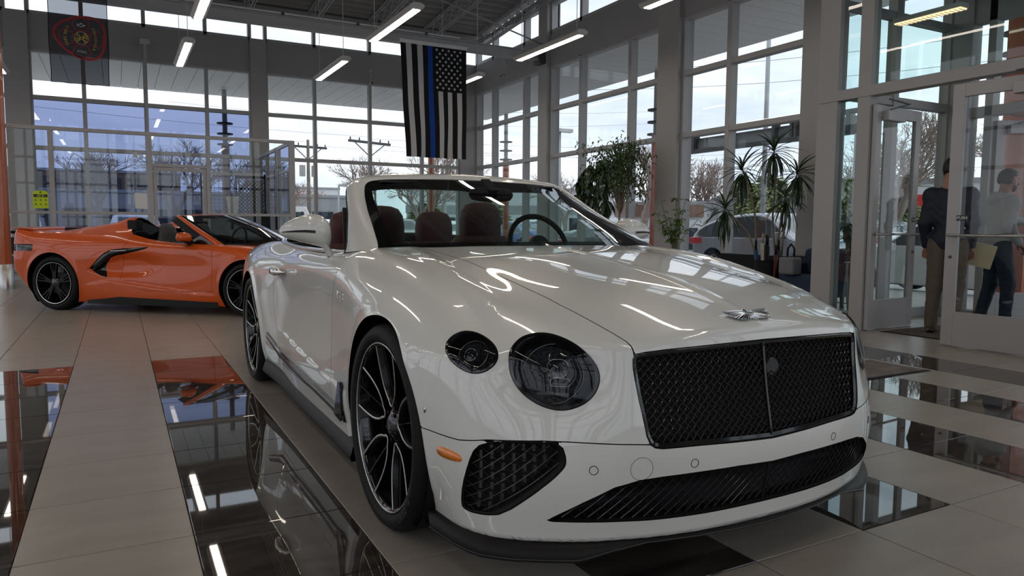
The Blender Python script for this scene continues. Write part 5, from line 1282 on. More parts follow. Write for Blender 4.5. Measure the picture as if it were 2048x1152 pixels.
# wire grid stand with strip of raised numerals, behind the glass
WG = tag(empty('wire_grid_panel', (2.1, 9.75, 1.2)), 'dark wire grid display panel standing inside the glass office', 'display rack'); b = MB()
for i in range(20): x = -.75+.079*i; b.bar((x, 0, -1.2), (x, 0, 1.03), .006, .006, (0, 1, 0))
for k in range(28): z = -1.15+.079*k; b.bar((-.75, 0, z), (.75, 0, z), .005, .005)
b.build('wire_mesh', M_DECKD, WG); b = MB(); b.box((-.78, -.02, -1.2), (-.75, .02, 1.05)); b.box((.75, -.02, -1.2), (.78, .02, 1.05)); b.build('side_rail', M_DECKD, WG)
b = MB(); b.box((-.70, -.035, .93), (.45, -.02, .99)); b.build('strip', M_SHADE, WG); text('numerals', '1023456789 11 2', .085, M_SHADE, (-.05, -.05, 1.03), (PI/2, 0, 0), WG, .004)
LT = tag(empty('lattice_screen', (2.35, 10.1, 1.1)), 'dark diamond lattice screen standing behind the wire grid', 'screen'); b = MB()
for i in range(-8, 15):
    for s in (1, -1):
        x0 = -.28+i*.08; a, c = (x0, 0), (x0+s*.9, .9); pts = []
        for t in np.linspace(0, 1, 31):
            x, z = x0+s*.9*t, .9*t
            if -.28 <= x <= .28: pts.append((x, 0, z+.05))
        if len(pts) > 1: b.bar(pts[0], pts[-1], .018, .012, (0, 1, 0))
b.build('slat', M_BLACKM, LT); b = MB(); b.box((-.31, -.02, 0), (-.28, .02, 1.1)); b.box((.28, -.02, 0), (.31, .02, 1.1)); b.box((-.31, -.02, 1.0), (.31, .02, 1.05)); b.box((-.31, -.02, -1.1), (.31, .02, .05)); b.build('screen_frame', M_BLACKM, LT)
b = MB(); G = []
for z, w in ((0, .085), (.30, .115), (.34, .125), (.36, .12)): G.append([(w*math.copysign(abs(math.cos(a))**.5, math.cos(a)), w*.7*math.copysign(abs(math.sin(a))**.5, math.sin(a)), z) for a in np.linspace(0, 2*PI, 25)])
b.grid(G); b.add([(.085*math.cos(a), .06*math.sin(a), 0) for a in np.linspace(0, 2*PI, 12, endpoint=False)], [tuple(range(12))])
tag(b.build('waste_bin', mat('white_plastic', (.72, .72, .70), .5), smooth=True, loc=(1.90, 9.5, 1.32)), 'white tapered plastic bin standing on a cabinet behind the office glass', 'bin')
b = MB(); b.box((1.45, 9.25, 0), (2.75, 9.68, 1.32)); tag(b.build('cabinet', M_BLACKM, bevel=.01), 'black low cabinet inside the glass office', 'cabinet')
# notices on the glass
NT = tag(empty('hang_tag_notice', (-1.375, YO-.04, 1.53)), 'bright yellow-green tag shaped AS IS notice on the office glass', 'notice')
M_YEL = mat('fluorescent_paper', (.62, .80, .02), .6); b = MB(); b.prism([(-.115, -.16), (.115, -.16), (.115, .11), (.075, .15), (-.075, .15), (-.115, .11)], -.002, .002, 'y'); b.build('card', M_YEL, NT)
b = MB(); b.box((-.105, -.004, .035), (.105, -.0025, .085)); b.lathe([(0, -.0035), (.014, -.0035)], 14, 'y', (0, 0, .12)); b.build('print_band', M_SIGN, NT)
text('notice_lettering', 'AS IS', .05, M_YEL, (0, -.0045, .059), (PI/2, 0, 0), NT, .0004, bold=.001)
b = MB()
for r_ in range(2):
    for c_ in range(3):
        x, z = -.075+.075*c_, -.01-.075*r_
        b.box((x-.016, -.0035, z-.012), (x+.016, -.0025, z-.004)); b.box((x-.008, -.0035, z-.004), (x+.008, -.0025, z+.012)); b.box((x-.02, -.0035, z-.022), (x+.02, -.0025, z-.018))
b.build('pictograms', mat('olive_print', (.12, .16, .01), .6), NT)
b = MB(); b.prism([(-.105, -.145), (.105, -.155), (.10, .135), (-.11, .145)], -.0015, .0015, 'y'); tag(b.build('paper_notice', mat('white_paper', (.72, .72, .73), .7), loc=(.205, YO-.04, 1.54)), 'white sheet of paper taped to the office glass above the orange car', 'notice')
b = MB(); b.box((-.035, -.03, -.05), (.035, 0, .05)); tag(b.build('wall_switch', M_SHADE, loc=(.13, YO-.045, 2.38), bevel=.004), 'small white box fixed to the office frame', 'switch')
# motor box on a thin post in front of the far windows
MBX = tag(empty('shade_post', (.50, 12.88, 0)), 'grey box on a thin vertical post before the far left windows', 'fixture'); b = MB(); b.box((-.10, -.05, 5.28), (.11, .06, 5.40)); b.build('motor_box', M_SHADE, MBX, bevel=.01); b = MB(); b.box((-.03, -.03, 0), (.03, .03, 5.28)); b.build('post', M_FRAME, MBX)
def seccam(x, y, z, rz, label):
    S = tag(empty('security_camera', (x, y, z), rz), label, 'camera'); b = MB(); b.lathe([(0, .30), (.045, .30), (.045, .33), (0, .33)], 16, 'z'); b.tube([(0, 0, .30), (.02, .02, .15), (-.01, 0, .04)], .008, 6); b.build('bracket', M_SHADE, S); b = MB(); b.tube([(0, 0, 0), (0, -.12, -.03)], .032, 12); b.build('camera_body', M_SHADE, S, smooth=False); b = MB(); b.tube([(0, -.118, -.03), (0, -.13, -.033)], .026, 12); b.build('camera_lens', M_SIGN, S)
    b = MB(); b.tube([(.03+.03*math.cos(t), .0, .22+.05*math.sin(t)) for t in np.linspace(0, 2*PI, 14, endpoint=False)], .004, 5, closed=True); b.build('cable_loop', M_SHADE, S, smooth=True)
seccam(5.93, 12.93, 4.95, 0, 'small security camera on the back window band, left of the striped flag'); seccam(9.02, 11.03, 5.12, -PI/2, 'security camera with cable loop on the band right of the striped flag')
# orange pole with brushed steel foot at the left edge
PO = tag(empty('orange_column', (-1.885, 8.30, 0)), 'orange painted round column with brushed steel foot at the left edge', 'column')
M_OPOLE = mat('orange_pole_paint', (.40, .085, .02), .28, .1, .6, noise=.25, nscale=2, stretch=(1, 1, .1))
b = MB(); b.lathe([(.105, .42), (.105, 7.0)], 32); b.build('shaft', M_OPOLE, PO, smooth=True); b = MB(); b.lathe([(.125, 0), (.125, .415), (.112, .425)], 32); b.build('foot', mat('brushed_steel', (.55, .54, .53), .25, 1, bump=.1, bscale=200, stretch=(1, 1, .05)), PO, smooth=True)
# black gym-like frame half hidden behind the orange car
BK = tag(empty('black_bench', (-1.45, 9.6, 0)), 'black steel workbench behind the tail of the orange car', 'bench'); b = MB(); b.box((-.6, -.3, .92), (.75, .3, .97)); b.build('bench_top', M_BLACKM, BK, bevel=.01)
for x in (-.55, .70):
    for y in (-.25, .25): b = MB(); b.box((x-.03, y-.03, 0), (x+.03, y+.03, .92)); b.build('leg', M_BLACKM, BK)
b = MB(); b.box((-.55, -.28, .55), (.7, .28, .60)); b.box((-.5, -.25, .60), (.1, .25, .85)); b.build('lower_shelf', mat('dark_grey_box', (.04, .04, .045), .5), BK)
b = MB(); b.box((-.45, -.29, .30), (-.2, -.25, .52)); b.box((.1, -.29, .30), (.4, -.25, .52)); b.build('drawer', MATS['radiator_grey'], BK)
# ================================================================ HANGING FLAGS
def cloth(name, x0, x1, z0, z1, y, bx, mats, amp=.03, nz=60, parent=None, lab=None, dx=.0, sag=.0, mfun=None, nsub=4):
    """vertical cloth; bx = fractional column borders, each column with its own dye"""
    xs = []; cid = []
    for i in range(len(bx)-1):
        for k in range(nsub): xs.append(bx[i]+(bx[i+1]-bx[i])*k/nsub); cid.append(i)
    xs.append(bx[-1]); G = []
    for j in range(nz+1):
        v = j/nz; row = []
        for u in xs:
            f = v**1.3; px_ = x0+(x1-x0)*u+dx*v*(1-u)+.01*math.sin(9*v+3*u)*v; row.append((px_, y+amp*f*math.sin(u*17+2.2*v)+amp*.5*math.sin(u*31+5*v)*f, z1+(z0-z1)*v-sag*math.sin(PI*u)*(1-v)*.5))
        G.append(row)
    b = MB(); b.grid(G); b.mi = [mfun(cid[k], (j+.5)/nz) for j in range(nz) for k in range(len(xs)-1)]
    return b.build(name, mats, parent, smooth=True, recalc=False), G
M_FB = mat('black_cloth', (.010, .011, .012), .85, spec=.2); M_FW = mat('white_cloth', (.50, .49, .50), .85, spec=.2); M_FBL = mat('blue_cloth', (.010, .055, .30), .8, spec=.2)
FX0, FX1, FZ0, FZ1, FY = 5.055, 6.555, 2.555, 4.90, 8.15
FS = tag(empty('striped_flag', (0, 0, 0)), 'large black and white striped flag with one blue line and white stars', 'flag')
bx = [0, .077, .16, .235, .32, .395, .475, .50, .56, .63, .70, .77, .84, .92, 1.0]
bx = [0, .075, .155, .235, .315, .385, .475, .555, .60, .675, .75, .825, .915, 1.0]
bx = [0, .08, .16, .245, .325, .40, .475, .55, .625, .70, .775, .85, .925, 1.0]
colr = ['B', 'W', 'B', 'W', 'B', 'U', 'B', 'W', 'B', 'W', 'B', 'W', 'B']
def mf(c, v):
    k = colr[c]
    if c >= 6 and v < .40: return 0
    return {'B': 0, 'W': 1, 'U': 2}[k]
o, G = cloth('flag_cloth', FX0, FX1, FZ0, FZ1, FY, bx, [M_FB, M_FW, M_FBL], parent=FS, mfun=mf, dx=.12)
nx_ = len(G[0])-1
def cp(u, v):
    a, c = min(u*nx_, nx_-1e-6), min(v*60, 59.999); i, j = int(c), int(a)
    uu = [(bx[int(k/4)]+(bx[int(k/4)+1]-bx[int(k/4)])*(k % 4)/4) if k < nx_ else 1 for k in range(nx_+1)]
    j = max(q for q in range(nx_) if uu[q] <= u+1e-9); g = (u-uu[j])/(uu[j+1]-uu[j]); f = c-i
    A, B, C_, D = [Vector(q) for q in (G[i][j], G[i][j+1], G[i+1][j], G[i+1][j+1])]; return (A*(1-g)+B*g)*(1-f)+(C_*(1-g)+D*g)*f
b = MB()
for r_ in range(11):
    for k in range(5 if r_ % 2 == 0 else 4):
        c = cp(.535+.092*(k+(0 if r_ % 2 == 0 else .5))+.0, .035+.0335*r_)+Vector((0, -.012, 0)); V = []
        for q in range(10): a = -PI/2+math.pi*q/5+.3; R_ = .036 if q % 2 == 0 else .014; V.append((c.x+R_*math.cos(a), c.y, c.z+R_*math.sin(a)))
        b.add(V+[tuple(c)], [(q, (q+1) % 10, 10) for q in range(10)])
tag(b.build('flag_stars', mat('star_white', (.62, .62, .64), .8), FS, recalc=False), kind='stuff')
b = MB(); b.box((FX0-.01, FY-.012, FZ1-.02), (FX1+.02, FY+.012, FZ1+.055)); b.build('heading_band', mat('heading_canvas', (.70, .70, .69), .8), FS, bevel=.004)
b = MB()
for x in (FX0+.03, FX1-.02): b.tube([(x, FY, FZ1+.03), (x, 9.0, 5.28)], .006, 6)
b.build('cord', M_SHADE, FS)
# thin black flag of a fire brigade, hung at upper left
m = bpy.data.materials.new('sheer_black_cloth'); m.use_nodes = True; n = m.node_tree; n.nodes.clear(); o_ = n.nodes.new('ShaderNodeOutputMaterial'); mx = n.nodes.new('ShaderNodeMixShader'); tr = n.nodes.new('ShaderNodeBsdfTransparent'); df = n.nodes.new('ShaderNodeBsdfDiffuse')
df.inputs[0].default_value = (.012, .012, .015, 1); tr.inputs[0].default_value = (.75, .78, .85, 1); mx.inputs[0].default_value = .62; n.links.new(tr.outputs[0], mx.inputs[1]); n.links.new(df.outputs[0], mx.inputs[2]); n.links.new(mx.outputs[0], o_.inputs[0]); M_SHEER = m
FF = tag(empty('crest_flag', (0, 0, 0)), 'sheer black flag with a red fire department crest, hung at upper left', 'flag')
o, G2 = cloth('flag_cloth', -1.10, -.235, 3.48, 5.02, FY, [0, .25, .5, .75, 1], [M_SHEER], parent=FF, mfun=lambda c, v: 0, amp=.02, dx=.0)
b = MB(); b.tube([tuple(Vector(r[0])) for r in G2], .006, 5); b.tube([tuple(Vector(r[-1])) for r in G2], .006, 5); b.tube([tuple(Vector(p)) for p in G2[-1]], .006, 5); b.build('hem', M_FB, FF)
M_CR = mat('crest_red', (.28, .03, .035), .8); M_CG = mat('crest_gold', (.50, .36, .08), .7); M_CS = mat('crest_silver', (.42, .42, .44), .7)
yF = FY-.035; ccx, ccz = -.63, 4.235
def flat(name, polys, m, y=yF): 
    b = MB()
    for p in polys: b.prism(p, y-.002, y+.002, 'y')
    return b.build(name, m, FF)
def outline(name, pts, w, m, closed=True):
    b = MB(); P_ = [Vector((x, yF, z)) for x, z in pts]; k = len(P_)
    for i in range(k if closed else k-1): b.bar(P_[i], P_[(i+1) % k], .004, w, (P_[(i+1) % k]-P_[i]).cross(Vector((0, 1, 0))))
    return b.build(name, m, FF)
outline('crest_border', [tuple(v) for v in chaikin([(-1.05, 4.30), (-.97, 4.43), (-.80, 4.535), (-.60, 4.60), (-.36, 4.575), (-.285, 4.43), (-.275, 4.22), (-.32, 4.02), (-.42, 3.90), (-.62, 3.885), (-.85, 4.0), (-.99, 4.15)], 2)], .040, M_CR)
mal = []
for k in range(4):
    a = PI/2*k
    for r_, da in ((.13, -.62), (.285, -.50), (.315, -.25), (.325, 0), (.315, .25), (.285, .50), (.13, .62)): mal.append((ccx+r_*math.cos(a+da), ccz+r_*math.sin(a+da)))
outline('cross_outline', mal, .013, M_CR)
outline('crest_ring', [(ccx+.135*math.cos(t), ccz+.135*math.sin(t)) for t in np.linspace(0, 2*PI, 28, endpoint=False)], .014, M_CR)
outline('crest_ring', [(ccx+.105*math.cos(t), ccz+.105*math.sin(t)) for t in np.linspace(0, 2*PI, 28, endpoint=False)], .006, M_CS)
b = MB()
for a, mm in ((.75, 0), (-.75, 0), (.2, 1)): d = Vector((math.cos(a), 0, math.sin(a))); c = Vector((ccx, yF-.004, ccz)); b.bar(c-d*.10, c+d*.10, .016, .004, (0, 1, 0)); b.bar(c+d*.07, c+d*.105, .05, .004, (0, 1, 0)); b.bar(c-d*.07, c-d*.105, .035, .004, (0, 1, 0))
b.build('crossed_tools', M_CG, FF)
def arc_text(s, rad, a_mid, da, size, m):
    for i, ch in enumerate(s):
        a = a_mid-(i-(len(s)-1)/2)*da
        if ch != ' ': text('crest_letter', ch, size, m, (ccx+rad*math.cos(a), yF-.006, ccz+rad*math.sin(a)), (PI/2, a-0 if False else 0, 0), FF, .001).rotation_euler = Matrix.Rotation(0, 3, 'Y').to_euler()
def place_text(s, x, z0, z1, size, m):
    for i, ch in enumerate(s):
        if ch == ' ': continue
        t = i/(len(s)-1); z = z0+(z1-z0)*t; bow = .035*(1-(2*t-1)**2); sgn = 1 if x > ccx else -1
        o = text('crest_letter', ch, size, m, (x+sgn*bow, yF-.006, z), (PI/2, 0, 0), FF, .001); o.rotation_euler = (Matrix.Rotation(PI/2, 3, 'Y') @ Matrix.Rotation(PI/2, 3, 'X')).to_euler()
place_text('LOUISVILLE', ccx+.175, ccz+.17, ccz-.17, .055, M_CG); place_text('FIRE DEPT.', ccx-.205, ccz+.16, ccz-.16, .060, M_CG); place_text('1857', ccx-.345, ccz+.12, ccz-.0, .045, M_CR)
b = MB(); b.box((ccx-.05, yF-.004, ccz+.20), (ccx+.06, yF, ccz+.225)); b.box((ccx-.02, yF-.004, ccz+.185), (ccx+.02, yF, ccz+.245)); b.box((ccx-.06, yF-.004, ccz+.19), (ccx-.045, yF, ccz+.235)); b.build('crest_hydrant', M_CS, FF)
b = MB()
for s in (-.012, .012): b.bar((ccx-.07, yF, ccz-.215+s), (ccx+.07, yF, ccz-.235+s), .006, .004)
for i in range(6): b.bar((ccx-.06+.024*i, yF, ccz-.20), (ccx-.055+.024*i, yF, ccz-.245), .005, .004)
b.build('crest_ladder', M_CS, FF)
b = MB(); b.tube([(-1.15, FY, 5.03), (-.18, FY, 5.03)], .012, 8); b.tube([(-.65, FY, 5.03), (-.65, 9.0, 5.28)], .005, 6); b.build('hanging_rod', M_SHADE, FF)
# round speaker that hides the top of that flag
b = MB(); b.lathe([(0, -.09), (.10, -.08), (.18, -.02), (.20, .06), (.17, .16), (.06, .30), (0, .30)], 28, loc if False else 'z'); tag(b.build('dome_speaker', M_SHADE, smooth=True, loc=(-1.00, 7.6, 4.86)), 'grey dome shaped hanging speaker above the sheer black flag', 'speaker')
b = MB(); b.tube([(-1.0, 7.6, 5.15), (-1.0, 7.6, ROOFZ(7.6)-.02)], .01, 6); tag(b.build('speaker_cable', M_SHADE), 'thin cable that carries the grey dome speaker', 'cable')
# ================================================================ PLANTS AND THE CLUTTER BY THE WINDOW
RN = random.Random(5)
M_LEAF = mat('dark_leaf', (.020, .045, .014), .35, 0, .3, noise=.35, nscale=3); M_LEAF2 = mat('mid_green_leaf', (.055, .10, .028), .4, 0, .2, noise=.35, nscale=4); M_LEAF3 = mat('yellow_green_leaf', (.13, .20, .045), .45, noise=.3, nscale=5)
M_BARK = mat('plant_bark', (.20, .16, .12), .8, noise=.3, nscale=12, bump=.5, bscale=60); M_SOIL = mat('soil', (.05, .035, .025), .95, noise=.4, nscale=30)
def leafmesh(name, L_, W_, m, droop=.3, fold=.12, n=6):
    b = MB(); V = []; F = []
    for i in range(n+1):
        t = i/n; w = W_*.5*math.sin(PI*min(1, t*.92+.06))**.75 if t < 1 else .0005; x = L_*t; z = -droop*L_*t*t
        V += [(x, -w, z+fold*w*2), (x, 0, z), (x, w, z+fold*w*2)]
        if i: o = (i-1)*3; F += [(o, o+1, o+4, o+3), (o+1, o+2, o+5, o+4)]
    b.add(V, F); o = b.build(name, m, smooth=True, recalc=False); me = o.data; bpy.data.objects.remove(o); return me
def inst(me, name, parent, loc, rot, s=1.0):
    o = bpy.data.objects.new(name, me); COL.objects.link(o); o.parent = parent; o.location = loc; o.rotation_euler = rot; o.scale = (s, s, s); return o
# -- dragon trees in a long black planter
PL = tag(empty('planter', (8.42, 1.55, 0)), 'long black rectangular planter under the right windows', 'planter'); b = MB(); b.box((-.20, -.72, 0), (.20, .60, .70)); b.build('box', M_BLACKM, PL, bevel=.01); b = MB(); b.box((-.18, -.70, .66), (.18, .58, .695)); b.build('soil', M_SOIL, PL)
blade = leafmesh('blade', .42, .042, M_LEAF, droop=.55, fold=.25, n=6)
def dragon(base, tips, label):
    D = tag(empty('dragon_tree', base), label, 'plant', 'dragon trees in the planter')
    for pts, nb, sc in tips:
        q = crom([(0, 0, 0)]+pts, 14); b = MB(); b.tube(q, [max(.009, .019-.0007*i) for i in range(14)], 7); b.build('stem', M_BARK, D, smooth=True); e = Vector(pts[-1])
        for k in range(int(nb*1.25)):
            az = k*2.4+RN.uniform(-.2, .2); el = math.radians(78-150*(k/(nb*1.25))**.75+RN.uniform(-9, 9)); inst(blade, 'blade', D, e+Vector((0, 0, -.10*(k/nb))), (0, -el, az), sc*RN.uniform(.85, 1.15))
def off(px_y, z, base, x=8.42): return (x-base[0], px_y-base[1], z-base[2])
b1 = (8.42, 1.58, .69); b2 = (8.42, 1.20, .69); b3 = (8.40, 1.08, .69)
dragon(b1, [([off(1.62, 1.25, b1), off(1.78, 1.75, b1), off(1.92, 2.02, b1)], 34, 1.0), ([off(1.75, 1.0, b1), off(1.98, 1.20, b1), off(2.14, 1.42, b1, 8.3)], 34, 1.05)], 'spiky dragon tree on bent bare stems, the one left in the planter')
dragon(b2, [([off(1.28, 1.2, b2), off(1.26, 1.8, b2), off(1.30, 2.26, b2)], 36, 1.0), ([off(1.15, 1.05, b2), off(1.10, 1.35, b2), off(1.05, 1.55, b2)], 30, .9)], 'tallest spiky dragon tree in the middle of the black planter')
dragon(b3, [([off(1.06, 1.1, b3), off(.98, 1.5, b3), off(.86, 1.90, b3)], 36, .95)], 'spiky dragon tree with one drooping head at the right planter end')
# -- large weeping fig and umbrella tree
small = leafmesh('leaf', .07, .028, M_LEAF2, .3)
def leaf_cloud(name, parent, me, m, cen, rad, n, seed, dens=1.0, size=1.0, hole=.0):
    R_ = random.Random(seed); b = MB(); vs = [v.co.copy() for v in me.vertices]; fs = [tuple(p.vertices) for p in me.polygons]
    cl = [(Vector(cen)+Vector((R_.uniform(-1, 1)*rad[0], R_.uniform(-1, 1)*rad[1], R_.uniform(-1, 1)*rad[2]))*R_.random()**.35) for _ in range(max(6, n//26))]
    for i in range(n):
        c = R_.choice(cl); p = c+Vector((R_.gauss(0, 1), R_.gauss(0, 1), R_.gauss(0, 1)*1.1))*.085*dens
        M_ = Matrix.Translation(p) @ Matrix.Rotation(R_.uniform(0, 6.28), 4, 'Z') @ Matrix.Rotation(R_.uniform(.0, 1.3), 4, 'Y') @ Matrix.Rotation(R_.uniform(-.6, .6), 4, 'X') @ Matrix.Scale(size*R_.uniform(.7, 1.25), 4)
        b.add([M_ @ v for v in vs], fs)
    o = b.build(name, m, parent, smooth=True, recalc=False); return tag(o, kind='stuff'), cl
FG = tag(empty('weeping_fig', (8.35, 4.95, 0)), 'tall weeping fig with small glossy leaves before the window column', 'plant')
b = MB(); b.lathe([(0, .0), (.15, 0), (.20, .42), (.21, .45), (.18, .45), (.17, .40), (0, .40)], 28); b.build('pot', mat('terracotta_dark', (.10, .05, .035), .6), FG, smooth=False)
o, cl = leaf_cloud('leaves', FG, small, M_LEAF2, (0, .16, 2.24), (.34, .80, .55), 3300, 3, 1.0)
b = MB(); b.tube(crom([(0, 0, .4), (.02, .06, 1.0), (-.02, .0, 1.5), (.0, .03, 1.9)], 14), [.026-.001*i for i in range(14)], 8)
for c in cl[:46]: b.tube(crom([(.0, .02, 1.3+.1*RN.random()), tuple((c+Vector((0, 0, 1.75)))*.5), tuple(c)], 7), [.010, .008, .006, .005, .004, .003, .002], 5)
b.build('trunk', M_BARK, FG, smooth=True)
UT = tag(empty('umbrella_tree', (8.25, 5.45, 0)), 'umbrella tree with big dark drooping leaves left of the weeping fig', 'plant')
big = leafmesh('big_leaf', .28, .10, M_LEAF, droop=.5, fold=.1, n=6)
b = MB(); b.lathe([(0, .0), (.16, 0), (.21, .42), (.22, .45), (.19, .45), (.18, .40), (0, .40)], 28); b.build('pot', M_BLACKM, UT)
heads = [(-.05, .38, 2.30), (.0, .05, 2.42), (-.10, .30, 2.02), (.0, -.05, 2.08), (-.05, .62, 1.86), (-.12, .12, 1.72), (0, -.18, 1.62), (-.08, .35, 1.50), (-.05, .60, 2.20), (.05, .48, 2.36), (-.1, .66, 2.02), (0, .02, 2.24), (-.1, .40, 1.78), (.04, .0, 1.45), (-.05, -.15, 1.98), (.05, .20, 1.95), (-.12, .48, 2.12), (-.05, .55, 1.62), (.02, .95, 1.78), (-.02, 1.25, 1.80), (0, -.10, 1.85), (-.1, .22, 2.22)]
b = MB(); b.tube(crom([(0, 0, .4), (.03, .03, .9), (.0, .08, 1.4), (-.03, .12, 1.9)], 12), .024, 8)
for h in heads: b.tube(crom([(-.02, .10, max(.9, h[2]-.55)), (h[0]*.6, h[1]*.6, h[2]-.12), h], 6), .007, 5)
b.build('trunk', M_BARK, UT, smooth=True)
for h in heads:
    for k in range(10): inst(big, 'big_leaf', UT, h, (0, math.radians(RN.uniform(25, 75)), k*PI/5+RN.uniform(-.2, .2)), RN.uniform(.8, 1.2))
# -- small bright umbrella plant before the column
SCH = tag(empty('parlour_plant', (8.35, 3.35, 0)), 'light green feathery plant before the middle window column', 'plant'); b = MB(); b.lathe([(0, 0), (.12, 0), (.16, .5), (.13, .5), (0, .46)], 24); b.build('pot', M_BLACKM, SCH)
sl = leafmesh('slim_leaf', .15, .044, M_LEAF3, .25, n=4); b = MB(); st = []
for k in range(16):
    a = RN.uniform(0, 6.28); r_ = RN.uniform(.08, .50); zt = RN.uniform(1.05, 1.66); e = (r_*math.cos(a)*.6, r_*math.sin(a)*1.2, zt); q = crom([(0, 0, .5), (e[0]*.3, e[1]*.3, .9), e], 9); b.tube(q, .005, 5); st.append(q)
b.build('stem', mat('green_stem', (.10, .12, .04), .6), SCH, smooth=True)
for q in st:
    for i in range(4, 9):
        for s in (-1, 1, 0): inst(sl, 'slim_leaf', SCH, q[i], (RN.uniform(-.3, .3), RN.uniform(-.3, .5), RN.uniform(0, 6.28)), RN.uniform(.7, 1.1))
# -- potted plant seen through the vestibule glass
PP = tag(empty('potted_croton', (8.25, -.28, 0)), 'leafy red tinged plant in a tall dark tapered pot inside the vestibule', 'plant'); PP.location = (8.20, -1.22, 0) if False else (8.25, -.30, 0)
b = MB(); b.lathe([(0, 0), (.10, 0), (.17, .60), (.175, .66), (.15, .66), (0, .62)], 28); b.build('pot', mat('tall_pot', (.05, .052, .055), .4), PP)
mid = leafmesh('croton_leaf', .16, .05, M_LEAF, .5, n=5); midr = leafmesh('red_leaf', .13, .045, mat('red_leaf', (.35, .06, .035), .5), .4, n=5); b = MB()
for k in range(12):
    a = RN.uniform(0, 6.28); e = Vector((.20*math.cos(a), .22*math.sin(a), RN.uniform(.95, 1.55))); q = crom([(0, 0, .62), (e.x*.3, e.y*.3, .85), tuple(e)], 7); b.tube(q, .006, 5)
    for i in range(2, 7):
        for s in range(3): inst(mid if RN.random() < .86 else midr, 'croton_leaf', PP, q[i], (0, RN.uniform(-.2, .9), RN.uniform(0, 6.28)), RN.uniform(.7, 1.1))
b.build('stem', M_BARK, PP, smooth=True)
# -- bin of umbrellas and a navy armchair
UB = tag(empty('umbrella_bin', (8.05, 1.02, 0)), 'dark bin crammed with black, grey and blue umbrellas beside the planter', 'bin'); b = MB(); b.lathe([(0, 0), (.15, 0), (.18, .62), (.185, .64), (.165, .64), (.14, .02)], 26); b.build('bin', M_BLACKM, UB)
M_NAVY = mat('navy_fabric', (.012, .025, .06), .75); M_UBL = mat('blue_umbrella', (.01, .035, .12), .6); M_UGR = mat('pale_umbrella', (.45, .42, .36), .6)
for i, (dx, dy, h, mm, hook) in enumerate([(.03, .09, 1.02, M_UGR, 0), (-.03, .12, .92, M_UBL, 0), (.02, .02, .98, M_BLACKM, 1), (-.05, -.03, 1.0, M_BLACKM, 1), (.06, -.08, .93, M_NAVY, 0), (-.02, -.12, .86, mat('red_strap', (.10, .008, .012), .6), 0)]):
    U_ = tag(empty('umbrella', (8.05+dx, 1.02+dy, 0)), ['pale beige umbrella standing in the dark bin', 'bright blue rolled umbrella in the dark bin', 'black umbrella standing upright in the dark bin', 'black umbrella leaning in the front of the dark bin', 'navy rolled umbrella at the bin edge near the chair', 'short dark red umbrella low in the dark bin'][i], 'umbrella', 'umbrellas in the bin')
    b = MB(); b.tube([(0, 0, .05), (dx*.5, dy*.5, h-.14)], [.018, .032], 9); b.build('canopy', mm, U_, smooth=True); b = MB(); p = Vector((dx*.5, dy*.5, h-.14)); b.tube([p, p+Vector((0, 0, .14))], .016, 8); b.build('grip', M_BLACKM if i else mat('wood_grip', (.35, .24, .14), .5), U_, smooth=True)
AC = tag(empty('armchair', (8.30, .42, 0)), 'navy blue upholstered chair beside the umbrella bin', 'chair')
b = MB(); b.box((-.30, -.32, .16), (.34, .32, .46)); b.build('seat', M_NAVY, AC, bevel=.05); b = MB(); b.box((.16, -.32, .40), (.36, .32, .82)); b.build('backrest', M_NAVY, AC, bevel=.07)
for s in (-1, 1): b = MB(); b.box((-.30, s*.30-.06, .16), (.30, s*.30+.06, .62)); b.build('armrest', M_NAVY, AC, bevel=.04)
for x in (-.24, .28):
    for y in (-.26, .26): b = MB(); b.bar((x, y, 0), (x, y, .18), .04, .04); b.build('leg', M_BLACKM, AC)
BG = tag(empty('tote_bag', (8.0, .56, .46)), 'grey bag with a dark looped handle on the navy chair', 'bag'); b = MB(); b.box((-.10, -.13, 0), (.08, .13, .24)); b.build('bag_body', mat('grey_bag', (.16, .16, .17), .7), BG, bevel=.03)
b = MB(); b.tube([(0, -.06, .22), (0, -.055, .36), (0, 0, .42), (0, .055, .36), (0, .06, .22)], .014, 8); b.build('bag_handle', M_BLACKM, BG, smooth=True)
# ================================================================ PEOPLE
def rcone(P3, a, b, ra, rb):
    a = np.array(a, float); b = np.array(b, float); d = b-a; L2 = max(d@d, 1e-9); t = np.clip(((P3-a)@d)/L2, 0, 1); return np.linalg.norm(P3-a-t[:, None]*d, axis=1)-(ra+(rb-ra)*t)
def ellip(P3, c, r, R=None):
    q = P3-np.array(c, float)
    if R is not None: q = q@R
    r = np.array(r, float); k = np.linalg.norm(q/r, axis=1); return (k-1)*r.min()
def blob(name, parts, lo, hi, h, m, parent, k=.03, fold=0, cut=None, loc=None):
    def f(x, y, z):
        P3 = np.stack([x, y, z], 1); s = None
        for p in parts:
            if p[0] == 'c': v = rcone(P3, *p[1:])
            elif p[0] == 'e': v = ellip(P3, *p[1:])
            elif p[0] == '-': s = smax(s, -ellip(P3, *p[1:]), .008); continue
            s = v if s is None else -smax(-s, -v, k)
        if fold: s = s+fold*np.sin(z*55+x*20+2*np.sin(y*30))*np.sin(x*25-z*18+y*31)
        if cut is not None: s = np.maximum(s, cut(x, y, z))
        return s
    P_, N_, T_2 = nets(f, lo, hi, h); o = npmesh(name, P_, N_, T_2, m, parent); return o
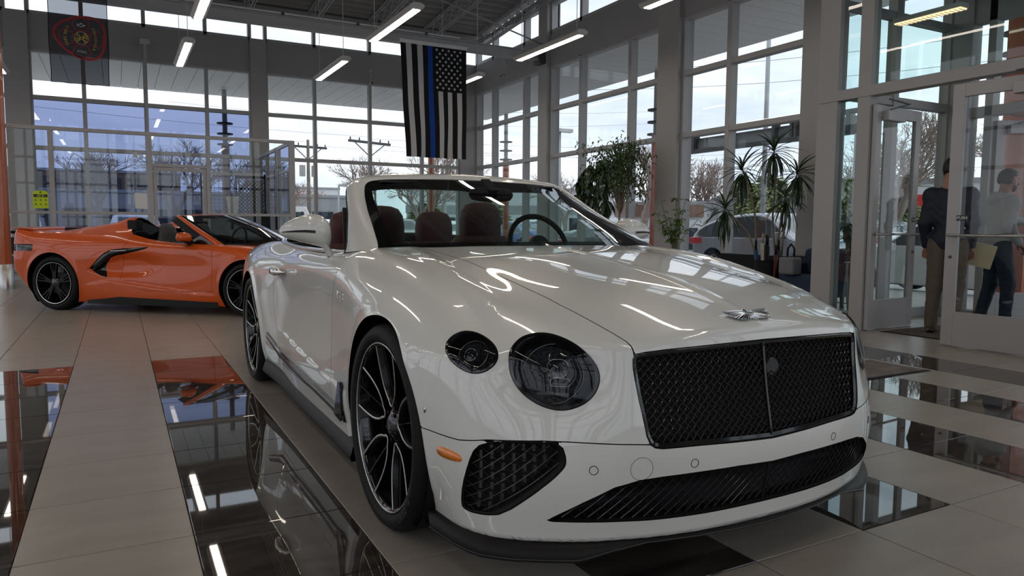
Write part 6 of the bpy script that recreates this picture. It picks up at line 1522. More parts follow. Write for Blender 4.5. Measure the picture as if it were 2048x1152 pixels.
def head(H, hair_m, skin, beard=None, face=1):
    """head centred at origin, looking along +x"""
    R_ = [('e', (0, 0, .035), (.096, .076, .092)), ('e', (.018, 0, -.035), (.078, .062, .078)), ('e', (.052, 0, -.085), (.036, .036, .028)), ('c', (-.02, 0, -.05), (-.035, 0, -.17), .056, .060),
          ('c', (.090, 0, .018), (.118, 0, -.022), .009, .015), ('e', (.108, .010, -.026), (.010, .009, .007)), ('e', (.108, -.010, -.026), (.010, .009, .007)), ('e', (.082, 0, -.056), (.022, .026, .007)), ('e', (.081, 0, -.066), (.021, .023, .007)),
          ('e', (.082, 0, .034), (.016, .055, .010)), ('e', (.01, .079, -.005), (.020, .010, .034)), ('e', (.01, -.079, -.005), (.020, .010, .034)), ('-', (.098, .030, .014), (.014, .017, .010)), ('-', (.098, -.030, .014), (.014, .017, .010))]
    blob('head', R_, (-.13, -.11, -.2), (.15, .11, .15), .0055, skin, H, k=.014)
    for s in (1, -1):
        b = MB(); b.lathe([(0, .0125), (.006, .011), (.011, .006), (.0125, 0)], 14, 'x', (.078, s*.029, .014)); b.build('eye', mat('eye_white', (.6, .6, .58), .2), H, smooth=True)
        b = MB(); b.lathe([(0, .0010), (.005, .0005), (.0052, -.002)], 12, 'x', (.0905, s*.029, .014)); b.build('iris', mat('dark_iris', (.03, .015, .01), .2), H, smooth=True)
        b = MB(); b.tube([(.097, s*.014, .034), (.098, s*.03, .040), (.088, s*.048, .034)], .0035, 5); b.build('eyebrow', hair_m, H, smooth=True)
    b = MB(); b.tube([(.097, -.020, -.061), (.1035, 0, -.060), (.097, .020, -.061)], .0018, 5); b.build('mouth', mat('lip_dark', (.16, .05, .04), .6), H, smooth=True)
    def hc(x, y, z): return np.maximum(x*1.0-(.070+.25*(z-.08)), np.where(x > .0, .055+.0*x-z, -.055-.35*(x)-z))
    blob('hair', [('e', (-.008, 0, .045), (.103, .083, .096)), ('e', (.02, 0, .10), (.07, .06, .034)), ('c', (-.045, 0, 0), (-.05, 0, -.055), .070, .055)], (-.14, -.12, -.13), (.13, .12, .17), .0065, hair_m, H, k=.02, cut=hc)
    if beard: blob('beard', [('e', (.030, 0, -.058), (.068, .061, .056)), ('e', (.060, 0, -.088), (.034, .038, .028))], (-.05, -.09, -.14), (.13, .09, 0), .0065, beard, H, k=.012, cut=lambda x, y, z: np.maximum(np.maximum(z+.035+.55*np.abs(y)*0, .02-x-(z+.05)*.3), ((x-.105)**2/.03**2+y**2/.03**2+(z+.058)**2/.012**2-1)*-.01))
def hand(name, H, skin, curl=.5, thumb=1):
    """palm at origin, fingers along +x, thumb side +y*thumb, closing towards -z"""
    pr = [('c', (0, 0, 0), (.045, .022*thumb, 0), .020, .014), ('c', (0, 0, 0), (.048, -.022*thumb, 0), .020, .013), ('c', (.0, 0, 0), (.05, 0, 0), .020, .014)]
    for i, (y, L_) in enumerate(((.030, .068), (.010, .078), (-.010, .073), (-.029, .056))):
        p = np.array([.058, y*thumb, 0.]); a = -curl*.6; seg = [L_*.45, L_*.32, L_*.25]; r_ = .0088
        for s_ in seg: q = p+np.array([math.cos(a)*s_, 0, math.sin(a)*s_]); pr.append(('c', tuple(p), tuple(q), r_, r_*.93)); p = q; a -= curl; r_ *= .93
    pr += [('c', (-.005, .020*thumb, -.004), (.022, .046*thumb, -.016), .013, .0105), ('c', (.022, .046*thumb, -.016), (.048, .054*thumb, -.026), .0105, .0085)]
    return blob(name, pr, (-.04, -.075, -.12), (.15, .075, .035), .004, skin, H, k=.006)
M_SKIN = mat('skin', (.36, .19, .13), .5, spec=.3, noise=.08, nscale=20); M_HAIR = mat('black_hair', (.012, .010, .009), .6); M_BEARD = mat('dark_stubble', (.05, .03, .022), .8)
M_HOOD = mat('grey_marl_fleece', (.42, .415, .41), .9, noise=.08, nscale=60, bump=.1, bscale=300); M_JEANS = mat('dark_denim', (.022, .035, .055), .85, noise=.2, nscale=20, bump=.15, bscale=400); M_SHOE = mat('black_shoe', (.012, .012, .012), .5)
M_NJ = mat('navy_jacket', (.008, .011, .022), .7, noise=.2, nscale=15); M_KHAKI = mat('brown_chinos', (.105, .082, .062), .85, noise=.12, nscale=20)
def figure(name, loc, rz, label, ht, top_m, leg_m, skin, hair, beard, feet, knees, hips, sho, elb, wri, headdir, hoodie=True, neck=None, lean=0):
    P_ = tag(empty(name, loc, rz), label, 'person'); s = ht/1.78
    F = [tuple(s*c for c in q) for q in feet]; K = [tuple(s*c for c in q) for q in knees]; Hp = [tuple(s*c for c in q) for q in hips]; S_ = [tuple(s*c for c in q) for q in sho]; E = [tuple(s*c for c in q) for q in elb]; W_ = [tuple(s*c for c in q) for q in wri]
    pel = tuple((np.array(Hp[0])+np.array(Hp[1]))/2+[0, 0, .05*s]); ch = tuple((np.array(S_[0])+np.array(S_[1]))/2-[0, 0, .12*s]); nk = tuple((np.array(S_[0])+np.array(S_[1]))/2+[.01*s, 0, .06*s])
    def rig(g):
        L_ = []
        for i in (0, 1):
            L_ += [('c', Hp[i], K[i], .082*s+g, .058*s+g), ('c', K[i], (F[i][0]-.02, F[i][1], .09*s), .056*s+g, .042*s+g), ('c', (F[i][0]-.03, F[i][1], .05*s), (F[i][0]+.13*s, F[i][1], .035*s), .038*s, .032*s)]
        return L_
    def arms(g):
        L_ = [('e', ch, (.105*s+g, .165*s+g, .19*s+g)), ('c', ch, pel, .11*s+g, .105*s+g), ('e', pel, (.115*s+g, .155*s+g, .12*s+g)), ('c', S_[0], S_[1], .062*s+g, .062*s+g), ('c', S_[0], tuple((np.array(pel)+np.array(S_[0]))/2), .06*s+g, .08*s+g), ('c', S_[1], tuple((np.array(pel)+np.array(S_[1]))/2), .06*s+g, .08*s+g)]
        for i in (0, 1): L_ += [('c', S_[i], E[i], .054*s+g, .042*s+g), ('c', E[i], W_[i], .040*s+g, .028*s+g)]
        return L_
    lo = (-.75, -.75, -.02); hi = (.85, .75, 1.65*s)
    blob('body', rig(0)+arms(0)+[('c', nk, (nk[0]+.02, nk[1], nk[2]+.08), .058*s, .055*s)], lo, hi, .024, skin, P_, k=.04)
    zc = pel[2]-.10*s
    blob('jacket' if not hoodie else 'hoodie', arms(.018)+([('e', (nk[0]-.085*s, nk[1], nk[2]-.005), (.075*s, .115*s, .075*s)), ('c', (nk[0]-.0, nk[1]-.06*s, nk[2]+.0), (nk[0]+.03, nk[1]+.06*s, nk[2]), .05*s, .05*s)] if hoodie else [('c', nk, (nk[0], nk[1], nk[2]+.035*s), .066*s, .066*s)]), lo, (hi[0], hi[1], nk[2]+.14), .016, top_m, P_, k=.035, fold=.0035, cut=lambda x, y, z: zc-z)
    blob('trousers', [q for q in rig(.018) if not (q[2][2] < .04*s)]+[('e', pel, (.12*s, .158*s, .12*s))], lo, (hi[0], hi[1], pel[2]+.12), .016, leg_m, P_, k=.035, fold=.003, cut=lambda x, y, z: np.maximum(.045*s-z, z-pel[2]-.06))
    for i in (0, 1):
        fx, fy = F[i][0], F[i][1]; blob('shoe', [('e', (fx+.0, fy, .05), (.07, .045, .055)), ('e', (fx+.10, fy, .035), (.10, .048, .040))], (fx-.12, fy-.1, -.005), (fx+.25, fy+.1, .14), .010, M_SHOE, P_, k=.03, cut=lambda x, y, z: .002-z)
    Hd = empty('head_group', (nk[0]+.035*s, nk[1], nk[2]+.19*s)); Hd.parent = P_; Hd.rotation_euler = headdir; Hd.scale = (s*1.03,)*3; head(Hd, hair, skin, beard)
    return P_, W_
# man leaving: grey hoodie, dark jeans, in profile, arm out to the door
mh, W_ = figure('person', (8.62, -1.82, 0), math.radians(-33), 'bearded man in grey hoodie and dark jeans pushing out through the far door', 1.74, M_HOOD, M_JEANS, M_SKIN, M_HAIR, M_BEARD,
    [(-.10, .10, .05), (.06, -.12, .05)], [(-.02, .09, .50), (.06, -.11, .50)], [(-.02, .09, .93), (-.02, -.09, .93)], [(.0, .165, 1.43), (.02, -.165, 1.43)], [(.20, .25, 1.22), (-.02, -.215, 1.15)], [(.48, .22, 1.22), (.10, -.19, .98)], (0, math.radians(4), math.radians(6)))
Hn = empty('hand_group', (W_[0][0]+.03, W_[0][1], W_[0][2])); Hn.parent = mh; hand('hand', Hn, M_SKIN, .35, -1)
Hn = empty('hand_group', (W_[1][0]+.02, W_[1][1], W_[1][2]-.03)); Hn.parent = mh; Hn.rotation_euler = (0, math.radians(45), 0); hand('hand', Hn, M_SKIN, .6, 1)
b = MB(); b.tube([(.13, .03, 1.46), (.15, .04, 1.36), (.145, .045, 1.30)], .003, 5); b.tube([(.13, -.03, 1.46), (.152, -.03, 1.37), (.15, -.04, 1.32)], .003, 5); b.build('drawstring', mat('white_cord', (.75, .75, .75), .7), mh)
# man seen from behind: navy jacket, brown trousers, folder in hand
mb, W_ = figure('person', (7.42, -1.95, 0), math.radians(25), 'man in navy jacket and brown trousers holding a manila folder, back turned', 1.80, M_NJ, M_KHAKI, M_SKIN, M_HAIR, None,
    [(-.06, .11, .05), (-.20, -.10, .05)], [(-.01, .10, .50), (-.06, -.10, .50)], [(0, .09, .93), (0, -.09, .93)], [(.0, .165, 1.43), (.0, -.165, 1.43)], [(-.04, .215, 1.15), (-.04, -.215, 1.15)], [(.05, .205, .93), (.04, -.20, .93)], (0, math.radians(8), math.radians(-15)), hoodie=False)
for i, th in ((0, -1), (1, 1)):
    Hn = empty('hand_group', (W_[i][0]+.01, W_[i][1], W_[i][2]-.035)); Hn.parent = mb; Hn.rotation_euler = (0, math.radians(72), 0); hand('hand', Hn, M_SKIN, .55, th)
FD = tag(empty('folder', (0, 0, 0)), 'manila folder held low by the man in the navy jacket', 'folder'); w3 = Matrix.Rotation(math.radians(25), 3, 'Z') @ Vector((W_[1][0]+.09, W_[1][1]-.035, W_[1][2]-.10)); FD.location = (7.42+w3.x, -1.95+w3.y, w3.z); FD.rotation_euler = (0, math.radians(14), math.radians(-50))
b = MB(); b.box((-.15, -.004, -.12), (.17, .004, .12)); b.build('cover', mat('manila_card', (.52, .44, .28), .8), FD); b = MB(); b.box((-.14, -.002, -.115), (.165, .002, .125)); b.build('papers', mat('paper', (.7, .7, .68), .8), FD)
# ================================================================ OUTSIDE
RO = random.Random(11)
M_ASPH = mat('pale_asphalt', (.45, .44, .43), .85, noise=.18, nscale=1.5); M_CONC = mat('pale_concrete', (.50, .49, .47), .8, noise=.08, nscale=2)
b = MB(); b.box((-90, -60, -.35), (110, 110, -.16)); struct('ground', b, M_ASPH)
b = MB(); b.box((9.35, -14, -.16), (12.6, 18, -.02)); b.box((-12, 13.4, -.16), (12.6, 18, -.02)); struct('pavement', b, M_CONC, bevel=.01)
b = MB(); b.box((12.6, -14, -.16), (12.75, 18, -.05)); struct('kerb', b, M_CONC)
# overhanging roof with plank soffit, along both window walls
M_SOF = mat('soffit_panel', (.88, .88, .87), .6); M_FASC = mat('fascia_metal', (.42, .42, .41), .5)
def soffit(name, x0, y0, x1, y1, along, z=5.02):
    S = tag(empty(name, (x0, y0, z)), kind='structure'); w, d = x1-x0, y1-y0; b = MB(); b.box((0, 0, .03), (w, d, .45)); b.build('roof_edge', M_FASC, S)
    n = int((d if along == 'x' else w)/.42)
    for i in range(n):
        b = MB()
        if along == 'x': b.box((0, i*d/n+.006, 0), (w, (i+1)*d/n-.006, .028))
        else: b.box((i*w/n+.006, 0, 0), ((i+1)*w/n-.006, d, .028))
        b.build('soffit_plank', M_SOF, S)
soffit('canopy_right', 9.35, -7.0, 11.9, 18.0, 'x'); soffit('canopy_back', -11.0, 13.32, 9.35, 17.6, 'y')
# orange outside columns with ring fins
def fin_column(x, y, label, r=.11, h=5.0, fins=True, zs=3.4):
    P_ = tag(empty('ringed_column', (x, y, -.02)), label, 'column', 'orange columns under the canopy'); b = MB(); b.lathe([(r, 0), (r, zs)], 24); b.build('orange_shaft', M_OPOLE, P_, smooth=True); b = MB(); b.lathe([(r*.62, zs), (r*.62, h)], 20); b.build('grey_shaft', M_FRAME, P_, smooth=True)
    for z in (zs+.02, zs+.32, zs+.62): b = MB(); b.lathe([(r*.6, z), (r*2.0, z), (r*2.0, z+.035), (r*.6, z+.035)], 24); b.build('ring_fin', M_DECKD, P_)
    return P_
fin_column(11.7, 16.02, 'ringed orange column outside, right of the striped flag'); fin_column(11.7, 8.02, 'ringed orange column outside, beside the weeping fig'); fin_column(9.0, 16.2, 'ringed orange column outside, seen under the striped flag')
fin_column(2.62, 16.2, 'ringed orange column outside behind the office side wall'); fin_column(-2.25, 16.2, 'ringed orange column outside behind the yellow notice'); fin_column(11.7, -.30, 'ringed orange column outside the vestibule side glass')
b = MB(); b.box((10.15, -1.32, -.1), (10.65, -.95, 5.0)); tag(b.build('orange_pier', M_OPOLE, bevel=.02), 'flat orange pier seen through the near entrance door', 'pier')
b = MB(); b.box((11.2, -1.95, -.1), (11.5, -1.75, 5.0)); tag(b.build('orange_pier', M_OPOLE, bevel=.02), 'narrow orange pier behind the head of the man in grey', 'pier')
# steel gantry beam outside
GN = tag(empty('gantry_beam', (15, 0, 0)), 'grey and black steel gantry beam high outside the right windows', 'beam')
b = MB(); b.bar((0, 4.5, 3.36), (0, 11.4, 3.36), .22, .10); b.bar((0, 4.5, 3.84), (0, 11.4, 3.84), .22, .09); b.build('chord', M_DECKD, GN)
b = MB(); b.box((.05, 4.5, 3.40), (.10, 11.4, 3.74)); b.build('side_plate', MATS['radiator_grey'] if False else mat('gantry_grey', (.24, .25, .25), .6), GN)
b = MB()
for y in (5.0, 6.5, 6.62, 7.2, 8.75, 10.2, 10.45, 11.2): b.box((-.12, y-.04, 3.36), (.12, y+.04, 3.86))
b.build('upright', M_DECKD, GN)
for y in (4.7, 11.3): b = MB(); b.box((-.1, y-.1, -.2), (.1, y+.1, 3.4)); b.build('post', M_FRAME, GN)
# trees ------------------------------------------------------------------
M_TWIG = mat('winter_twig', (.30, .23, .20), .9); M_FIR = mat('fir_green', (.26, .30, .12), .9, noise=.3, nscale=2)
def bare_tree(seed, H_=6.5, m=M_TWIG, spread=.62, lev=6):
    R_ = random.Random(seed); b = MB(); TW = MB()
    def grow(p, d, L_, r_, k):
        q = p+d*L_; (b if k < 2 else TW).tube([p, (p+q)/2+Vector((R_.uniform(-1, 1), R_.uniform(-1, 1), 0))*L_*.06, q], [r_, r_*.85, r_*.7], 5 if k < 2 else 3, cap=False)
        if k >= lev: return
        for _ in range(3 if k < 4 else 3):
            a = R_.uniform(0, 6.28); t = R_.uniform(.25, spread+.2); u = d.orthogonal().normalized(); w = d.cross(u); nd = (d*math.cos(t)+(u*math.cos(a)+w*math.sin(a))*math.sin(t)+Vector((0, 0, .12))).normalized(); grow(p+(q-p)*R_.uniform(.65, 1), nd, L_*R_.uniform(.62, .82), r_*.62, k+1)
    grow(Vector((0, 0, 0)), Vector((0, 0, 1)), H_*.26, H_*.020, 0)
    o1 = b.build('trunk', m, smooth=True, recalc=False); o2 = TW.build('twigs', m, recalc=False); d1, d2 = o1.data, o2.data; bpy.data.objects.remove(o1); bpy.data.objects.remove(o2); return d1, d2
TP = [bare_tree(1), bare_tree(2, 6.5, M_TWIG, .6), bare_tree(4, 6.5, M_TWIG, .7)]
def plant_tree(k, x, y, s, label, rz=0, sx=1.0):
    T0 = tag(empty('bare_tree', (x, y, -.2), rz), label, 'tree', 'bare winter trees outside'); s *= 1.12; sx *= 1.25; T0.scale = (s*sx, s*sx, s)
    for me, nm in zip(TP[k % 3], ('trunk', 'twigs')):
        o = bpy.data.objects.new(nm, me); COL.objects.link(o); o.parent = T0
        if nm == 'twigs': o['kind'] = 'stuff'
for i, (x, y, s, lb) in enumerate([(13.5, 36.4, 1.10, 'bare tree outside the back windows, left of the striped flag'), (18.0, 37.8, 1.2, 'bare tree seen above the white car windscreen'), (15.5, 34, .95, 'bare tree between the two behind the windscreen'), (22.9, 18.5, .80, 'bare tree outside between column and dragon trees'), (24.6, 20.5, .86, 'bushy bare tree just right of the middle column'),
    (19.0, 17.5, 1.05, 'bare tree behind the weeping fig'), (26.5, 12.6, .95, 'bare tree outside right of the dragon trees'), (28.9, 13.0, 1.15, 'tall bare tree seen through the open door'), (25.5, 11.2, 1.0, 'bare tree behind the vestibule side panel'), (33, 11.2, 1.25, 'bare tree at the right edge beyond the man in grey'), (30, 6.0, 1.1, 'bare tree right of the white parked car'),
    (-1.0, 33, 1.0, 'bare tree seen dimly behind the yellow notice'), (2.4, 34, 1.12, 'bare tree seen dimly through the office door'), (4.2, 31, .9, 'bare tree dim behind the white paper notice'), (6.2, 33.5, .95, 'bare tree dim behind the wire grid'), (-8, 32, 1.0, 'bare tree outside the far left window'), (9.6, 41, .8, 'small bare tree beside the store with red letters'),
    (21.2, 27, .9, 'bare tree far behind the steering wheel'), (23.5, 24, .75, 'low bare tree behind the big-leaf plant')]): plant_tree(i, x, y, s, lb, RO.uniform(0, 6.28))
needle = leafmesh('tuft', .55, .24, M_FIR, .35, n=3)
def evergreen(x, y, h, w, label, seed, m=M_FIR):
    E_ = tag(empty('evergreen_tree', (x, y, -.2)), label, 'tree', 'evergreens outside'); R_ = random.Random(seed); b = MB(); vs = [v.co.copy() for v in needle.vertices]; fs = [tuple(p.vertices) for p in needle.polygons]
    for i in range(900):
        t = R_.random()**.8; rr = w*(1-t)**.7*(.55+.45*R_.random()); a = R_.uniform(0, 6.28); M_ = Matrix.Translation((rr*math.cos(a)*.8, rr*math.sin(a)*.8, .4+t*h*.92)) @ Matrix.Rotation(a, 4, 'Z') @ Matrix.Rotation(R_.uniform(-.7, .4), 4, 'Y') @ Matrix.Rotation(R_.uniform(-.5, .5), 4, 'X'); b.add([M_ @ v for v in vs], fs)
    tag(b.build('foliage', m, E_, recalc=False), kind='stuff'); b = MB(); b.tube([(0, 0, 0), (0, 0, h*.9)], [.12, .03], 7); b.build('trunk', M_BARK, E_)
evergreen(22.6, 14.2, 3.1, 1.15, 'yellow-green evergreen outside behind the dragon trees', 1, M_FIR); evergreen(25.2, 18.0, 3.1, 1.3, 'rounded evergreen just left of the tallest dragon tree', 2); evergreen(23.9, 11.9, 2.9, .95, 'yellowish evergreen seen through the vestibule panel', 3); evergreen(30.5, 14.2, 3.4, 1.3, 'dark evergreen seen through the open door', 4); evergreen(19.5, 33, 2.8, 2.2, 'low dark evergreen behind the windscreen', 5); evergreen(16.5, 35.5, 2.3, 2.4, 'low bushy evergreen behind the rear seats', 6)
# buildings --------------------------------------------------------------
M_BW = mat('white_cladding', (.66, .67, .69), .6); M_RED = mat('sign_red', (.65, .02, .03), .5); M_BGR = mat('grey_cladding', (.30, .31, .32), .7); M_BWIN = mat('dark_glazing', (.03, .035, .045), .15); M_ROOFD = mat('dark_shingle', (.10, .10, .11), .8, noise=.2, nscale=2); M_BRK = mat('brown_brick', (.20, .12, .09), .8, noise=.2, nscale=4)
def building(name, x, y, rz, w, d, h, m, label, win=None, sign=None, band=None, roof=None):
    B_ = tag(empty(name, (x, y, -.2), rz), label, 'building'); b = MB(); b.box((-w/2, 0, 0), (w/2, d, h)); b.build('wall', m, B_)
    if win:
        n, z0, z1 = win
        for i in range(n): xa = -w/2+w*(i+.15)/n; xb = -w/2+w*(i+.85)/n; b = MB(); b.box((xa, -.06, z0), (xb, 0, z1)); b.build('window', M_BWIN, B_)
    if band: b = MB(); b.box((-w/2-.05, -.12, band[0]), (w/2+.05, 0, band[1])); b.build('sign_band', band[2], B_)
    if roof: b = MB(); b.add([(-w/2-.3, -.3, h), (w/2+.3, -.3, h), (w/2+.3, d+.3, h), (-w/2-.3, d+.3, h), (-w/2+.8, d/2, h+roof), (w/2-.8, d/2, h+roof)], [(0, 1, 5, 4), (1, 2, 5), (2, 3, 4, 5), (3, 0, 4)]); b.build('roof', M_ROOFD, B_)
    else: b = MB(); b.box((-w/2-.1, -.1, h), (w/2+.1, d+.1, h+.2)); b.build('parapet', M_BGR, B_)
    return B_
nb = building('store', 16.6, 66.5, -.10, 5.6, 18, 4.9, M_BW, 'white store with red lettering far outside, left of the windscreen', win=(4, .6, 2.4))
text('store_lettering', 'NISSAN', 1.12, M_RED, (-.35, -.25, 3.95), (PI/2, 0, 0), nb, .05, bold=.03)
building('red_trim_store', -18, 64, .1, 12, 14, 4.6, M_BW, 'white building with a red band beyond the left edge', win=(5, .6, 2.2), band=(3.1, 4.0, M_RED))
building('low_office_block', 3.0, 46, 0, 26, 14, 3.3, M_BGR, 'low grey block seen dimly through the office glass', win=(12, .8, 2.3))
building('tall_dark_block', -2.5, 60, 0, 14, 12, 5.4, M_BRK, 'taller dark block behind the orange car tail', win=(7, 3.4, 5.0))
building('white_shed', 25.6, 16.6, math.radians(-55), 5.0, 6, 2.45, M_BW, 'long white shed outside behind the dragon trees', win=None)
building('dark_roof_house', 29.2, 21.2, math.radians(-52), 5.2, 5, 2.4, M_BGR, 'grey house with dark shingle roof behind the white shed', roof=.95)
building('red_canopy_store', 33.4, 15.2, math.radians(-60), 8.5, 6, 3.5, M_BW, 'white store with a red band seen through the open door', win=(3, .5, 1.9), band=(2.25, 2.95, M_RED))
building('grey_house', 19.8, 17.6, math.radians(-48), 3.6, 4, 2.2, M_BW, 'small white house with brown gable behind the fig pot', win=(3, .4, 1.3), band=(1.75, 2.25, M_BRK))
building('flat_white_store', 26.0, 42, math.radians(-30), 16, 10, 4.0, M_BW, 'long white store far behind the steering wheel', win=(8, .6, 2.0), band=(2.3, 2.9, M_BGR))
building('pale_house', 38.0, 9.5, math.radians(-72), 7, 6, 4.2, M_BGR, 'pale grey house behind the man in grey', win=(4, 1.2, 2.6))
# poles and wires --------------------------------------------------------
def upole(x, y, h, label, arm=1.9, trafo=False, rz=0):
    U_ = tag(empty('utility_pole', (x, y, -.2), rz), label, 'pole', 'utility poles outside'); b = MB(); b.tube([(0, 0, 0), (0, 0, h)], [.13, .08], 8); b.build('pole', M_BARK, U_, smooth=True); b = MB(); b.box((-arm/2, -.05, h-.45), (arm/2, .05, h-.33)); b.bar((0, 0, h-1.1), (-arm*.35, 0, h-.45), .04, .04); b.bar((0, 0, h-1.1), (arm*.35, 0, h-.45), .04, .04); b.build('crossarm', M_DECKD, U_)
    b = MB()
    for s in (-.92, -.5, .5, .92): b.lathe([(.03, h-.33), (.04, h-.25), (.02, h-.18)], 8, 'z', (s*arm/2, 0, 0))
    b.build('insulator', M_DECKD, U_)
    if trafo:
        for s in (-.35, .35): b = MB(); b.lathe([(0, h-2.0), (.16, h-2.0), (.16, h-1.4), (0, h-1.4)], 14, 'z', (s, 0, 0)); b.build('transformer', M_FRAME, U_)
upole(9.15, 34.46, 6.0, 'utility pole with transformers right of the office post', 2.2, True, .2); upole(11.19, 29.8, 5.9, 'utility pole with wide crossarm left of the striped flag', 2.6, False, .35)
def lamp(x, y, h, label, heads=1):
    L2 = tag(empty('street_lamp', (x, y, -.2)), label, 'lamp', 'car park lamps outside'); b = MB(); b.tube([(0, 0, 0), (0, 0, h)], [.08, .05], 10); b.build('pole', mat('grey_lamp_pole', (.42, .43, .44), .5, .3), L2, smooth=True); b = MB()
    for s in ((1, -1) if heads == 2 else (1,)): b.box((min(0, s*.55), -.14, h-.05), (max(0, s*.55), .14, h+.08))
    b.build('lamp_head', M_SHADE, L2)
lamp(11.5, 37, 3.7, 'grey car park lamp left of the windscreen top'); lamp(15.72, 18.95, 5.2, 'twin headed car park lamp left of the weeping fig', 2); lamp(15.95, 8.42, 9.0, 'thick grey lamp pole behind the dragon trees', 2); lamp(19.5, 39.5, 3.6, 'car park lamp seen under the striped flag'); lamp(27, 9.8, 5.5, 'slim lamp pole seen through the vestibule panel')
wires = [((2, 30, 6.6), (34, 33, 8.4)), ((2, 30, 7.4), (34, 33, 9.2)), ((9.15, 34.4, 5.5), (40, 24, 6.2)), ((-20, 34, 7.0), (9.15, 34.4, 5.7)), ((11.2, 29.8, 5.5), (42, 14, 6.2)), ((11.2, 29.8, 5.2), (42, 14, 5.2)), ((14, 30, 3.4), (44, 8, 5.0)), ((16, 18, 6.5), (24, -6, 6.0)), ((16, 18, 7.2), (24, -6, 6.7)), ((-25, 31, 8.2), (11.2, 29.8, 5.6))]
for i, (a, c) in enumerate(wires):
    a, c = Vector(a), Vector(c); b = MB(); b.tube([a*(1-t)+c*t-Vector((0, 0, 1.1*4*t*(1-t)*.6)) for t in np.linspace(0, 1, 14)], .008, 4, cap=False); tag(b.build('overhead_wire', M_FRAME), 'overhead wire across the sky, ' + ['lower of the pair behind the striped flag', 'upper of the pair behind the striped flag', 'from the transformer pole to the right', 'from the far left to the transformer pole', 'from the wide crossarm to the right, upper', 'from the wide crossarm to the right, lower', 'lowest, behind the windscreen', 'above the gantry beam, lower', 'above the gantry beam, upper', 'from the far left to the wide crossarm'][i], 'wire', 'overhead wires')
# parked cars ------------------------------------------------------------
def parked_mesh(kind):
    """implicit body in one piece, x forward, split into paint and glass"""
    if kind == 'suv': px_ = [-2.3, -2.12, -1.6, -.4, .35, 1.15, 2.0, 2.3]; top = [.98, 1.16, 1.44, 1.62, 1.52, 1.03, .93, .68]; belt = .98; wl = .93
    elif kind == 'sedan': px_ = [-2.4, -2.2, -1.5, -.7, .3, 1.1, 2.1, 2.4]; top = [.82, 1.02, 1.12, 1.42, 1.44, .98, .84, .62]; belt = .92; wl = .91
    else: px_ = [-2.8, -2.7, -1.0, -.85, .6, 1.15, 2.5, 2.8]; top = [1.15, 1.18, 1.18, 1.88, 1.90, 1.28, 1.12, .85]; belt = 1.20; wl = .98
    S = spl(px_, np.linspace(px_[0], px_[-1], 200)) @ np.array(top); xs_ = np.linspace(px_[0], px_[-1], 200); L0, L1 = px_[0], px_[-1]
    def f(x, y, z):
        ya = np.abs(y); w = wl*(1-.03*np.abs(x/L1)**4)-.30*np.maximum(0, z-belt)-.04*np.maximum(0, .45-z); t = np.interp(x, xs_, S)-.05*ya**2
        s = smax(ya-w, z-t, .09); s = smax(s, x-L1+.25*ya**3, .12); s = smax(s, L0+.15*ya**3-x, .12); return smax(s, .22-z, .04)
    P_, N_, T2 = nets(f, (L0-.1, -.03, .1), (L1+.1, 1.08, 2.0), .045); x, y, z = P_.T
    arch_ = np.minimum(np.hypot(x-L1*.62, z-.34)-.40, np.hypot(x-L0*.60, z-.34)-.40); arch_ = np.where(y > .5, arch_, 9)
    tt = np.interp(x, xs_, S); g = np.minimum(z-belt-.02, tt-.10-z+.0*y); side = np.minimum(g, np.minimum(x-L0*.86, L1*.45-x)); side = np.where(y > .45, side, -9)
    scr = np.where((np.abs(y) < .62) & (tt < max(top)-.06) & (z > belt+.02), .02, -.02); scr = np.where(np.abs(N_[:, 0]) > .35, np.minimum(z-belt-.03, .60-np.abs(y)), -9); scr = np.where(z < max(top)-.08, scr, -9)
    gl = np.maximum(side, scr); out = []
    for gg in (np.minimum(arch_, -gl), np.minimum(arch_, gl)):
        p, n, t, ed = trim(P_, N_, T2, gg); out.append((np.concatenate([p, p*[1, -1, 1]]), np.concatenate([n, n*[1, -1, 1]]), np.concatenate([t, t[:, ::-1]+len(p)])))
    return out, L0, L1
PM = {k: parked_mesh(k) for k in ('suv', 'sedan', 'truck')}; PDATA = {}
M_CGL = mat('car_window_dark', (.035, .045, .05), .08, 0, .8); M_TAIL = mat('tail_lamp_red', (.55, .01, .015), .2, 0, 1); M_HLP = mat('head_lamp_clear', (.6, .62, .65), .1, .3)
PAINT = {'silver': mat('silver_car_paint', (.26, .27, .30), .25, .5, .8), 'white': mat('white_car_paint', (.74, .74, .74), .25, 0, .9), 'black': mat('black_car_paint', (.02, .02, .022), .15, .2, .9), 'blue': mat('blue_car_paint', (.04, .10, .25), .25, .3, .9), 'grey': mat('grey_car_paint', (.16, .17, .18), .25, .4, .9), 'red': mat('red_car_paint', (.40, .02, .02), .25, .1, .9)}
b = MB(); b.lathe([(.20, .11), (.31, .12), (.34, .09), (.34, -.09), (.31, -.12), (.22, -.11)], 28, 'y'); _t = b.build('tyre', M_RUBBER, auto=50); WT = _t.data; bpy.data.objects.remove(_t)
b = MB(); b.lathe([(.225, -.105), (.215, -.115), (.20, -.09), (.19, .0)], 28, 'y')
for i in range(7): a = 2*PI*i/7; b.bar((.04*math.cos(a), -.10, .04*math.sin(a)), (.20*math.cos(a), -.095, .20*math.sin(a)), .05, .03, (0, 1, 0))
b.lathe([(0, -.115), (.05, -.11), (.05, -.05)], 14, 'y'); _t = b.build('rim', mat('bright_alloy', (.6, .6, .6), .2, .9), auto=40); WR = _t.data; bpy.data.objects.remove(_t)
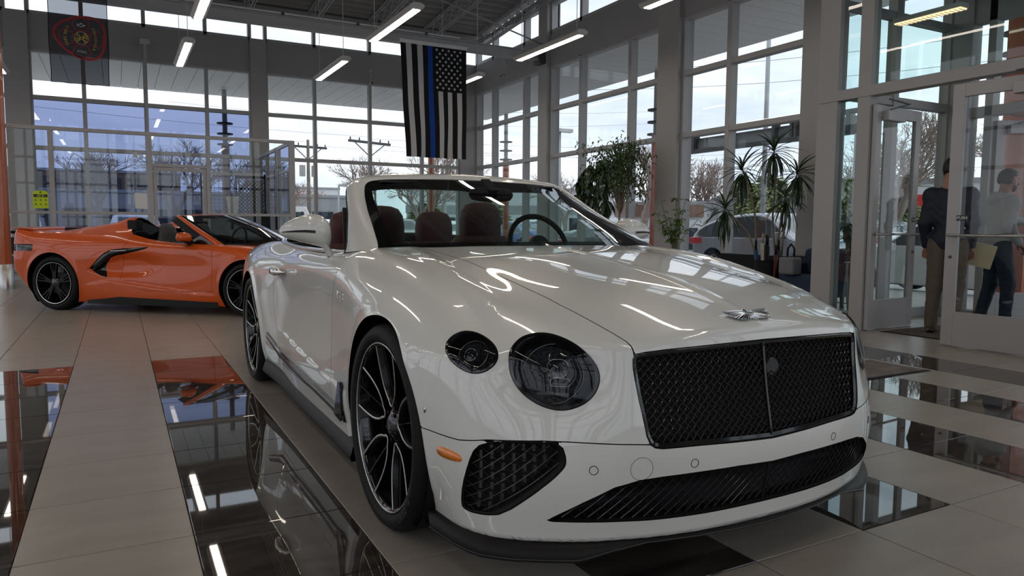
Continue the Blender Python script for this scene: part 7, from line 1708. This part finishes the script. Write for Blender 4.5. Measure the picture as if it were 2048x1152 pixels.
def parked(kind, col, x, y, rz, label, z=-.14):
    (bd, gl), L0, L1 = PM[kind]; C_ = tag(empty('parked_car', (x, y, z), rz), label, 'car', 'cars parked outside')
    if (kind, col) not in PDATA:
        o1 = npmesh('body', *bd, PAINT[col], C_); o2 = npmesh('windows', *gl, M_CGL, C_); PDATA[(kind, col)] = (o1.data, o2.data)
    else:
        for me, nm in zip(PDATA[(kind, col)], ('body', 'windows')): o = bpy.data.objects.new(nm, me); COL.objects.link(o); o.parent = C_
    for wx in (L1*.62, L0*.60):
        for s in (1, -1):
            for me, nm in ((WT, 'tyre'), (WR, 'rim')): o = bpy.data.objects.new(nm, me); COL.objects.link(o); o.parent = C_; o.location = (wx, s*.80, .34); o.rotation_euler = (0, 0, 0 if s < 0 else PI)
    zb = {'suv': .95, 'sedan': .78, 'truck': 1.0}[kind]
    for s in (1, -1):
        b = MB(); b.box((L0+.03, min(s*.55, s*.93), zb-.13), (L0+.50, max(s*.55, s*.93), zb+.05)); b.build('tail_lamp', M_TAIL, C_, bevel=.03)
        b = MB(); b.box((L1-.42, min(s*.55, s*.80), zb-.22), (L1-.10, max(s*.55, s*.80), zb-.10)); b.build('head_lamp', M_HLP, C_, bevel=.03)
    b = MB(); b.box((L0+.3, -.75, .2), (L1-.3, .75, .32)); b.build('underbody', M_BLACKM, C_)
    for s in (1, -1): b = MB(); b.box((L1*.30, min(s*.88, s*1.06), zb+.05), (L1*.30+.16, max(s*.88, s*1.06), zb+.20)); b.build('door_mirror', PAINT[col], C_, bevel=.03)
    return C_
R90 = -PI/2
parked('suv', 'silver', 14.25, 6.25, R90, 'silver car with red tail lamp right behind the dragon trees'); parked('sedan', 'grey', 14.4, 13.2, R90, 'grey sedan outside behind the weeping fig trunk'); parked('sedan', 'white', 13.4, 1.3, R90+PI, 'white car seen through the open door leaf')
parked('sedan', 'white', 15.0, -1.0, R90, 'white car with bright alloy wheel at the right edge'); parked('truck', 'white', 17.5, 3.0, R90, 'white pickup seen between door leaf and man in navy'); parked('suv', 'black', 17.8, 8.6, R90, 'black car beyond the silver one')
far = [('sedan', 'white', 9.5, 27.5), ('suv', 'grey', 12.0, 27.9), ('sedan', 'white', 14.3, 27.2), ('sedan', 'blue', 17.1, 24.8), ('suv', 'white', 19.0, 26.5), ('sedan', 'white', 20.8, 22.6), ('suv', 'white', 19.8, 20.0), ('sedan', 'silver', 22.4, 19.4), ('suv', 'white', -3.4, 24.5), ('suv', 'white', .4, 25.2), ('sedan', 'silver', 3.6, 25.0), ('truck', 'white', 5.8, 24.5), ('suv', 'white', 21.5, 6.4), ('sedan', 'grey', 22.5, 9.0), ('suv', 'red', 24.2, 1.2), ('truck', 'white', 23.0, 12.2), ('sedan', 'white', 7.6, 26.0), ('suv', 'white', -7.0, 25)]
where = ['left of the windscreen', 'behind the windscreen pillar', 'behind the passenger headrest', 'right of the driver headrest', 'beside the steering wheel', 'behind the big-leaf plant', 'left of the fig pot', 'behind the fig trunk', 'behind the orange tail', 'behind the white paper notice', 'behind the office door', 'behind the wire grid', 'behind the open door leaf', 'right of the dragon trees', 'beyond the man in grey', 'behind the planter', 'beside the office post', 'past the left orange column']
for (k, c, x, y), w in zip(far, where): parked(k, c, x, y, R90 if RO.random() < .5 else R90+PI+.1, 'distant %s %s parked outside, %s' % (c, {'suv': 'suv', 'sedan': 'sedan', 'truck': 'pickup'}[k], w))
